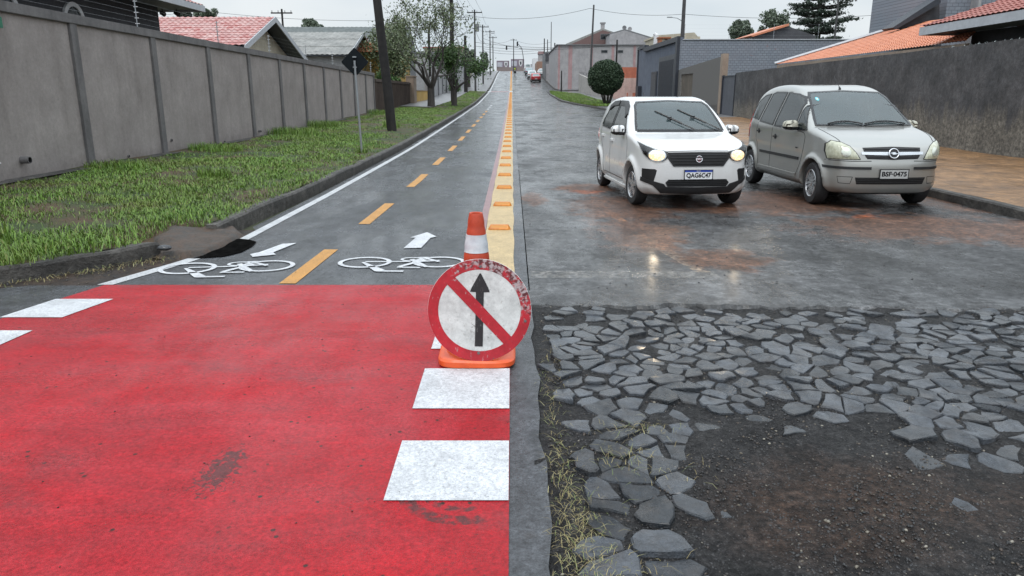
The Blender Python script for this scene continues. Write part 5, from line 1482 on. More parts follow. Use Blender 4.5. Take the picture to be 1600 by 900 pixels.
# ---------------------------------------------------------------- buildings
BM = {}
def stucco(name, c0, c1, stain=(.02, .02, .02), amt=.35, sc=1.0, rough=.85, streak=True, grime_z=None):
    s = NT(name); n1 = s.noise(1.3 * sc, 6, .65); n2 = s.noise(30, 5, .7)
    c = s.mix(s.ramp(n1, [(.35, 0.0), (.65, 1.0)]), c0, c1)
    if streak:
        st = s.noise(2.6, 5, .7, vec=s.mapped(scale=(1, 1, .12)))
        c = s.mix(s.ramp(st, [(.50, 0.0), (.72, amt)]), c, stain)
    if grime_z is not None:
        z = s.sep()[2]; g = s.ramp(s.math('ADD', s.math('MULTIPLY', z, -1 / grime_z), s.noise(3, 5, .7)), [(.15, 0.0), (.6, .55)])
        c = s.mix(g, c, stain)
    c = s.fract(c, 2.0 * sc, .86, 1.12, seed=3); c = s.fract(c, 16, .88, 1.10, seed=6)
    s.set(Base_Color=c, Roughness=rough); s.b.inputs['Specular IOR Level'].default_value = .3; s.bump(s.math('ADD', n2, s.noise(110, 3)), .35, .012)
    return s.m
def build_mats():
    BM['wall'] = stucco('stucco_taupe', (.265, .238, .228), (.310, .280, .268), (.15, .13, .12), .35, .8, grime_z=.7)
    BM['pilaster'] = stucco('concrete_pilaster', (.135, .130, .132), (.180, .172, .172), (.035, .035, .037), .5)
    BM['darkwall'] = stucco('dark_damp_wall', (.020, .021, .024), (.040, .041, .044), (.085, .080, .072), .55, 1.4, rough=.7)
    s = NT('damp_black_wall'); z = s.sep()[2]
    n1 = s.noise(1.1, 7, .7); st = s.noise(2.2, 6, .75, vec=s.mapped(scale=(1, 1, .18)))
    c = s.mix(s.ramp(n1, [(.35, 0.0), (.65, 1.0)]), (.030, .032, .036), (.062, .062, .066))
    low = s.ramp(s.math('ADD', s.math('MULTIPLY', z, -.42), st), [(-.30, 0.0), (.22, .85)])
    c = s.mix(low, c, s.mix(s.ramp(s.noise(12, 9, .78), [(.38, 0.0), (.62, 1.0)]), (.045, .042, .036), (.170, .156, .132)))
    c = s.fract(c, 1.6, .65, 1.6, seed=4); c = s.fract(c, 9, .6, 1.6, seed=1)
    s.set(Base_Color=c, Roughness=.75); s.bump(s.math('ADD', s.noise(35, 5), s.noise(8, 4)), .5, .02)
    BM['black'] = s.m
    BM['housegrey'] = stucco('paint_charcoal', (.060, .062, .070), (.078, .080, .088), (.04, .04, .045), .25)
    BM['soffit'] = plain('soffit_grey', (.20, .20, .21), .7, .1)
    BM['fascia'] = plain('fascia_pale', (.42, .44, .47), .5, .1)
    BM['cream'] = stucco('paint_cream', (.42, .38, .30), (.50, .46, .37), (.2, .18, .15), .25)
    BM['greyw'] = stucco('paint_pale_grey', (.27, .27, .28), (.33, .33, .34), (.15, .15, .15), .35)
    BM['greyd'] = stucco('paint_mid_grey', (.15, .155, .165), (.19, .195, .205), (.09, .09, .09), .3)
    BM['pinkgrey'] = stucco('paint_pinkish_grey', (.30, .295, .305), (.36, .352, .362), (.2, .19, .19), .35)
    BM['pink'] = stucco('paint_dusty_pink', (.33, .215, .22), (.38, .255, .26), (.2, .1, .1), .3)
    BM['salmon'] = stucco('paint_salmon', (.42, .13, .08), (.48, .17, .11), (.2, .1, .08), .3)
    BM['palepink'] = stucco('paint_pale_pink', (.48, .32, .29), (.55, .40, .36), (.25, .2, .18), .35)
    BM['yellow'] = stucco('paint_ochre', (.42, .26, .07), (.48, .32, .11), (.2, .15, .07), .4)
    BM['bluegrey'] = stucco('paint_blue_grey', (.105, .122, .16), (.13, .148, .185), (.06, .06, .07), .2)
    BM['navy'] = plain('trim_navy', (.022, .027, .038), .5, .2)
    BM['gate'] = plain('gate_charcoal', (.040, .046, .058), .45, .2)
    BM['steelgate'] = stucco('steel_gate_blue', (.075, .082, .100), (.095, .10, .12), (.05, .05, .05), .3, rough=.5)
    BM['brown'] = stucco('door_brown', (.10, .085, .070), (.13, .11, .09), (.05, .045, .04), .3)
    BM['slat'] = stucco('fence_brown', (.070, .052, .045), (.105, .080, .068), (.04, .035, .03), .3)
    BM['tan'] = stucco('pillar_tan', (.26, .20, .16), (.31, .25, .20), (.15, .12, .1), .3)
    BM['window'] = plain('window_glass_dark', (.02, .025, .03), .08, .3)
    BM['white'] = plain('white_trim', (.62, .63, .65), .5, .08)
    BM['pole'] = stucco('tarred_wood', (.010, .010, .011), (.024, .022, .022), (.05, .045, .04), .4, 3, rough=.7)
    BM['concpole'] = stucco('pole_grey', (.055, .055, .058), (.085, .085, .088), (.03, .03, .03), .3, 3)
    BM['galv'] = plain('galvanised_steel', (.30, .32, .34), .4, .12, metallic=.5)
    BM['wire'] = plain('wire_black', (.03, .03, .033), .6, .1)
    BM['brickred'] = plain('brick_red', (.30, .12, .06), .8, .3, 10)
    # painted brickwork
    s = NT('painted_brick_blue_grey'); bt = s.n('ShaderNodeTexBrick'); bt.inputs['Scale'].default_value = 1.0
    bt.inputs['Brick Width'].default_value = .30; bt.inputs['Row Height'].default_value = .17; bt.inputs['Mortar Size'].default_value = .016
    bt.inputs['Color1'].default_value = (.190, .215, .255, 1); bt.inputs['Color2'].default_value = (.225, .25, .29, 1); bt.inputs['Mortar'].default_value = (.115, .13, .16, 1)
    s.link(s.mapped(rot=(math.pi / 2, 0, 0)), bt.inputs['Vector'])
    c = s.mix(s.ramp(s.noise(.9, 6, .7), [(.45, 0.0), (.7, .5)]), bt.outputs['Color'], (.20, .20, .23))
    c = s.mix(s.ramp(s.noise(1.6, 3, .5, vec=s.mapped(loc=(2, 0, 5))), [(.70, 0.0), (.74, .5)]), c, (.25, .10, .09))
    s.set(Base_Color=c, Roughness=.75); s.bump(s.math('MULTIPLY', bt.outputs['Fac'], -1), .6, .02); BM['bricks'] = s.m
    s = NT('grey_block_wall'); bt = s.n('ShaderNodeTexBrick'); bt.inputs['Scale'].default_value = 1.0
    bt.inputs['Brick Width'].default_value = .32; bt.inputs['Row Height'].default_value = .16; bt.inputs['Mortar Size'].default_value = .014
    bt.inputs['Color1'].default_value = (.20, .195, .185, 1); bt.inputs['Color2'].default_value = (.25, .24, .225, 1); bt.inputs['Mortar'].default_value = (.12, .115, .11, 1)
    s.link(s.mapped(rot=(math.pi / 2, 0, math.pi / 2)), bt.inputs['Vector'])
    z = s.sep()[2]; st = s.noise(2.5, 6, .75, vec=s.mapped(scale=(1, 1, .2)))
    low = s.ramp(s.math('ADD', s.math('MULTIPLY', z, -.5), s.math('MULTIPLY', st, .6)), [(-.95, 0.0), (-.75, .9)])
    c = s.mix(low, bt.outputs['Color'], s.mix(s.ramp(st, [(.4, 0.0), (.62, 1.0)]), (.035, .032, .030), (.10, .09, .08)))
    s.set(Base_Color=c, Roughness=.8); s.bump(s.noise(30, 5), .5, .02); BM['block'] = s.m
    def tile(name, c0, c1, c2, mossy=.2):
        s = NT(name); bt = s.n('ShaderNodeTexBrick'); bt.inputs['Scale'].default_value = 1.0; bt.inputs['Brick Width'].default_value = .26; bt.inputs['Row Height'].default_value = .36; bt.inputs['Mortar Size'].default_value = .0; bt.offset = 0
        uv = s.n('ShaderNodeTexCoord').outputs['UV']; s.link(uv, bt.inputs['Vector'])
        bt.inputs['Color1'].default_value = (*c0, 1); bt.inputs['Color2'].default_value = (*c1, 1)
        c = s.mix(s.ramp(s.noise(1.2, 6, .7), [(.45, 0.0), (.7, mossy)]), bt.outputs['Color'], c2)
        s.set(Base_Color=c, Roughness=.55); s.bump(s.noise(40, 4), .3, .01); return s.m
    BM['tile_orange'] = tile('roof_tile_orange', (.50, .17, .085), (.60, .24, .13), (.36, .16, .10))
    BM['tile_red'] = tile('roof_tile_red', (.26, .07, .055), (.34, .12, .095), (.20, .12, .10))
    BM['tile_pink'] = tile('roof_tile_faded', (.38, .12, .11), (.52, .33, .31), (.42, .32, .31), .5)
    BM['fibro'] = stucco('fibre_cement', (.20, .205, .20), (.30, .30, .29), (.10, .10, .095), .5, .8)
    BM['fibrod'] = stucco('fibre_cement_dark', (.10, .115, .115), (.14, .155, .155), (.07, .07, .07), .4, .8)

def tile_roof(mb_name, p00, p10, p01, p11, mat, parent, pitch=.26, row=.36, amp=.035, step=.03, kind='tile', thick=.05):
    """p00-p10 runs along the eave, p01-p11 along the ridge (upslope); real corrugation and stepped rows"""
    p00, p10, p01, p11 = map(Vector, (p00, p10, p01, p11))
    W = max((p10 - p00).length, (p11 - p01).length); H = ((p01 - p00).length + (p11 - p10).length) / 2
    nu = int(W / pitch) * 6; nr = max(1, int(H / row))
    nrm = (p10 - p00).cross(p01 - p00) if (p01 - p00).length > .01 else (p10 - p00).cross(p11 - p00)
    if (p01 - p00).length < .01: nrm = (p10 - p00).cross(p11 - p10)
    nrm.normalize()
    if nrm.z < 0: nrm = -nrm
    vs = []; uvs = []; vv = []
    for r in range(nr):
        v0, v1 = r / nr, (r + 1) / nr
        vv += [(v0, step), (v1 - .001 / nr, 0.0)]
    for (v, dz) in vv:
        a = p00.lerp(p01, v); b = p10.lerp(p11, v)
        for i in range(nu + 1):
            u = i / nu; p = a.lerp(b, u); ph = u * W / pitch * 2 * math.pi
            h = amp * (.5 + .5 * math.sin(ph)) ** (.8 if kind == 'tile' else 1)
            vs.append(p + nrm * (h + dz)); uvs.append((u * W, v * H))
    n = nu + 1; fs = [(j * n + i, j * n + i + 1, (j + 1) * n + i + 1, (j + 1) * n + i) for j in range(len(vv) - 1) for i in range(nu)]
    mb = MB(); mb.add(vs, fs); o = mb.build(mb_name, mat, parent, fix=False, smooth=False)
    uvl = o.data.uv_layers.new(name='UVMap'); li = [l.vertex_index for l in o.data.loops]
    uvl.data.foreach_set('uv', [c for k in li for c in uvs[k]])
    return o
def roof_slab(mb, p00, p10, p01, p11, t=.12, dz=-.02):
    q = [Vector(p) + Vector((0, 0, dz)) for p in (p00, p10, p11, p01)]
    mb.prism([p - Vector((0, 0, t)) for p in q], (0, 0, t))

def fence_spikes(parent, pts, h=.55, n=5):
    """electric-fence posts with insulators, and their wires"""
    for p in pts:
        p = Vector(p); mb = MB(); mb.tube([p, p + Vector((0, 0, h))], .011, 6)
        ps = mb.build('fence_rod', BM['galv'], parent)
        ins = MB()
        for k in range(n):
          if h > 1: ins = MB()
          ins.tube([p + Vector((-.03, 0, .08 + k * (h - .12) / (n - 1))), p + Vector((.05, 0, .08 + k * (h - .12) / (n - 1)))], .008, 6)
          if h > 1 and k < n - 1: ins.build('insulator', BM['white'], ps)
        ins.build('insulator', BM['white'], ps)
    if len(pts) > 1:
        mb = MB()
        for k in range(n):
            z = .08 + k * (h - .12) / (n - 1); mb.tube([Vector(p) + Vector((.04, 0, z)) for p in pts], .0016, 3, cap=False)
        mb.build('electric_wire', BM['galv'], parent)

def make_left_wall():
    t = thing('perimeter_wall', 'long taupe stucco wall with dark grey pilasters and coping above the lawn', 'wall', (-7.62, 11.1, .3))
    top = lambda y: 2.92 - (y - 12.5) * .0087; X = -7.62
    def seg(mb, x0, x1, y0, y1, z0, zt, zo=0, zt2=None):
        a, b = zt(y0) + zo, zt(y1) + zo
        mb.prism([(x0, y0, z0), (x0, y1, z0), (x0, y1, b), (x0, y0, a)], (x1 - x0, 0, 0))
    y0, y1 = 11.1, 42.3
    mb = MB(); seg(mb, X - .15, X, y0, y1, -.1, top, -.13); mb.build('wall_panel', BM['wall'], t)
    ypos = [13.5 + 2.93 * k for k in range(10)] + [42.18]
    for y in ypos:
        mb = MB(); seg(mb, X - .10, X + .045, y - .11, y + .11, .2, top, -.125); mb.build('pilaster', BM['pilaster'], t, bevel=.008)
    mb = MB(); seg(mb, X - .17, X + .055, y0, y1 + .03, 2.0, top, 0)
    # coping: a band along the top
    mb = MB(); a, b = top(y0), top(y1 + .03)
    mb.prism([(X - .17, y0, a - .16), (X - .17, y1 + .03, b - .16), (X - .17, y1 + .03, b), (X - .17, y0, a)], (.23, 0, 0)); mb.build('coping', BM['pilaster'], t, bevel=.01)
    for (px, py, r, ln) in ((33, 250, .055, .14), (200, 244, .028, .03), (267, 219, .03, .03), (350, 221, .028, .03), (404, 205, .035, .08)):
        p = PX(px, py, X); m = MB(); M = Matrix.Translation((X + ln, p.y, p.z)) @ Matrix.Rotation(R(-90), 4, 'Y')
        m.lathe([(r * .8, 0), (r, 0), (r, ln + .05)], 16, M=M); m.m(1).lathe([(r * .8, .0), (r * .8, .05), (.001, .05)], 16, M=M)
        m.build('drain_pipe', [BM['pilaster'], CM['dark']], t, smooth=True)
    fence_spikes(t, [(X - .05, y, top(y)) for y in (11.4, 16.0, 20.3, 24.5, 28.8, 33.0, 37.4, 41.8)])
    t2 = thing('gatehouse_wall', 'smooth taupe wall end with two thin white bands at the left edge', 'wall', (-7.55, 8, .3))
    mb = MB(); mb.span((X - .22, 2, -.1), (X + .05, 11.08, 2.80)); mb.build('wall_panel', BM['wall'], t2, bevel=.01)
    for py in (190, 253):
        p = PX(12, py, X + .05); m = MB(); m.box((X + .054, 6.5, p.z), (.012, 9.1, .022)); m.build('white_band', BM['white'], t2)
    mb = MB(); mb.span((X - .25, 1.9, 2.803), (X + .09, 11.12, 2.93)); mb.build('coping', BM['pilaster'], t2)
    p = PX(0, 35, X + .06); t3 = MB(); t3.box((X + .075, p.y - .10, p.z), (.02, .24, .16)); o = t3.build('house_plate', plain('enamel_green', (.01, .14, .08), .3, .1), None, bevel=.005); tag(o, 'small green plate fixed high on the wall at the left edge', 'plate')
def gable_house(name, label, X0, X1, Yr, Y0, Y1, zr, z0, z1, zb, wallm, roofm, over=.6, kind='tile', pitch=.26, row=.36, wall_y=None, fascia='fascia', slabm=None):
    """ridge along X at Yr (height zr); near eave Y0,z0; far eave Y1,z1; gable end at X1 (towards the street)"""
    t = thing(name, label, 'house', ((X0 + X1) / 2, Yr, zb))
    xw = X1 - over
    k0 = (zr - z0) / (Yr - Y0); k1 = (zr - z1) / (Y1 - Yr)
    wy0, wy1 = Y0 + .5, Y1 - .5
    mb = MB(); mb.prism([(X0 + .3, wy0, zb - .3), (X0 + .3, wy1, zb - .3), (X0 + .3, wy1, z1 + k1 * .5 - .16), (X0 + .3, Yr, zr - .16), (X0 + .3, wy0, z0 + k0 * .5 - .16)], (xw - X0 - .3, 0, 0))
    mb.build('wall', wallm, t)
    tile_roof('roof', (X1, Y0, z0), (X0, Y0, z0), (X1, Yr, zr), (X0, Yr, zr), roofm, t, kind=kind, pitch=pitch, row=row)
    tile_roof('roof', (X0, Y1, z1), (X1, Y1, z1), (X0, Yr, zr), (X1, Yr, zr), roofm, t, kind=kind, pitch=pitch, row=row)
    m = MB(); roof_slab(m, (X1 - .02, Y0, z0), (X0, Y0, z0), (X1 - .02, Yr, zr), (X0, Yr, zr), .05); roof_slab(m, (X0, Y1, z1), (X1 - .02, Y1, z1), (X0, Yr, zr), (X1 - .02, Yr, zr), .05); m.build('soffit', slabm or BM['navy'], t)
    m = MB()
    for (ya, za, yb, zb_) in ((Y0, z0, Yr, zr), (Yr, zr, Y1, z1)):
        m.prism([(X1, ya, za + .03), (X1, yb, zb_ + .03), (X1, yb, zb_ - .21), (X1, ya, za - .21)], (.05, 0, 0))
    m.build('bargeboard', BM[fascia], t)
    return t
def box_house(name, label, x0, x1, y0, y1, zb, zt, wallm, cat='building'):
    t = thing(name, label, cat, ((x0 + x1) / 2, (y0 + y1) / 2, zb)); mb = MB(); mb.span((x0, y0, zb - .4), (x1, y1, zt)); mb.build('wall', wallm, t)
    return t
def win(parent, a, b, n, frame=.06, fm=None, gm=None, name='window', depth=.03):
    """window as frame with a pane, on an axis-aligned wall; a, b opposite corners on the wall plane, n outward normal axis ('x-','x+','y-')"""
    a = Vector(a); b = Vector(b); fm = fm or BM['white']; gm = gm or BM['window']
    nv = {'x-': Vector((-1, 0, 0)), 'x+': Vector((1, 0, 0)), 'y-': Vector((0, -1, 0))}[n]
    m = MB()
    lo = Vector([min(a[i], b[i]) for i in range(3)]); hi = Vector([max(a[i], b[i]) for i in range(3)])
    ax = 1 if n[0] == 'x' else 0
    def bar(l, h):
        l = l.copy(); h = h.copy(); d = nv * depth
        p = l + Vector([min(0, d[i]) for i in range(3)]); q = h + Vector([max(0, d[i]) for i in range(3)]); m.span(p, q)
    l = lo.copy(); h = hi.copy(); h2 = h.copy(); h2.z = lo.z + frame; bar(l, h2); l2 = l.copy(); l2.z = hi.z - frame; bar(l2, h)
    u = Vector((0, 0, 0)); u[ax] = frame; z = Vector((0, 0, frame))
    q = lo + u; q.z = hi.z - frame; bar(lo + z, q); q = hi.copy(); q.z = hi.z - frame; p = hi - u; p.z = lo.z + frame; bar(p, q)
    fr = m.build(name, fm, parent)
    m = MB(); p = lo + u + z; q = hi - u - z; m.span(p + nv * .004, q + nv * .012); m.build('pane', gm, fr)
    return fr
def make_left_houses():
    # charcoal house
    X = -11.0
    t = thing('charcoal_house', 'dark grey house with tiled roof overhanging the wall at the top left', 'house', (-15, 14, .3))
    mb = MB(); mb.span((-19, 3, 0), (X, 24.4, 4.30)); mb.build('wall', BM['housegrey'], t)
    e = P(312, 13, 24.9); ex = e.x; ez = e.z + .08; ey = 25.2; rz = 6.6; rx = -15.2
    tile_roof('roof', (ex, 2.4, ez), (ex, ey, ez), (rx, 6, rz), (rx, ey - 4.2, rz), BM['tile_pink'], t)
    tile_roof('roof', (ex, ey, ez), (-20, ey, ez), (rx, ey - 4.2, rz), (-15.4, ey - 4.2, rz), BM['tile_pink'], t)
    m = MB(); m.span((X, 2.4, ez - .10), (ex - .02, ey, ez - .03)); m.span((-20, 24.4, ez - .10), (X - .003, ey, ez - .03)); m.build('soffit', BM['soffit'], t)
    m = MB(); m.span((ex - .02, 2.4, ez - .16), (ex + .04, ey + .04, ez + .02)); m.span((-20, ey, ez - .16), (ex - .022, ey + .05, ez + .02)); m.build('fascia', BM['fascia'], t)
    for pc in (6, 113):
        p = PX(pc, 22 if pc > 50 else 6, X); r0, r1 = .47, .36; cz = p.z - .18
        m = MB(); n = 20; vs = []
        for k in range(n + 1):
            a = math.pi * k / n
            for r in (r0, r1): vs += [(X, p.y + r * math.cos(a), cz + r * math.sin(a)), (X + .06, p.y + r * math.cos(a), cz + r * math.sin(a))]
        fs = []
        for k in range(n): o = k * 4; fs += [(o, o + 1, o + 5, o + 4), (o + 1, o + 3, o + 7, o + 5), (o + 3, o + 2, o + 6, o + 7)]
        m.add(vs, fs)
        for s_ in (-1, 1): m.span((X, p.y + s_ * r1 - (.0 if s_ > 0 else .11), cz - 1.1), (X + .06, p.y + s_ * r1 + (.11 if s_ > 0 else 0), cz - .003))
        w = m.build('arched_window', BM['white'], t)
        m = MB(); m.prism([(X + .004, p.y - r1, cz - 1.1)] + [(X + .004, p.y - r1 * math.cos(a), cz + r1 * math.sin(a)) for a in np.linspace(0, math.pi, 14)] + [(X + .004, p.y + r1, cz - 1.1)], (.02, 0, 0)); m.build('pane', BM['window'], w)
    for px, py in ((253, 22), (275, 22)):
        p = P(px, py, 24.75); m = MB(); m.tube([(p.x, 24.8, ez - .1), (p.x, 24.8, ez - .2)], .012, 6); m.tube([(p.x - .06, 24.8, ez - .22), (p.x + .08, 24.75, ez - .28)], [.05, .075], 10); m.build('spotlight', CM['dark'], t)
    gable_house('cream_gabled_house', 'cream house with faded red tiled roof and pale bargeboard behind the left wall', -18.5, -10.9, 36, 31.6, 41.2, 4.95, 3.45, 3.25, .4, BM['cream'], BM['tile_pink'], over=.75)
    gable_house('grey_roofed_house', 'grey house with weathered fibre cement sheet roof beyond the cream gable', -17.5, -11.4, 60, 54, 66, 6.1, 4.15, 4.2, .6, BM['greyw'], BM['fibro'], over=.5, kind='sheet', pitch=.35, row=1.6)
    m = thing('brown_gate_fence', 'dark brown slatted sliding fence between grey wall and tan pillar', 'fence', (-7.6, 50, .3))
    mb = MB()
    for k in range(60): 
        y = 42.6 + k * .24; mb.box((-7.6, y, 1.36), (.04, .10, 2.0))
    mb.build('slat', BM['slat'], m); mb = MB(); mb.span((-7.66, 42.5, 2.2), (-7.54, 57, 2.32)); mb.span((-7.66, 42.5, .4), (-7.54, 57, .5)); mb.span((-7.72, 42.5, .35), (-7.67, 57, 2.2)); mb.build('rail', BM['slat'], m)
    m = thing('tan_pillar', 'tan square gate pillar at the far end of the brown fence', 'pillar', (-7.6, 58, .4)); mb = MB(); mb.span((-7.9, 57.05, .2), (-7.3, 58.6, 2.75)); mb.build('shaft', BM['tan'], m, bevel=.02); mb = MB(); mb.span((-7.95, 57, 2.755), (-7.25, 58.65, 2.83)); mb.build('cap', BM['tan'], m)
    m = thing('ochre_wall', 'low mossy ochre wall beside the tan pillar', 'wall', (-7.6, 64, .4)); mb = MB(); mb.span((-7.75, 58.7, .2), (-7.5, 69, 1.75)); mb.build('panel', BM['yellow'], m); mb = MB(); mb.span((-7.8, 58.7, 1.753), (-7.45, 69, 1.81)); mb.build('coping', BM['tan'], m)
    t = box_house('ochre_house', 'ochre yellow house half hidden behind the leafy trees', -17, -9.8, 60, 74, .5, 4.7, BM['yellow'], 'house')
    tile_roof('roof', (-9.3, 59.4, 4.6), (-9.3, 74.6, 4.6), (-13.4, 63, 6.2), (-13.4, 71, 6.2), BM['tile_orange'], t); tile_roof('roof', (-17.5, 59.4, 4.6), (-9.3, 59.4, 4.6), (-13.5, 63, 6.2), (-13.4, 63, 6.2), BM['tile_orange'], t)
    win(t, (-9.8, 63, 1.6), (-9.8, 65, 3.0), 'x+'); win(t, (-13, 60, 1.6), (-11, 60, 3.0), 'y-')
    t = thing('sheet_roofed_shed', 'long blue-grey sheet roof rising behind the bare tree', 'building', (-18, 85, .8)); mb = MB(); mb.span((-28, 78, 0), (-11.5, 92, 5.6)); mb.build('wall', BM['greyd'], t)
    tile_roof('roof', (-11, 77.4, 5.55), (-28.5, 77.4, 5.55), (-11, 86, 8.6), (-28.5, 86, 8.6), BM['fibrod'], t, kind='sheet', pitch=.5, row=2.2)
    m = MB(); m.prism([(-11.2, 78, 5.6), (-11.2, 92, 5.6), (-11.2, 86, 8.5)], (-.3, 0, 0)); m.build('gable', BM['greyd'], t)
    t = thing('grey_street_wall', 'pale grey street wall behind the trees on the left', 'wall', (-7.8, 84, 1)); mb = MB()
    for k in range(6):
        a = 69.1 + k * 4.8; mb.span((-7.9, a, zp(a) - .3), (-7.6, a + 4.79, zp(a) + 2.25))
    mb.build('panel', BM['greyw'], t)
    mb = MB()
    for k in range(7): mb.box((-7.55, 69.1 + k * 4.8, zp(69 + k * 4.8) + 1.1), (.12, .3, 2.5))
    mb.build('pilaster', BM['greyd'], t)
    t = box_house('grey_block_house', 'grey flat-roofed building beyond the far red crossing on the left', -15, -7.9, 104, 128, 1.9, 6.7, BM['greyw'])
    for k in range(4): win(t, (-7.9, 106 + k * 5, 3.6), (-7.9, 108 + k * 5, 5.0), 'x+')
    m = MB(); m.span((-15.1, 103.9, 6.703), (-7.75, 128.1, 6.95)); m.build('parapet', BM['greyd'], t)
    t = box_house('beige_house', 'small beige house far up the left side of the street', -15, -8.2, 133, 160, 4, 9.0, BM['cream'], 'house')
    for k in range(3): win(t, (-8.2, 136 + k * 7, 6.2), (-8.2, 138 + k * 7, 7.6), 'x+')
    m = MB(); m.span((-15.3, 132.6, 9.003), (-7.9, 160.3, 9.2)); m.build('roof', BM['tile_red'], t)
    t = thing('far_garden_wall', 'grey garden wall climbing the hill beyond the far crossing', 'wall', (-7.6, 180, 6)); mb = MB()
    for k in range(15):
        a = 160.5 + k * 4; mb.span((-7.8, a, zp(a) - .5), (-7.6, a + 3.99, zp(a) + 1.9))
    mb.build('panel', BM['pilaster'], t)

def make_right_side():
    X = 12.0
    # long black damp wall
    t = thing('black_wall', 'long damp blackened wall with pale stains behind the silver car', 'wall', (X, 24, .1))
    mb = MB(); n = 24; y0, y1 = 3.0, 41.2; vs = []
    for k in range(n + 1):
        y = y0 + (y1 - y0) * k / n; zt = 2.84 - (y - 17.5) * .0085 + .012 * math.sin(y * 2.1)
        vs += [(X, y, -.1), (X, y, zt), (X + .18, y, zt + .005), (X + .18, y, -.1)]
    fs = [(0, 1, 2, 3), tuple(len(vs) - 4 + i for i in (3, 2, 1, 0))]
    for k in range(n):
        for i in range(4): fs.append((k * 4 + i, (k + 1) * 4 + i, (k + 1) * 4 + (i + 1) % 4, k * 4 + (i + 1) % 4))
    mb.add(vs, fs); mb.build('wall_panel', BM['black'], t)
    mb = MB(); rg = random.Random(2)
    for k in range(90):
        y = rg.uniform(6, 22); z = 2.84 - (y - 17.5) * .0085; mb.tube([(X + rg.uniform(.03, .15), y, z - .01), (X + rg.uniform(.03, .15), y + rg.uniform(-.02, .02), z + rg.uniform(.02, .06))], [.012, .002], 4)
    mb.build('glass_shards', plain('shard_glass', (.35, .40, .40), .1, .3), t)
    # steel gate
    t = thing('steel_gate', 'blue-grey sheet steel gate between the black wall and the block wall', 'gate', (X, 42.5, .2)); mb = MB(); mb.span((X + .05, 41.3, .2), (X + .10, 43.75, 2.45)); mb.build('sheet', BM['steelgate'], t)
    mb = MB()
    for y in (41.26, 43.72): mb.span((X - .02, y, .1), (X + .12, y + .09, 2.56))
    mb.span((X + .02, 41.36, 2.452), (X + .13, 43.71, 2.52)); mb.build('frame', BM['navy'], t)
    # grey block wall with doorway
    t = thing('block_wall', 'weathered grey block wall with tall brown doorway beside the steel gate', 'wall', (X, 49, .3))
    def top(y): return 3.62 - (y - 44) * .037
    mb = MB()
    for a, b, z0 in ((44.3, 51.0, -.1), (51.0, 54.6, 2.85), (54.6, 55.5, -.1)):
        mb.prism([(X, a, z0), (X, b, z0), (X, b, top(b)), (X, a, top(a))], (.2, 0, 0))
    mb.build('wall_panel', BM['block'], t)
    mb = MB(); mb.span((X - .05, 43.83, -.1), (X + .28, 44.28, 3.75)); mb.build('pillar', BM['tan'], t)
    mb = MB(); mb.span((X + .08, 51.0, .2), (X + .14, 54.6, 2.85)); dr = mb.build('door', BM['brown'], t)
    # blue-grey gate house
    zt = 5.45
    t = thing('blue_grey_house', 'blue-grey rendered house front with dark framed gates and painted brick side', 'house', (X + 4, 64, .6))
    mb = MB(); mb.span((X, 55.8, 0), (X + .3, 73.5, zt)); mb.build('wall', BM['bluegrey'], t)
    mb = MB(); mb.span((X + .01, 55.52, 0), (27, 55.78, 5.25)); mb.build('brick_wall', BM['bricks'], t)
    mb = MB(); mb.span((X + .302, 55.79, 0), (26.8, 72, 4.9)); mb.build('rear_wing', BM['greyd'], t)
    mb = MB(); mb.span((X + .2, 55.45, 5.252), (27.1, 55.86, 5.31)); mb.build('flashing', BM['fascia'], t)
    m = MB(); m.span((X - .22, 55.45, .3), (X - .002, 56.0, zt + .05)); m.span((X - .22, 56.01, zt - .30), (X - .003, 69.6, zt + .04)); m.span((X - .10, 73.2, .5), (X - .002, 73.6, zt + .25)); m.span((X - .1, 69.7, zt + .04), (X + .3, 73.19, zt + .3)); m.build('dark_frame', BM['navy'], t)
    m = MB(); m.span((X - .10, 56.4, .6), (X - .004, 62.6, 4.35)); gt = m.build('gate', BM['gate'], t)
    m = MB()
    for k in range(24): m.span((X - .115, 56.9 + k * .23, .7), (X - .101, 57.02 + k * .23, 4.0))
    m.build('gate_panel', BM['navy'], gt)
    m = MB(); m.span((X - .08, 63.4, .6), (X - .004, 65.9, 3.3)); dr = m.build('door', BM['navy'], t)
    m = MB(); m.span((X - .10, 63.7, .8), (X - .081, 65.6, 3.1)); m.build('door_panel', BM['gate'], dr)
    m = MB(); m.span((X - .35, 70.8, .9), (X - .004, 72.2, 2.2)); m.build('meter_cage', BM['navy'], t, bevel=.02)
    fence_spikes(t, [(X + .4 + k * 3.2, 56, 5.25) for k in range(4)] + [], h=1.1, n=5)
    # structures on and behind it
    t = thing('brick_chimney', 'red brick barbecue chimney rising behind the blue-grey house', 'chimney', P(1039, 64, 70)[:]); a = P(1030, 70, 70); b = P(1047, 60, 70)
    m = MB(); m.span((a.x, 70, a.z - 1.5), (a.x + .25, 71, b.z)); m.span((b.x - .25, 70, a.z - 1.5), (b.x, 71, b.z)); m.span((a.x + .252, 70, a.z - 1.5), (b.x - .252, 71, a.z + .12)); m.build('flue', BM['brickred'], t); m = MB(); m.span((a.x - .08, 69.9, b.z + .003), (b.x + .08, 71.1, b.z + .13)); m.build('cap', BM['brickred'], t)
    t = box_house('beige_upper_house', 'beige upper storey with low gable behind the red brick chimney', P(1026, 60, 85).x, P(1094, 60, 85).x, 85, 92, 1, P(1040, 57, 85).z, BM['cream'], 'house')
    a = P(1024, 57, 85); b = P(1096, 62, 85); c = P(1084, 51, 85); m = MB(); m.prism([(a.x, 84.7, a.z - .1), (b.x, 84.7, b.z - .2), (c.x, 84.7, c.z), (a.x, 84.7, a.z + .1)], (0, 7.6, 0)); m.build('roof', BM['cream'], t)
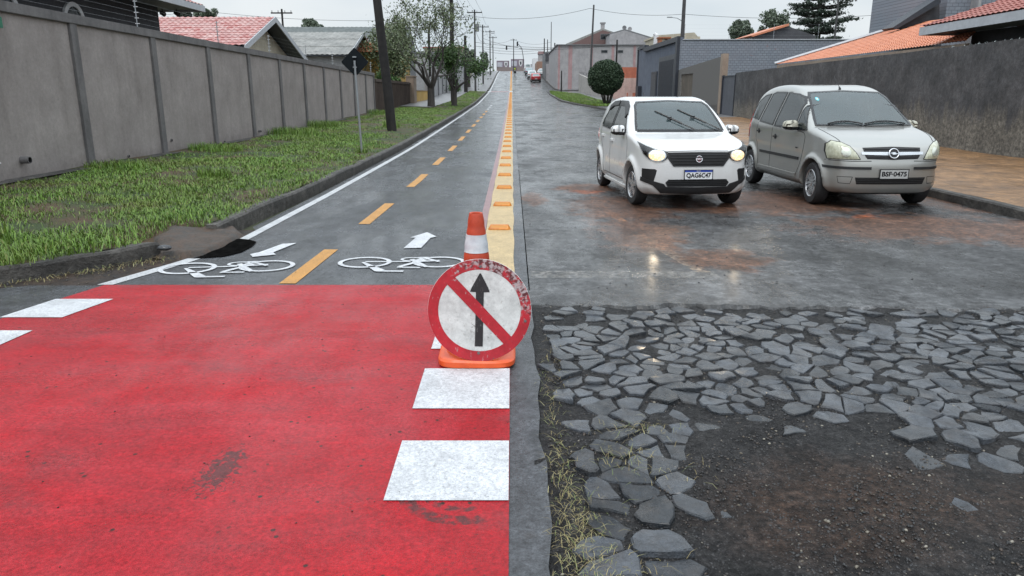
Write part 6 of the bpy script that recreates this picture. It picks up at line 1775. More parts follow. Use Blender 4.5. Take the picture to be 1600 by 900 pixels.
    a = P(1025, 62, 72); t = MB(); t.tube([(a.x, 72, a.z - 1.6), (a.x, 72, a.z + .35)], .22, 10); t.tube([(a.x, 72, a.z + .35), (a.x - .2, 72, a.z + .55)], [.22, .15], 10); o = t.build('white_vent_pipe', BM['white'], None, smooth=True); tag(o, 'white vent pipe standing beside the brick chimney', 'pipe')
    # orange roof
    Y = 40.0; e0 = P(1214, 101, 46); e1 = P(1508, 66, 24)
    zE0, zE1 = e0.z, e1.z
    t = thing('orange_roofed_house', 'house with bright orange tiled roof and pale verge just above the black wall', 'house', (17, 34, .2))
    p00 = Vector(e0); p10 = Vector(e1); up0 = P(1345, 56, 46); r1 = P(1432, 36, 44)
    up1 = P(1560, 20, 27)
    tile_roof('roof', p00, p10, Vector(r1), Vector(up1), BM['tile_orange'], t, pitch=.24, row=.34)
    m = MB(); m.tube([p00 + Vector((-.1, .1, .06)), Vector(r1) + Vector((-.1, .1, .08))], .10, 4); m.build('verge_flashing', BM['fascia'], t)
    m = MB(); m.prism([p00 - Vector((0, 0, .03)), p10 - Vector((0, 0, .03)), p10 - Vector((0, 0, 1.2)), p00 - Vector((0, 0, 1.2))], (.15, .0, 0)); m.build('wall', BM['tan'], t)
    # red roof, nearest house
    t = thing('red_roofed_house', 'dark house with brick red tiled roof and pale fascia at the top right', 'house', (16, 18, .2))
    a = P(1437, 42, 24); b = P(1640, 17, 17.2)
    a = Vector((13.6, 24.6, a.z)); xe = 13.6
    za = PX(1437, 43, xe); zb = PX(1640, 10, xe)
    e0 = Vector((xe, za.y, za.z)); e1 = Vector((xe, 6.0, za.z + .15))
    rA = Vector((xe + 5.2, za.y - 2.6, za.z + 1.9)); rB = Vector((xe + 5.2, 6.0, za.z + 2.05))
    tile_roof('roof', e0, e1, rA, rB, BM['tile_red'], t, pitch=.24, row=.34)
    tile_roof('roof', Vector((xe + 10, za.y, za.z)), e0, rA + Vector((.1, 0, 0)), rA, BM['tile_red'], t, pitch=.24, row=.34)
    m = MB(); m.prism([e0 + Vector((0, 0, .0)), e1 + Vector((0, 0, .0)), e1 - Vector((0, 0, .26)), e0 - Vector((0, 0, .26))], (.06, 0, 0)); m.prism([e0 + Vector((.07, 0, -.01)), e0 + Vector((10, 0, -.01)), e0 + Vector((10, 0, -.26)), e0 + Vector((.07, 0, -.26))], (0, -.06, 0)); m.build('fascia', BM['fascia'], t)
    m = MB(); m.span((xe + .065, 6, za.z - .20), (xe + 1.3, za.y - .07, za.z - .14)); m.build('soffit', BM['soffit'], t)
    m = MB(); m.span((xe + 1.25, 6.2, 0), (xe + 9.5, za.y - .9, za.z - .21)); m.build('wall', BM['housegrey'], t)
    # dark gable and blue wall above the orange roof
    Yg = 40.; t = thing('dark_gable_house', 'tall pale blue brick house with sloping dark gable at the upper right', 'house', (23, 44, .2))
    g = [P(1398, 41, Yg), P(1468, -2, Yg), P(1510, -30, Yg), P(1510, 41, Yg)]
    m = MB(); m.prism([Vector(q) for q in (P(1402, 45, Yg), P(1468, 4, Yg), P(1468, 45, Yg))], (0, .3, 0)); m.build('gable', BM['housegrey'], t)
    m = MB(); m.prism([Vector(q) for q in (P(1395, 43, Yg - .5), P(1400, 46, Yg - .5), P(1470, 5, Yg - .5), P(1470, -6, Yg - .5))], (0, 1.2, 0)); m.build('bargeboard', BM['navy'], t)
    a = P(1468, 60, Yg); b = P(1620, -70, Yg); m = MB(); m.span((a.x, Yg - .25, 0), (b.x, Yg + 8, b.z)); m.build('wall', BM['bricks'], t)
    a = P(1522, 60, Yg - 1); b = P(1545, -60, Yg - 1); m = MB(); m.span((a.x, Yg - .9, 0), (b.x, Yg - .255, b.z)); m.build('chimney_breast', BM['pinkgrey'], t)
    # little dark hipped roof behind the brick wall
    Y = 72; t = thing('small_dark_roof_house', 'small house roof with orange verge behind the painted brick wall', 'house', (P(1240, 55, Y).x, Y, .8))
    a, b, c, d = P(1175, 58, Y), P(1231, 41, Y), P(1275, 56, Y), P(1290, 60, Y)
    m = MB(); m.prism([a, b, c, Vector((c.x, Y, 0.5)), Vector((a.x, Y, .5))], (0, 6, 0)); m.build('wall', BM['housegrey'], t)
    m = MB(); m.prism([a + Vector((0, -.3, .02)), b + Vector((0, -.3, .02)), b + Vector((0, -.3, .22)), a + Vector((-.2, -.3, .12))], (0, 6.5, 0)); m.build('verge_tiles', BM['tile_orange'], t)
    # building with pink stripes
    Y = 106.0; a = P(871, 71, Y); b = P(1003, 71, Y); zb = 1.9; zt = a.z
    t = box_house('striped_building', 'pale grey building with vertical dusty pink stripes beyond the far crossing', a.x, b.x + 2, Y, Y + 24, zb, zt, BM['pinkgrey'])
    for x0, x1 in ((872, 875), (888, 894), (922, 926), (955, 959), (989, 993)):
        p, q = P(x0, 100, Y), P(x1, 100, Y); m = MB(); m.span((p.x, Y - .03, zb - .3), (q.x, Y - .004, zt - .003)); m.build('pink_stripe', BM['pink'], t)
    m = MB(); m.span((a.x - .15, Y - .2, zt + .003), (b.x + 2, Y + 24, zt + .14)); m.build('parapet', BM['greyd'], t)
    for x0, x1 in ((939, 949.5), (965, 974)): p, q = P(x0, 83, Y), P(x1, 78, Y); win(t, (p.x, Y, p.z), (q.x, Y, q.z), 'y-', fm=BM['greyd'])
    Y2 = 111.; pk = P(976, 47.5, Y2); l = P(953, 54, Y2); r_ = P(1020, 61, Y2)
    t = thing('gabled_workshop', 'pinkish grey gabled building rising behind the striped building', 'building', (pk.x, Y2 + 3, zt)); m = MB(); m.prism([(l.x, Y2, zt - 1), (r_.x, Y2, zt - 1), tuple(r_), tuple(pk), tuple(l)], (0, 12, 0)); m.build('wall', BM['pinkgrey'], t)
    m = MB(); m.prism([tuple(pk), tuple(r_), tuple(r_ + Vector((.3, 0, .12))), tuple(pk + Vector((0, 0, .2)))], (0, 12.4, 0)); m.prism([tuple(l), tuple(pk), tuple(pk + Vector((0, 0, .2))), tuple(l + Vector((-.2, 0, .12)))], (0, 12.4, 0)); m.build('roof', BM['greyd'], t)
    Y3 = 116.; pk = P(942, 47, Y3); l = P(888, 71, Y3); r_ = P(958, 52, Y3)
    t = thing('brown_gabled_house', 'house with reddish brown gable, dark window and short chimney behind the striped building', 'house', (pk.x, Y3 + 3, zt)); m = MB(); m.prism([(l.x, Y3, zt - 1), (r_.x, Y3, zt - 1), tuple(r_), tuple(pk), tuple(l)], (0, 10, 0)); m.build('wall', plain('wall_red_brown', (.15, .095, .09), .8, .15), t)
    m = MB(); m.prism([tuple(pk), tuple(r_ + Vector((.6, 0, -.2))), tuple(r_ + Vector((.6, 0, .0))), tuple(pk + Vector((0, 0, .25)))], (0, 10.4, 0)); m.prism([tuple(l), tuple(pk), tuple(pk + Vector((0, 0, .25))), tuple(l + Vector((-.3, 0, .25)))], (0, 10.4, 0)); m.build('roof', BM['fibro'], t)
    p, q = P(938, 62, Y3), P(953, 53, Y3); win(t, (p.x, Y3, p.z), (q.x, Y3, q.z), 'y-', fm=BM['greyd'])
    p, q = P(939, 52, Y3 + 1), P(945, 37, Y3 + 1); m = MB(); m.span((p.x, Y3 + 1, p.z - 1), (q.x, Y3 + 1.6, q.z)); m.build('chimney', BM['pinkgrey'], t)
    m = MB(); m.span((p.x - .12, Y3 + .88, q.z + .003), (q.x + .12, Y3 + 1.72, q.z + .2)); m.build('chimney_cap', BM['greyw'], t)
    for (px, py, cm, lb) in ((975.5, 43.5, BM['greyd'], 'dark satellite dish on the gable peak'), (984, 45.5, BM['greyw'], 'pale satellite dish beside the dark one on the gable')):
        p = P(px, py, Y2 + 1); t = thing('satellite_dish', lb, 'dish', tuple(p)); M = Matrix.Translation(p) @ Matrix.Rotation(R(80), 4, 'X')
        m = MB(); m.lathe([(.001, 0), (.18, .02), (.30, .08), (.31, .08), (.18, .0)], 20, M=M); m.build('dish', cm, t, smooth=True); m = MB(); m.tube([tuple(p), (p.x, p.y + .1, p.z - .7)], .03, 6); m.tube([tuple(p), (p.x, p.y - .35, p.z + .1)], .015, 5); m.build('mount', BM['galv'], t)
    # salmon wall and the pale street wall beside the clipped tree
    Y = 76.; a = P(969, 105, Y); b = P(998, 105, Y); t = thing('salmon_wall', 'salmon red and pale pink wall behind the clipped round tree', 'wall', (a.x, Y, .9)); m = MB(); z1 = P(980, 122, Y).z
    m.span((a.x - .6, Y, z1 + .003), (b.x, Y + .25, P(980, 105, Y).z)); m.build('upper_panel', BM['salmon'], t); m = MB(); m.span((a.x - .6, Y - .04, .3), (b.x, Y + .25, z1)); m.build('lower_panel', BM['palepink'], t)
    m = MB(); p, q = P(988, 153, Y), P(996, 145, Y); m.span((p.x, Y - .07, p.z), (q.x, Y - .042, q.z)); p, q = P(979, 153, Y), P(981, 145, Y); m.span((p.x, Y - .07, p.z), (q.x, Y - .042, q.z)); m.build('painted_base', BM['salmon'], t)
    t = thing('pale_street_wall', 'pale stained concrete wall descending behind the clipped round tree', 'wall', (9.2, 86, 1.2)); vs = []
    path = [(8.6, 99), (8.9, 90), (9.3, 82), (9.95, 76)]
    m = MB()
    for (x0, y0), (x1, y1) in zip(path[:-1], path[1:]):
        m.prism([(x0, y0, zp(y0) - .3), (x1, y1, zp(y1) - .3), (x1, y1, zp(y1) + 1.9), (x0, y0, zp(y0) + 2.3)], (.2, 0, 0))
    m.build('wall_panel', stucco('paint_stained_white', (.30, .29, .28), (.40, .38, .36), (.13, .12, .11), .6), t)
    m = MB()
    for k in range(14):
        y = 99 - k * .9; x = float(np.interp(y, [76, 82, 90, 99], [9.95, 9.3, 8.9, 8.6])); z = zp(y) + 2.2; m.tube([(x + .1, y, z), (x + .1 + .15 * math.sin(k * 2.1), y, z + .35)], .015, 4)
    m.build('wire_spikes', BM['wire'], t)
    # far right houses up the hill
    def far(name, label, px0, px1, py, Y, depth, m, cat='house', pyb=None):
        a, b = P(px0, py, Y), P(px1, py, Y); return box_house(name, label, a.x, b.x, Y, Y + depth, float(zp(Y)), a.z, m, cat)
    t = far('dark_upper_house', 'dark two-storey house with grey ground floor left of the striped building', 852.5, 871, 81, 135, 14, BM['greyd'])
    m = MB(); a = P(852, 95, 135); b = P(871, 83, 135); m.span((a.x, 134.9, a.z), (b.x, 134.995, b.z)); m.build('dark_cladding', BM['housegrey'], t)
    a = P(853, 131, 135); b = P(860, 100, 135); m = MB(); m.span((a.x, 134.8, a.z - 1), (b.x, 134.98, b.z)); m.build('garage_pillar', BM['pinkgrey'], t)
    t = far('orange_brick_house', 'small orange brick house far up the right side', 839, 852, 96, 160, 14, plain('brick_orange', (.26, .16, .12), .8, .2)); a = P(842, 96, 160); b = P(849, 84, 160)
    m = MB(); m.span((a.x, 160.5, a.z + .003), (b.x, 165, b.z)); m.build('upper_floor', BM['pinkgrey'], t); m = MB(); m.span((a.x - .1, 160.3, b.z + .003), (b.x + .1, 165.2, b.z + .5)); m.build('roof', BM['pink'], t)
    far('white_far_building', 'white flat building farthest up the right side', 833, 841, 91, 195, 10, BM['white'], 'building')
    far('low_far_building', 'low pale building on the crest behind the parked cars', 821, 834, 100, 225, 10, BM['greyw'], 'building')
    t = thing('far_right_fence', 'dark grey fence along the right pavement beyond the far crossing', 'fence', (6.9, 118, 2.4)); m = MB()
    for k in range(5): y = 114 + k * 4; m.span((7.3, y, zp(y) - .2), (7.45, y + 3.9, zp(y) + 2.3))
    m.build('panel', BM['greyd'], t)
    # billboards on the crest, distance haze put into their colours
    for px0, px1, y0, y1, lb in ((776, 795.7, 94.8, 107, 'left wide billboard with white shield emblem on the crest of the hill'), (798.2, 819, 92.3, 106, 'right wide billboard with white shield emblem on the crest of the hill')):
        Y = 250.; a, b = P(px0, y1, Y), P(px1, y0, Y); t = thing('billboard', lb, 'billboard', ((a.x + b.x) / 2, Y, 7.4)); w, h = b.x - a.x, b.z - a.z
        m = MB(); m.span((a.x, Y, a.z), (b.x, Y + .15, b.z)); m.build('panel', plain('billboard_maroon_hazed', (.21, .17, .21), .5, .15), t)
        m = MB(); m.span((a.x + .05 * w, Y - .03, a.z + .2 * h), (a.x + .46 * w, Y - .004, a.z + .80 * h)); m.build('pale_field', plain('billboard_lilac', (.40, .40, .48), .5, .2), t)
        m = MB()
        for k in range(4): m.span((a.x + .09 * w, Y - .06, a.z + (.28 + .13 * k) * h), (a.x + (.42 - .05 * (k % 2)) * w, Y - .032, a.z + (.33 + .13 * k) * h))
        m.build('text_line', BM['white'], t)
        cx = a.x + .74 * w; s_ = .21 * w
        sh = [(-1, 1), (1, 1), (1, -.1), (.55, -.8), (0, -1.1), (-.55, -.8), (-1, -.1)]
        m = MB(); m.prism([(cx + x * s_ * .62, Y - .05, a.z + .52 * h + z * .34 * h) for x, z in sh], (0, .045, 0)); em = m.build('shield_emblem', BM['white'], t)
        m = MB(); m.prism([(cx + x * s_ * .26, Y - .08, a.z + .52 * h + z * .20 * h) for x, z in sh], (0, .028, 0)); m.build('shield_centre', BM['navy'], em)
        for f_ in (.15, .5, .85): m = MB(); m.span((a.x + w * f_ - .1, Y + .02, 7), (a.x + w * f_ + .1, Y + .14, a.z - .003)); m.build('post', BM['pole'], t)
    t = thing('crest_hoarding', 'long low brown hoarding under the billboards on the crest', 'fence', (0, 246, 7.4)); m = MB(); a, b = P(776, 109, 246), P(820, 105, 246); m.span((a.x, 246, 7), (b.x, 246.1, b.z)); m.build('panel', plain('hoarding', (.22, .18, .18), .7, .2), t); m = MB(); m.span((a.x - 1.2, 245, 7.0), (b.x + 2, 245.2, 7.9)); m.build('base_wall', BM['cream'], t)  # hoarding brown lightened so its colour carries the distance haze

# ---------------------------------------------------------------- poles and wires
POLES = {}
def pole(key, label, x, y, h, r=.15, mat='concpole', lean=(0, 0), arms=1, group='utility poles along the street', lamp=None, z0=None, trans=False):
    z = float(zp(y)) + .12 if z0 is None else z0
    t = thing('utility_pole', label, 'pole', (x, y, z), group)
    m = MB(); n = 8; m.tube([(x + lean[0] * k / n, y + lean[1] * k / n, z - .3 * (k == 0) + h * k / n) for k in range(n + 1)], [r * (1.15 - .4 * k / n) for k in range(n + 1)], 12, cap=True); m.build('post', BM[mat], t, smooth=True)
    tx, ty, tz = x + lean[0], y + lean[1], z + h
    for k in range(arms):
        m = MB(); m.box((tx, ty - .12, tz - .35 - k * .9), (1.9, .09, .11)); ar = m.build('crossarm', BM['pole'], t)
        m = MB()
        for q in (-.85, -.3, .3, .85): m.tube([(tx + q, ty - .12, tz - .30 - k * .9), (tx + q, ty - .12, tz - .12 - k * .9)], [.045, .03], 6)
        m.build('insulator', BM['greyw'], ar)
    if trans:
        m = MB(); m.tube([(tx + .3, ty - .1, tz - 2.6), (tx + .3, ty - .1, tz - 1.7)], .24, 12); m.build('transformer', BM['greyd'], t)
    if lamp:
        lx, lz = lamp; m = MB(); m.tube([(tx, ty, z + lz - .4), (tx + lx * .5, ty, z + lz - .08), (tx + lx, ty, z + lz)], .035, 6); la = m.build('lamp_arm', BM['galv'], t)
        m = MB(); m.box((tx + lx * 1.12, ty, z + lz), (.5, .2, .09)); m.build('lamp_head', BM['galv'], la, bevel=.02)
    POLES[key] = Vector((tx, ty, tz)); return t
def wire(a, b, sag, label, r=.012, name='overhead_wire', group='overhead wires'):
    a, b = Vector(a), Vector(b); n = 18; m = MB()
    m.tube([a.lerp(b, k / n) - Vector((0, 0, 4 * sag * (k / n) * (1 - k / n))) for k in range(n + 1)], r, 4, cap=False)
    o = m.build(name, BM['wire'], None); tag(o, label, 'wire', group)
def make_poles():
    b = G(613, 203, .22)
    pole('main', 'thick leaning dark wooden pole standing in the lawn left of the cycle path', b.x, b.y, 9.5, .155, 'pole', lean=(-.75, 0), arms=1, group=None, z0=b.z)
    pole('p60', 'tall dark pole rising behind the bare-branched tree', P(708, 150, 62).x, 62, 11.2, .17, 'pole')
    pole('p98', 'slim pole with lamp bracket just before the far red crossing on the left', P(743, 143, 98).x, 98, 9.9, .12, 'concpole', trans=True)
    pole('p122', 'slim pole with lamp arm just past the far red crossing on the left', P(755, 131, 122).x, 122, 8.9, .12, 'concpole', lamp=(1.4, 7.6))
    pole('p155', 'third slim pole up the hill on the left pavement', P(766, 118, 155).x, 155, 8.6, .12)
    pole('p185', 'farthest slim pole up the hill on the left pavement', P(770.5, 113, 185).x, 185, 8.0, .12)
    pole('stub', 'short thick dark post without crossarm left of the slim pole', P(728, 143, 92).x, 92, 6.6, .20, 'pole', arms=0)
    pole('yard', 'thin dark pole standing in the yards behind the bare tree', P(671.5, 100, 78).x, 78, P(671, 45, 78).z - 1, .13, 'pole', arms=0, z0=1.0)
    pole('r95', 'tall bare wooden pole beside the pale street wall on the right', P(921.5, 130, 96).x, 96, P(922, 7, 96).z - 1.7, .13, 'concpole', lean=(.25, 0), arms=0)
    pole('r100', 'short dark pole before the windows of the striped building', P(963, 100, 100).x, 100, P(963, 62, 100).z - 1.7, .13, 'pole', arms=0, z0=1.7)
    pole('rpost', 'waist-high dark stub post on the grass in front of the striped building', P(877, 141, 97).x, 97, 2.6, .09, 'pole', arms=0)
    pole('street', 'stout pole with street lamp arm rising above the blue-grey house', P(1066, 60, 76).x, 76, 12.5, .20, 'concpole', lamp=(-1.2, P(1050, 27, 76).z - .9), z0=.9, arms=1)
    pole('lt', 'thin pole behind the cream gable on the left', P(443.5, 60, 70).x, 70, P(443, 14, 70).z - .6, .11, 'pole', arms=1, z0=.6)
    pole('r125', 'dark pole left of the striped building corner', P(866, 131, 124).x, 124, 6.2, .12, 'pole', arms=0)
    pole('r150', 'dark pole halfway up the hill on the right', P(850, 118, 155).x, 155, 7.0, .13, 'pole', arms=0)
    pole('r170', 'thin pole by the orange brick house on the right', P(855, 112, 172).x, 172, 7.0, .11, 'pole', arms=0)
    pole('r180', 'tall thin pole behind the dark two-storey house', P(860.5, 112, 180).x, 180, 11.0, .10, 'concpole', arms=0)
    pole('crest', 'pole with a T crossarm on the crest before the billboards', P(802.5, 106, 228).x, 228, 9.4, .14, 'concpole')
    pole('arau', 'thin pole standing in front of the araucaria pine', P(1304, 60, 85).x, 85, P(1304, -10, 85).z - .8, .12, 'concpole', arms=0, z0=.8)
    # wires along the left poles
    seq = ['main', 'p60', 'p98', 'p122', 'p155', 'p185']
    near = POLES['main'] + Vector((-.2, -34, .3))
    for q in (-.85, -.3, .85):
        o = Vector((q, -.12, -.1)); wire(near + o, POLES['main'] + o, .5, 'thin wire running overhead to the leaning wooden pole')
    for i in range(5):
        for q in (-.85, 0, .85): o = Vector((q, -.12, -.1)); wire(POLES[seq[i]] + o, POLES[seq[i + 1]] + o, .55, 'thin wire strung between the poles on the left of the street')
        if i: o = Vector((.1, -.1, -2.4)); wire(POLES[seq[i]] + o, POLES[seq[i + 1]] + o, .6, 'thin wire strung between the poles on the left of the street', r=.02)
    o = Vector((.2, 0, -1.5)); wire(POLES['main'] + o, POLES['p60'] + Vector((0, 0, -3.2)), .6, 'thick cable sagging from the leaning wooden pole to the next', r=.028)
    o = Vector((.2, 0, -1.9)); wire(POLES['main'] + o, POLES['p60'] + Vector((0, 0, -3.6)), .8, 'thick cable sagging from the leaning wooden pole to the next', r=.02)
    # crossing wires
    A = P(742, 26, 98); B = P(922, 13, 96); C = P(1460, 15, 92); D = P(315, 17, 100)
    wire(A, B, -.15 + .8, 'wire crossing the street between left and right poles', r=.02); wire(B, P(1068, 22, 94), .4, 'wire running from the tall bare pole to the right', r=.02)
    wire(P(1068, 22, 94), C, .7, 'wire passing in front of the araucaria pine', r=.02); wire(D, A, .8, 'wire crossing above the cream gabled house', r=.02)
    wire(P(100, 8, 101), D, .8, 'wire at the far left above the charcoal house', r=.02)
    for k, (ya, yb) in enumerate(((66, 70), (72, 70), (76, 75), (80, 79))):
        wire(P(742 if k < 2 else 755, ya, 98 if k < 2 else 122), P(963 if k < 2 else 866, yb, 100 if k < 2 else 124), .5, 'low wire crossing the street at the far crossing', r=.02)
    wire(P(755, 60, 122), P(849, 76, 155), .6, 'low wire crossing the street at the far crossing', r=.02)
    wire(P(766, 66, 155), P(802, 60, 228), .6, 'wire running up the hill to the crest pole', r=.025); wire(P(802, 61, 228), P(860, 66, 180), .9, 'wire running from the crest pole to the right', r=.025)
    # traffic light on curved mast
    Y = 205.; t = thing('traffic_light', 'traffic signals hanging from a curved mast near the crest', 'traffic light', (P(819, 108, Y).x, Y, float(zp(Y)))); m = MB()
    m.tube([P(819, 110, Y), P(817.5, 88, Y), P(815.5, 76, Y), P(811, 70, Y), P(807, 67.5, Y)], [.10, .09, .08, .07, .06], 8); m.tube([P(816, 77, Y), P(808, 74, Y), P(791, 72.5, Y)], [.06, .05, .05], 6); m.build('mast', BM['concpole'], t, smooth=True)
    for px, py in ((808.5, 68.5), (791.5, 74.5)):
        p = P(px, py, Y - .2); m = MB(); m.box(tuple(p), (.42, .3, 1.15)); hd = m.build('signal_head', BM['navy'], t, bevel=.05)
        m = MB()
        for k, q in enumerate((-.36, 0, .36)): m.tube([(p.x, p.y - .15, p.z + q), (p.x, p.y - .2, p.z + q)], .13, 12)
        m.build('signal_lens', CM['dark'], hd)

def make_street_things():
    # back of a diamond sign on a post in the lawn
    b = G(565.5, 235, .20); tp = P(555, 110, b.y); t = thing('diamond_sign', 'back of dark diamond road sign on a thin grey post in the lawn', 'sign', tuple(b))
    d = Vector((tp.x - b.x, 0, tp.z - b.z)); m = MB(); m.tube([b - Vector((0, 0, .2)), b + d * 1.12], .027, 10); m.build('post', BM['galv'], t, smooth=True)
    c = P(554, 97, b.y); s_ = 21 * (b.y / 1200); m = MB(); pts = []
    for k in range(4):
        a = math.pi / 2 * k
        for q in (-.09, .09): pts.append((c.x + (s_ - abs(q) * .05) * math.cos(a + q * .6), c.y + .035, c.z + s_ * math.sin(a + q * .6)))
    m.prism(pts, (0, .006, 0)); m.build('sign_plate', plain('sign_back', (.006, .009, .012), .6, .15, spec=.15), t)
    m = MB()
    for dz in (-.12, .12): m.box((c.x, c.y + .012, c.z + dz), (.09, .05, .03))
    m.build('bracket', BM['galv'], t)
    # small round sign far left
    p = P(750, 114, 112); t = thing('round_sign', 'small dark round sign on a post before the far lamp pole', 'sign', (p.x, 112, float(zp(112)) + .1)); m = MB(); m.tube([(p.x - .28, 112, zp(112)), (p.x - .28, 112, p.z + .6)], .04, 6); m.build('post', BM['concpole'], t)
    m = MB(); m.lathe([(.001, 0), (.36, 0), (.36, .03), (.001, .03)], 20, M=Matrix.Translation((p.x - .15, 111.9, p.z)) @ Matrix.Rotation(R(90), 4, 'X')); m.build('sign_plate', BM['navy'], t)
    # studs on the yellow band
    def stud():
        t = thing('road_stud', 'orange reflective stud on the yellow band, nearest to the traffic cone', 'road stud', (0, 0, 0), 'orange road studs along the yellow band')
        m = MB(); w, d, h = .135, .07, .048
        w, d, h = .135, .06, .055
        prof = [(-d, 0), (-d + .004, .014), (-d * .42, h), (d * .42, h), (d - .004, .012), (d, 0)]
        vs = []; xs = [(-w, .0), (-w + .028, 1.0), (w - .028, 1.0), (w, .0)]
        for x, k in xs:
            for y, z in prof: vs.append((x, y * (.80 + .2 * k), z * max(k, .12)))
        n = len(prof); fs = [(j * n + i, j * n + i + 1, (j + 1) * n + i + 1, (j + 1) * n + i) for j in range(3) for i in range(n - 1)] + [tuple(range(n)), tuple(range(4 * n - 1, 3 * n - 1, -1))]
        m.add(vs, fs); m.build('body', GM['stud'], t, bevel=.003)
        m = MB(); m.add([(-w + .04, -d * .86 - .002, .016), (w - .04, -d * .86 - .002, .016), (w - .045, -d * .50 - .002, h * .9), (-w + .045, -d * .50 - .002, h * .9)], [(0, 1, 2, 3)])
        m.build('reflector', GM['studr'], t, fix=False); return t
    s = stud(); ordn = ['nearest to', 'second from', 'third from', 'fourth from', 'fifth from', 'sixth from', 'seventh from', 'eighth from', 'ninth from', 'tenth from', 'eleventh from', 'twelfth from', 'thirteenth from', 'fourteenth from', 'fifteenth from', 'sixteenth from']
    rg = random.Random(8)
    for k in range(94):
        y = 8.8 + 2.0 * k
        if 99 < y < 103: continue
        o = s if k == 0 else copy_tree(s)
        o.location = (-.145 + rg.uniform(-.012, .012), y + rg.uniform(-.04, .04), float(zp(y)) + .005); o.rotation_euler = (0, 0, rg.uniform(-.05, .05))
        o['label'] = ('orange reflective stud on the yellow band, %s the traffic cone' % ordn[k]) if k < 16 else ('small distant orange stud on the yellow band before the far red crossing' if y < 99 else 'tiny orange stud on the yellow band beyond the far red crossing')

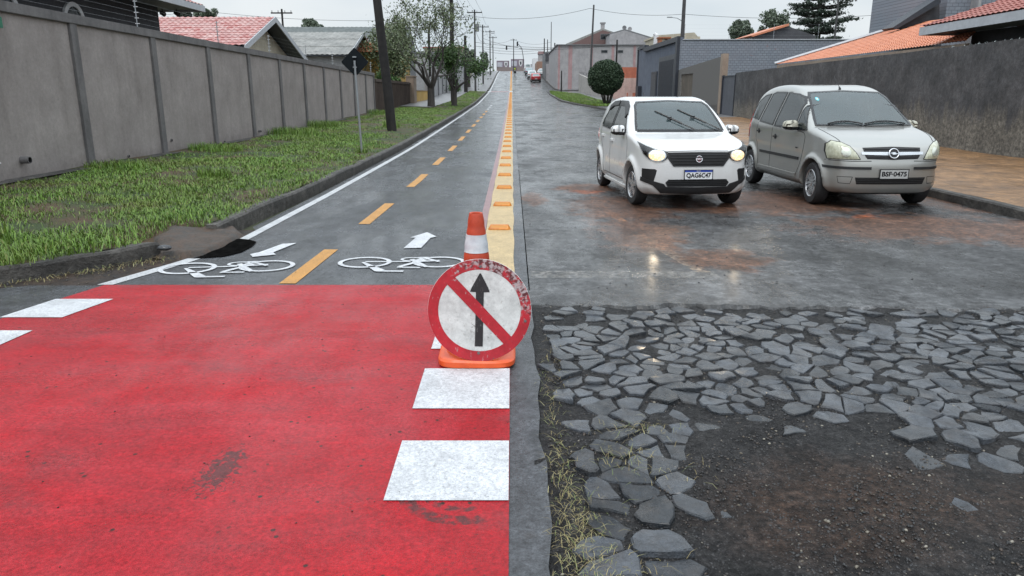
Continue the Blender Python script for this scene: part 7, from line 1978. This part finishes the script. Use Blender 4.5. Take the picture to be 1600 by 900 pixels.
def make_cone_sign():
    cx, cy = -.215, 4.375
    t = thing('traffic_cone', 'orange and white traffic cone standing behind the round prohibition sign', 'traffic cone', (cx, cy, .006))
    org = NT('cone_orange'); n1 = org.noise(9, 5, .7); org.set(Base_Color=org.ramp(n1, [(.3, (.62, .075, .018)), (.6, (.78, .11, .022)), (.8, (.45, .07, .03))]), Roughness=.38); org.bump(org.noise(40, 3), .15, .005)
    red = NT('cone_top_red'); n1 = red.noise(12, 5, .7); red.set(Base_Color=red.ramp(n1, [(.3, (.36, .04, .018)), (.65, (.55, .07, .025)), (.8, (.25, .05, .03))]), Roughness=.5); red.bump(red.noise(50, 3), .2, .004)
    wh = NT('cone_sleeve'); n1 = wh.noise(10, 6, .7); wh.set(Base_Color=wh.ramp(n1, [(.35, (.48, .51, .55)), (.6, (.66, .69, .72)), (.78, (.30, .30, .31))]), Roughness=.35); wh.bump(wh.noise(16, 4), .3, .01)
    H = .90
    def rad(z): return .150 + (.042 - .150) * (z - .07) / (H - .07)
    # square base with rounded corners, softly domed
    b = MB(); n = 48
    def sq(hw, rc, z, wob=0.0):
        out = []
        for k in range(n):
            a = 2 * math.pi * k / n; c_, s_ = math.cos(a), math.sin(a); p = 5.0 if rc else 2.0
            r = hw / ((abs(c_) ** p + abs(s_) ** p) ** (1 / p)); out.append((cx + r * c_, cy + r * s_, .006 + z + wob * math.sin(3 * a + 1) + .5 * wob * math.sin(5 * a)))
        return out
    rings = [sq(.225, 1, .0), sq(.236, 1, .008), sq(.236, 1, .036, .003), sq(.225, 1, .048, .004), sq(.200, 1, .050, .003), sq(.192, 0, .046), sq(.182, 0, .070), sq(.168, 0, .078), sq(.160, 0, .072), sq(rad(.09), 0, .085)]
    vs = [p for r in rings for p in r]; fs = [(j * n + k, j * n + (k + 1) % n, (j + 1) * n + (k + 1) % n, (j + 1) * n + k) for j in range(len(rings) - 1) for k in range(n)]; fs.append(tuple(range(n - 1, -1, -1)))
    b.add(vs, fs); b.build('base', org.m, t, smooth=True)
    def ring(name, z0, z1, mat, off=0.0, top=False):
        m = MB(); prof = []
        for k in range(9):
            z = z0 + (z1 - z0) * k / 8; prof.append((rad(z) + off + .0012 * math.sin(z * 90), z))
        if off: prof = [(rad(z0), z0)] + prof + [(rad(z1), z1)]
        if top: prof += [(rad(z1) - .004, z1 + .008), (rad(z1) - .014, z1 + .006), (rad(z1) - .016, z1 - .08)]
        m.lathe([(r, z + .006) for r, z in prof], 40, c=(cx, cy, 0)); return m.build(name, mat, t, smooth=True)
    ring('lower_cone', .085, .36, org.m); ring('lower_sleeve', .361, .56, wh.m, .003); ring('middle_band', .561, .668, red.m); ring('upper_sleeve', .669, .775, wh.m, .003); ring('tip', .776, .895, red.m, 0, True)
    # round prohibition sign leaning on the cone
    r = .305; bot = Vector((-.200, 4.155, .052)); tilt = R(7.5)
    t = thing('prohibition_sign', 'scuffed round red and white no-straight-ahead sign leaning on the traffic cone', 'sign', tuple(bot))
    # disc plane: local x right, y up along the disc, z towards the viewer
    M = Matrix.Translation(bot) @ Matrix.Rotation(math.pi / 2 - tilt, 4, 'X') @ Matrix.Rotation(R(-1.5), 4, 'Z') @ Matrix.Translation((0, r, 0))
    def scuff(name, col, under, heavy=0.0):
        s = NT(name); co = s.n('ShaderNodeTexCoord').outputs['Object']
        n1 = s.noise(7, 8, .75); n2 = s.noise(60, 5, .75, vec=s.mapped(scale=(1, 1, .3))); n3 = s.noise(24, 6, .8)
        # top-right of the disc is worn most
        z = s.sep(); w = s.math('ADD', s.math('MULTIPLY', z[2], 1.0), s.math('MULTIPLY', z[0], .7))
        wear = s.ramp(s.math('ADD', s.math('MULTIPLY', w, .42 * (1 + heavy)), s.math('MULTIPLY', n3, .75)), [(.60, 0.0), (.67, 1.0)])
        c = s.mix(s.ramp(n1, [(.4, 0.0), (.7, .35)]), col, tuple(x * .62 for x in col))
        c = s.mix(s.ramp(n2, [(.61, 0.0), (.69, .75)]), c, under)
        c = s.fract(c, 9, .72, 1.2, seed=2)
        dark = s.ramp(s.noise(30, 6, .8, vec=s.mapped(loc=(5, 2, 1))), [(.60, 0.0), (.68, .8)])
        c = s.mix(dark, c, (.10, .085, .08))
        c = s.mix(s.math('MULTIPLY', wear, .85), c, s.mix(s.ramp(s.noise(45, 4), [(.45, 0.0), (.55, 1.0)]), (.04, .02, .022), (.40, .40, .41)))
        s.set(Base_Color=c, Roughness=s.ramp(n1, [(.3, .3), (.7, .6)])); s.bump(n3, .15, .004); return s.m
    white = scuff('sign_white', (.62, .64, .63), (.36, .34, .31), -.4); redm = scuff('sign_red', (.44, .014, .026), (.50, .42, .42), .1); blk = scuff('sign_black', (.018, .018, .020), (.22, .22, .22), -.6)
    m = MB(); m.lathe([(.001, -.004), (r, -.004), (r + .002, 0), (r, .003), (.001, .003)], 72, M=M); m.build('sign_plate', white, t)
    ri, w = r * .80, .062
    m = MB(); n = 90; vs = []
    for k in range(n):
        a = 2 * math.pi * k / n
        for q in (r + .0005, ri): vs.append(M @ Vector((q * math.cos(a), q * math.sin(a), .0045)))
    m.add(vs, [(2 * k, 2 * k + 1, 2 * ((k + 1) % n) + 1, 2 * ((k + 1) % n)) for k in range(n)]); m.build('red_border', redm, t, fix=False)
    m = MB(); L = ri * 1.005; d = Vector((.70, -.715, 0)).normalized(); nn = Vector((-d.y, d.x, 0)); hw = w / 2 * 1.02
    e = math.sqrt(max(0, L * L - hw * hw)) + .002
    m.add([M @ (d * -e + nn * -hw + Vector((0, 0, .0065))), M @ (d * e + nn * -hw + Vector((0, 0, .0065))), M @ (d * e + nn * hw + Vector((0, 0, .0065))), M @ (d * -e + nn * hw + Vector((0, 0, .0065)))], [(0, 1, 2, 3)]); m.build('red_slash', redm, t, fix=False)
    m = MB(); aw = .0235; pts = [(-aw, -.215), (aw, -.215), (aw, .11), (.058, .112), (.050, .135), (.004, .222), (-.004, .222), (-.050, .135), (-.058, .112), (-aw, .11)]
    pts = [(x + .0, y) for x, y in pts]
    r_ = delaunay_2d_cdt([Vector(p) for p in pts], [(i, (i + 1) % len(pts)) for i in range(len(pts))], [], 1, 1e-6); m.add([M @ Vector((v.x, v.y, .0053)) for v in r_[0]], [tuple(f) for f in r_[2]]); m.build('black_arrow', blk, t, fix=False)
    m = MB()
    for x, y in ((.0, .262), (-.0, -.255), (.272, -.055)): m.lathe([(.009, .003), (.008, .009), (.001, .010)], 12, M=M @ Matrix.Translation((x, y, 0)))
    m.build('rivet', BM['pilaster'], t, smooth=True)

# ---------------------------------------------------------------- far vehicles and rider
def far_car(label, col, loc, rotz, kind='sedan', metallic=0.0):
    t = thing('parked_car', label, 'car', (0, 0, 0), 'cars parked up the hill')
    if kind == 'van': side = [(2.1, .25), (2.2, .5), (2.1, .95), (1.7, 1.15), (1.2, 1.75), (.9, 1.9), (-1.9, 1.92), (-2.15, 1.8), (-2.2, .9), (-2.2, .3), (-1.0, .22), (1, .22)]; ht = 1.95
    else: side = [(1.9, .25), (2.0, .5), (1.93, .75), (1.2, .92), (.9, .97), (.25, 1.38), (-.1, 1.43), (-1.1, 1.40), (-1.6, 1.05), (-1.95, .95), (-2.0, .5), (-1.9, .25), (-1, .2), (1, .2)]; ht = 1.45
    plan = [(2.0, 0), (1.96, .4), (1.8, .68), (1.4, .80), (.3, .84), (-1.3, .82), (-1.8, .70), (-1.98, .4), (-2.0, 0)]
    if kind == 'van': plan = [(x * 1.1, y * 1.08) for x, y in plan]
    p = car_paint('paint_far', col, metallic, .3, .2)
    S = dict(paint=p, side=side, plan=plan, tumble=std_tumble(.9, .35), wf=.12, wr=.12, axles=(1.3, -1.3), r=.31, flare=.02, height=ht, halfw=.92, ext=(-2.25, 2.25), ws=None, sidewin=[], k=.09, hollow=False, cav_z=9, cav_x=(0, 0))
    f0, fs, fs2 = build_car(S, t, h=.05); M = CM; k = ht / 1.45 if kind == 'van' else 1
    patch(f0, [(-.6, .98 * k), (.6, .98 * k), (.5, 1.32 * k), (-.5, 1.32 * k)], 'front', 'windscreen', M['frit'], t, off=.01, thick=.02, grid=.15)
    patch(f0, [(-.58, 1.0 * k), (.58, 1.0 * k), (.48, 1.32 * k), (-.48, 1.32 * k)], 'rear', 'rear_window', CM['farglass'], t, off=.01, thick=.02, grid=.15)
    for sd in ('side-', 'side+'): patch(f0, [(.7, .98 * k), (.2, 1.32 * k), (-1.0, 1.32 * k), (-1.4, 1.0 * k)], sd, 'side_window', M['frit'], t, off=.01, thick=.02, grid=.15)
    for sg in (-1, 1):
        patch(f0, [(sg * .5, .72), (sg * .78, .72), (sg * .78, .92), (sg * .5, .90)], 'rear', 'tail_light', M['red'], t, off=.01, thick=.02, grid=.15)
        patch(f0, [(sg * .45, .60), (sg * .75, .62), (sg * .78, .76), (sg * .45, .72)], 'front', 'headlight', M['agedlens'], t, off=.01, thick=.02, grid=.15)
    patch(f0, [(-.75, .28), (.75, .28), (.75, .50), (-.75, .50)], 'rear', 'bumper', M['trim'], t, off=.015, thick=.03, grid=.15); patch(f0, [(-.2, .52), (.2, .52), (.2, .64), (-.2, .64)], 'rear', 'licence_plate', M['greyplate'], t, off=.02, thick=.02, grid=.15)
    patch(f0, [(-.6, .35), (.6, .35), (.6, .55), (-.6, .55)], 'front', 'grille', M['mesh'], t, off=.01, thick=.02, grid=.15)
    for x_, sg in ((1.3, -1), (1.3, 1), (-1.3, -1), (-1.3, 1)): wheel(t, x_, sg * .74, .31, .19, 'five', M, side=sg)
    t.location = loc; t.rotation_euler = (0, 0, rotz); return t
def skin_body(name, J, E, Rr, mat, parent, sub=2, root=0):
    me = bpy.data.meshes.new(name); me.from_pydata([tuple(j) for j in J], E, []); o = bpy.data.objects.new(name, me); COL.objects.link(o)
    sk = o.modifiers.new('Skin', 'SKIN'); sk.use_smooth_shade = True
    sv = me.skin_vertices[0].data if me.skin_vertices else None
    bpy.context.view_layer.update()
    if sv is None:
        bpy.context.view_layer.objects.active = o; bpy.ops.object.mode_set(mode='EDIT'); bpy.ops.object.mode_set(mode='OBJECT'); sv = me.skin_vertices[0].data
    for i, r in enumerate(Rr): sv[i].radius = (r, r) if isinstance(r, (int, float)) else r; sv[i].use_root = (i == root)
    ss = o.modifiers.new('Sub', 'SUBSURF'); ss.levels = sub; ss.render_levels = sub
    dg = bpy.context.evaluated_depsgraph_get(); dg.update(); m2 = bpy.data.meshes.new_from_object(o.evaluated_get(dg))
    m2.materials.clear(); [m2.materials.append(q) for q in (mat if isinstance(mat, list) else [mat])]
    for p in m2.polygons: p.use_smooth = True
    bpy.data.objects.remove(o); o = bpy.data.objects.new(name, m2); COL.objects.link(o)
    if parent is not None: o.parent = parent
    return o
def make_rider():
    Y = 158.; p = G(804.5, 118); X = P(804.5, 118, Y).x; z = float(zp(Y)) + .005
    t = thing('motorcycle', 'dark motorcycle ridden down the hill beside the yellow band', 'motorcycle', (0, 0, 0))
    for yy in (-.66, .66):
        m = MB(); m.lathe([(.25 + .055 * math.cos(a), .05 * math.sin(a)) for a in np.linspace(0, 2 * math.pi, 10)], 28, M=Matrix.Translation((0, yy, .31)) @ Matrix.Rotation(R(90), 4, 'Y')); w = m.build('wheel', CM['tyre'], t, smooth=True)
        m = MB(); 
        for k in range(5): a = k * 1.257; m.tube([(0, yy, .31), (0, yy + .24 * math.cos(a), .31 + .24 * math.sin(a))], .015, 4)
        m.build('rim', CM['rim'], w)
    m = MB(); m.tube([(0, .6, .5), (0, .2, .45), (0, -.35, .62), (0, -.45, .95)], [.06, .16, .13, .05], 8); m.tube([(.09, -.62, .32), (.09, -.42, .92)], .028, 6); m.tube([(-.09, -.62, .32), (-.09, -.42, .92)], .028, 6); m.build('frame', CM['dark'], t, smooth=True)
    m = MB(); m.ball((0, -.12, .80), .17, 8, (.8, 1.5, .7)); m.build('fuel_tank', plain('tank_red', (.25, .02, .02), .2, .1, coat=1), t, smooth=True)
    m = MB(); m.box((0, .36, .80), (.24, .62, .10)); m.build('seat', CM['dark'], t, bevel=.04, smooth=True)
    m = MB(); m.tube([(-.36, -.32, 1.02), (-.2, -.42, 1.0), (.2, -.42, 1.0), (.36, -.32, 1.02)], .02, 6); m.build('handlebar', CM['trim'], t)
    m = MB(); m.ball((0, -.58, .86), .10, 8, (1, .6, 1)); m.build('headlight', CM['agedlens'], t, smooth=True)
    t.location = (X, Y, z)
    r = thing('person', 'motorcyclist in a bright yellow-green jacket and helmet riding towards us', 'person', (0, 0, 0))
    J = [(0, .30, .93), (0, .24, 1.18), (0, .16, 1.42), (0, .13, 1.52), (0, .08, 1.66), (.20, .15, 1.42), (.34, -.02, 1.20), (.33, -.30, 1.05), (-.20, .15, 1.42), (-.34, -.02, 1.20), (-.33, -.30, 1.05), (.12, .26, .90), (.22, -.14, .74), (.20, .02, .34), (.20, -.12, .28), (-.12, .26, .90), (-.22, -.14, .74), (-.20, .02, .34), (-.20, -.12, .28)]
    E = [(0, 1), (1, 2), (2, 3), (3, 4), (2, 5), (5, 6), (6, 7), (2, 8), (8, 9), (9, 10), (0, 11), (11, 12), (12, 13), (13, 14), (0, 15), (15, 16), (16, 17), (17, 18)]
    Rr = [.15, .16, .17, .07, .10, .08, .06, .045, .08, .06, .045, .11, .085, .055, .05, .11, .085, .055, .05]
    s = NT('rider_clothes'); zc = s.sep()[2]; s.set(Base_Color=s.ramp(zc, [(.0, (.015, .015, .02)), (.945, (.02, .02, .03)), (.95, (.02, .02, .03)), (1.0, (.02, .02, .03))]), Roughness=.6)
    hv = NT('jacket_yellow'); hv.set(Base_Color=(.45, .55, .06), Roughness=.6)
    body = skin_body('body', J, E, Rr, s.m, r)
    m = MB(); m.ball((0, .18, 1.24), .20, 8, (1.05, .85, 1.35)); m.build('jacket', hv.m, r, smooth=True)
    m = MB(); m.ball((0, .07, 1.68), .145, 10, (.95, 1.1, 1.05)); hm = m.build('helmet', plain('helmet_grey', (.15, .15, .16), .2, .1, coat=1), r, smooth=True)
    m = MB(); m.ball((0, .00, 1.68), .115, 8, (.95, .9, .55)); m.build('visor', CM['frit'], hm, smooth=True)
    r.location = (X, Y, z)
# ---------------------------------------------------------------- assemble
car_mats(); ground_mats(); veg_mats(); build_mats()
s = NT('stud_orange'); s.set(Base_Color=s.ramp(s.noise(14, 4), [(.35, (.42, .13, .008)), (.65, (.60, .21, .012))]), Roughness=.4); GM['stud'] = s.m
s = NT('stud_reflector'); s.set(Base_Color=(.50, .20, .015), Roughness=.45); GM['studr'] = s.m
CM['farglass'] = plain('far_glass', (.22, .28, .29), .1, .2)
make_ground(); make_stones(); make_pebbles(); make_lawn_grass()
make_left_wall(); make_left_houses(); make_right_side(); make_poles(); make_street_things(); make_cone_sign()
make_topiary(); make_araucaria()
b = G(674, 168, .2)
make_tree('street_tree', 'large half-bare street tree with dark twisting limbs by the cycle path', tuple(b), 1.35, .24, 12, depth=4, L=2.1, spread=.72, leaves=6500, lsize=.15, limbs=6, lscatter=.38, keep=lambda p, r: (p[0] < b.x - .4 and r.random() < .75) or (p[2] > 5.8 and r.random() < .7) or r.random() < .15, up=.10)
c = G(710, 165, .2)
make_tree('street_tree', 'small leafy green street tree standing beyond the half-bare one', tuple(c), 1.3, .19, 5, depth=3, L=1.15, spread=.7, leaves=5500, lsize=.17, lmat='leaf_green', limbs=5, lscatter=.6)
blob_tree('leafy_tree', 'bushy grey-green tree behind the leaning pole at the wall end', (-9.6, 60, .5), 2.1, 5.4, 1.2, 31, 'leaf_tree', 7000, .20, clumps=44)
blob_tree('garden_shrub', 'yellow-green garden shrub behind the tan pillar', (-9.2, 57, .4), 1.1, 2.4, .5, 33, 'leaf_green', 5000, .16)
blob_tree('palm_bush', 'dark bush beside the short thick post', (-6.6, 88, 1.3), .8, 1.6, .3, 35, 'leaf_green', 2500, .16)
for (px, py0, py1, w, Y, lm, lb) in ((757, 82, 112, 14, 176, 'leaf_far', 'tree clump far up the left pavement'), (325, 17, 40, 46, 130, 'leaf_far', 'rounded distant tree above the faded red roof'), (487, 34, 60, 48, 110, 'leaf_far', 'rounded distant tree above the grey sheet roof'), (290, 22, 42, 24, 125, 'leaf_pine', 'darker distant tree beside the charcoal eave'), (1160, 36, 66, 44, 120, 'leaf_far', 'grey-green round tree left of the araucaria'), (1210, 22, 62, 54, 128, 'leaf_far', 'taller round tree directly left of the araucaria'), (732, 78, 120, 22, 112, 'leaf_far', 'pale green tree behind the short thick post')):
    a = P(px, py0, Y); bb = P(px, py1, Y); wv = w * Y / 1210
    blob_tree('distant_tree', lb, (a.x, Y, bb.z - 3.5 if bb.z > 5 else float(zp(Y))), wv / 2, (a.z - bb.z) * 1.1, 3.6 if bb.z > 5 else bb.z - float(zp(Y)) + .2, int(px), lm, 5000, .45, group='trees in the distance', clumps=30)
h = make_hatchback(); h.location = (2.44, 12.15, 0.002)
for sg in (-1, 1):      # the lit headlamps
    ld = bpy.data.lights.new('headlamp_beam', 'SPOT'); ld.energy = 7; ld.spot_size = R(70); ld.spot_blend = .8; ld.shadow_soft_size = .05; ld.color = (1, .80, .55)
    lo = bpy.data.objects.new('headlamp_beam', ld); COL.objects.link(lo); lo.parent = h; lo.location = (1.88, sg * .60, .75); lo.rotation_euler = (0, R(-90 + 8) , 0); lo.rotation_euler = Vector((-1, 0, .10)).to_track_quat('Z', 'Y').to_euler()
h.location = (2.44, 12.15, 0.002); h.rotation_euler = (0, 0, R(-90 + 5))
v = make_minivan(); v.location = (5.22, 12.36, 0.002); v.rotation_euler = (0, 0, R(-90 + 2))
def carpos(px, Y): return (P(px, 130, Y).x, Y, float(zp(Y)))
far_car('small red car with dark bumper parked first up the hill', (.36, .025, .03), carpos(836.5, 131), R(92)).rotation_euler.x = .0
far_car('white car parked just behind the red one', (.60, .64, .66), carpos(831, 143), R(91))
far_car('pale blue-grey car parked third up the hill', (.22, .28, .32), carpos(826.5, 158), R(90), metallic=.3)
far_car('tall white van parked last near the crest', (.58, .60, .62), carpos(824.5, 178), R(90), 'van')
far_car('white car standing off the road in a driveway on the right', (.60, .62, .64), (P(851, 115, 150).x, 150, float(zp(150)) + .12), R(60))
for o in list(COL.objects):
    if o.name.startswith('parked_car'):
        y = o.location.y; sl = math.atan((float(zp(y + 2)) - float(zp(y - 2))) / 4); o.rotation_euler = (Matrix.Rotation(sl, 3, 'X') @ Euler(o.rotation_euler).to_matrix()).to_euler()
make_rider()
# world, sun, camera
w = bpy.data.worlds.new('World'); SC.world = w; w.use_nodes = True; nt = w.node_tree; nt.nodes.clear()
sun_el, sun_rot = R(58), R(200)
out = nt.nodes.new('ShaderNodeOutputWorld'); bg = nt.nodes.new('ShaderNodeBackground'); sky = nt.nodes.new('ShaderNodeTexSky'); sky.sky_type = 'NISHITA'; sky.sun_disc = False
sky.sun_elevation = sun_el; sky.sun_rotation = sun_rot; sky.air_density = 1.2; sky.dust_density = 4.0
tc = nt.nodes.new('ShaderNodeTexCoord'); mp = nt.nodes.new('ShaderNodeMapping'); mp.inputs['Scale'].default_value = (1.2, 1.2, 3.5); nt.links.new(tc.outputs['Generated'], mp.inputs[0])
nz = nt.nodes.new('ShaderNodeTexNoise'); nz.inputs['Scale'].default_value = 2.2; nz.inputs['Detail'].default_value = 6; nt.links.new(mp.outputs[0], nz.inputs['Vector'])
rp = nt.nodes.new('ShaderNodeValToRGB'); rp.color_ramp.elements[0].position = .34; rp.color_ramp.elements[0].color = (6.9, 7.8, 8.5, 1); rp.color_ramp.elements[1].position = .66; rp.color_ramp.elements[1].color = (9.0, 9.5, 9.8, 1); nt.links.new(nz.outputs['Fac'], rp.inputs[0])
mx = nt.nodes.new('ShaderNodeMix'); mx.data_type = 'RGBA'; mx.inputs[0].default_value = .90; nt.links.new(sky.outputs[0], mx.inputs[6]); nt.links.new(rp.outputs[0], mx.inputs[7])
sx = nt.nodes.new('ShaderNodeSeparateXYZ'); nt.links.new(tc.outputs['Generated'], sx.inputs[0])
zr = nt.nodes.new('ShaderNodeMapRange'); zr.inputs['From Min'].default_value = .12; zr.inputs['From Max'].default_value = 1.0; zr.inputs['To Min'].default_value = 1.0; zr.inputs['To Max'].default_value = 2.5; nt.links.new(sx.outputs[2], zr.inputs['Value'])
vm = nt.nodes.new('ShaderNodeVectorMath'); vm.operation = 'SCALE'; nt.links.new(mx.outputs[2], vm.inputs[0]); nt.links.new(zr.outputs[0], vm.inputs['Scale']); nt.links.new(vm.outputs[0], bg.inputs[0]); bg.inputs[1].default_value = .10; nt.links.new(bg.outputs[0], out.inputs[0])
sl = bpy.data.lights.new('sun', 'SUN'); sl.energy = 1.0; sl.angle = R(18); sl.color = (1, .97, .93); so = bpy.data.objects.new('sun', sl); COL.objects.link(so)
so.rotation_euler = (R(90) - sun_el, 0, R(180) - sun_rot + R(0)); so.location = (0, 0, 30)
cam = bpy.data.cameras.new('camera'); co = bpy.data.objects.new('camera', cam); COL.objects.link(co); SC.camera = co
cam.sensor_width = 36; cam.lens = 36 * FOC / 1600; cam.clip_end = 4000; cam.clip_start = .05
co.location = (0, 0, CAM_H); co.rotation_euler = (math.pi / 2 - PITCH, 0, 0)
SC.cycles.use_denoising = True; SC.cycles.use_adaptive_sampling = False
SC.cycles.max_bounces = 6; SC.cycles.transparent_max_bounces = 10; SC.cycles.sample_clamp_indirect = 4
SC.view_settings.view_transform = 'Standard'; SC.view_settings.look = 'None'; SC.view_settings.exposure = 0
for o in list(bpy.data.objects):
    if '_o' in o: del o['_o']
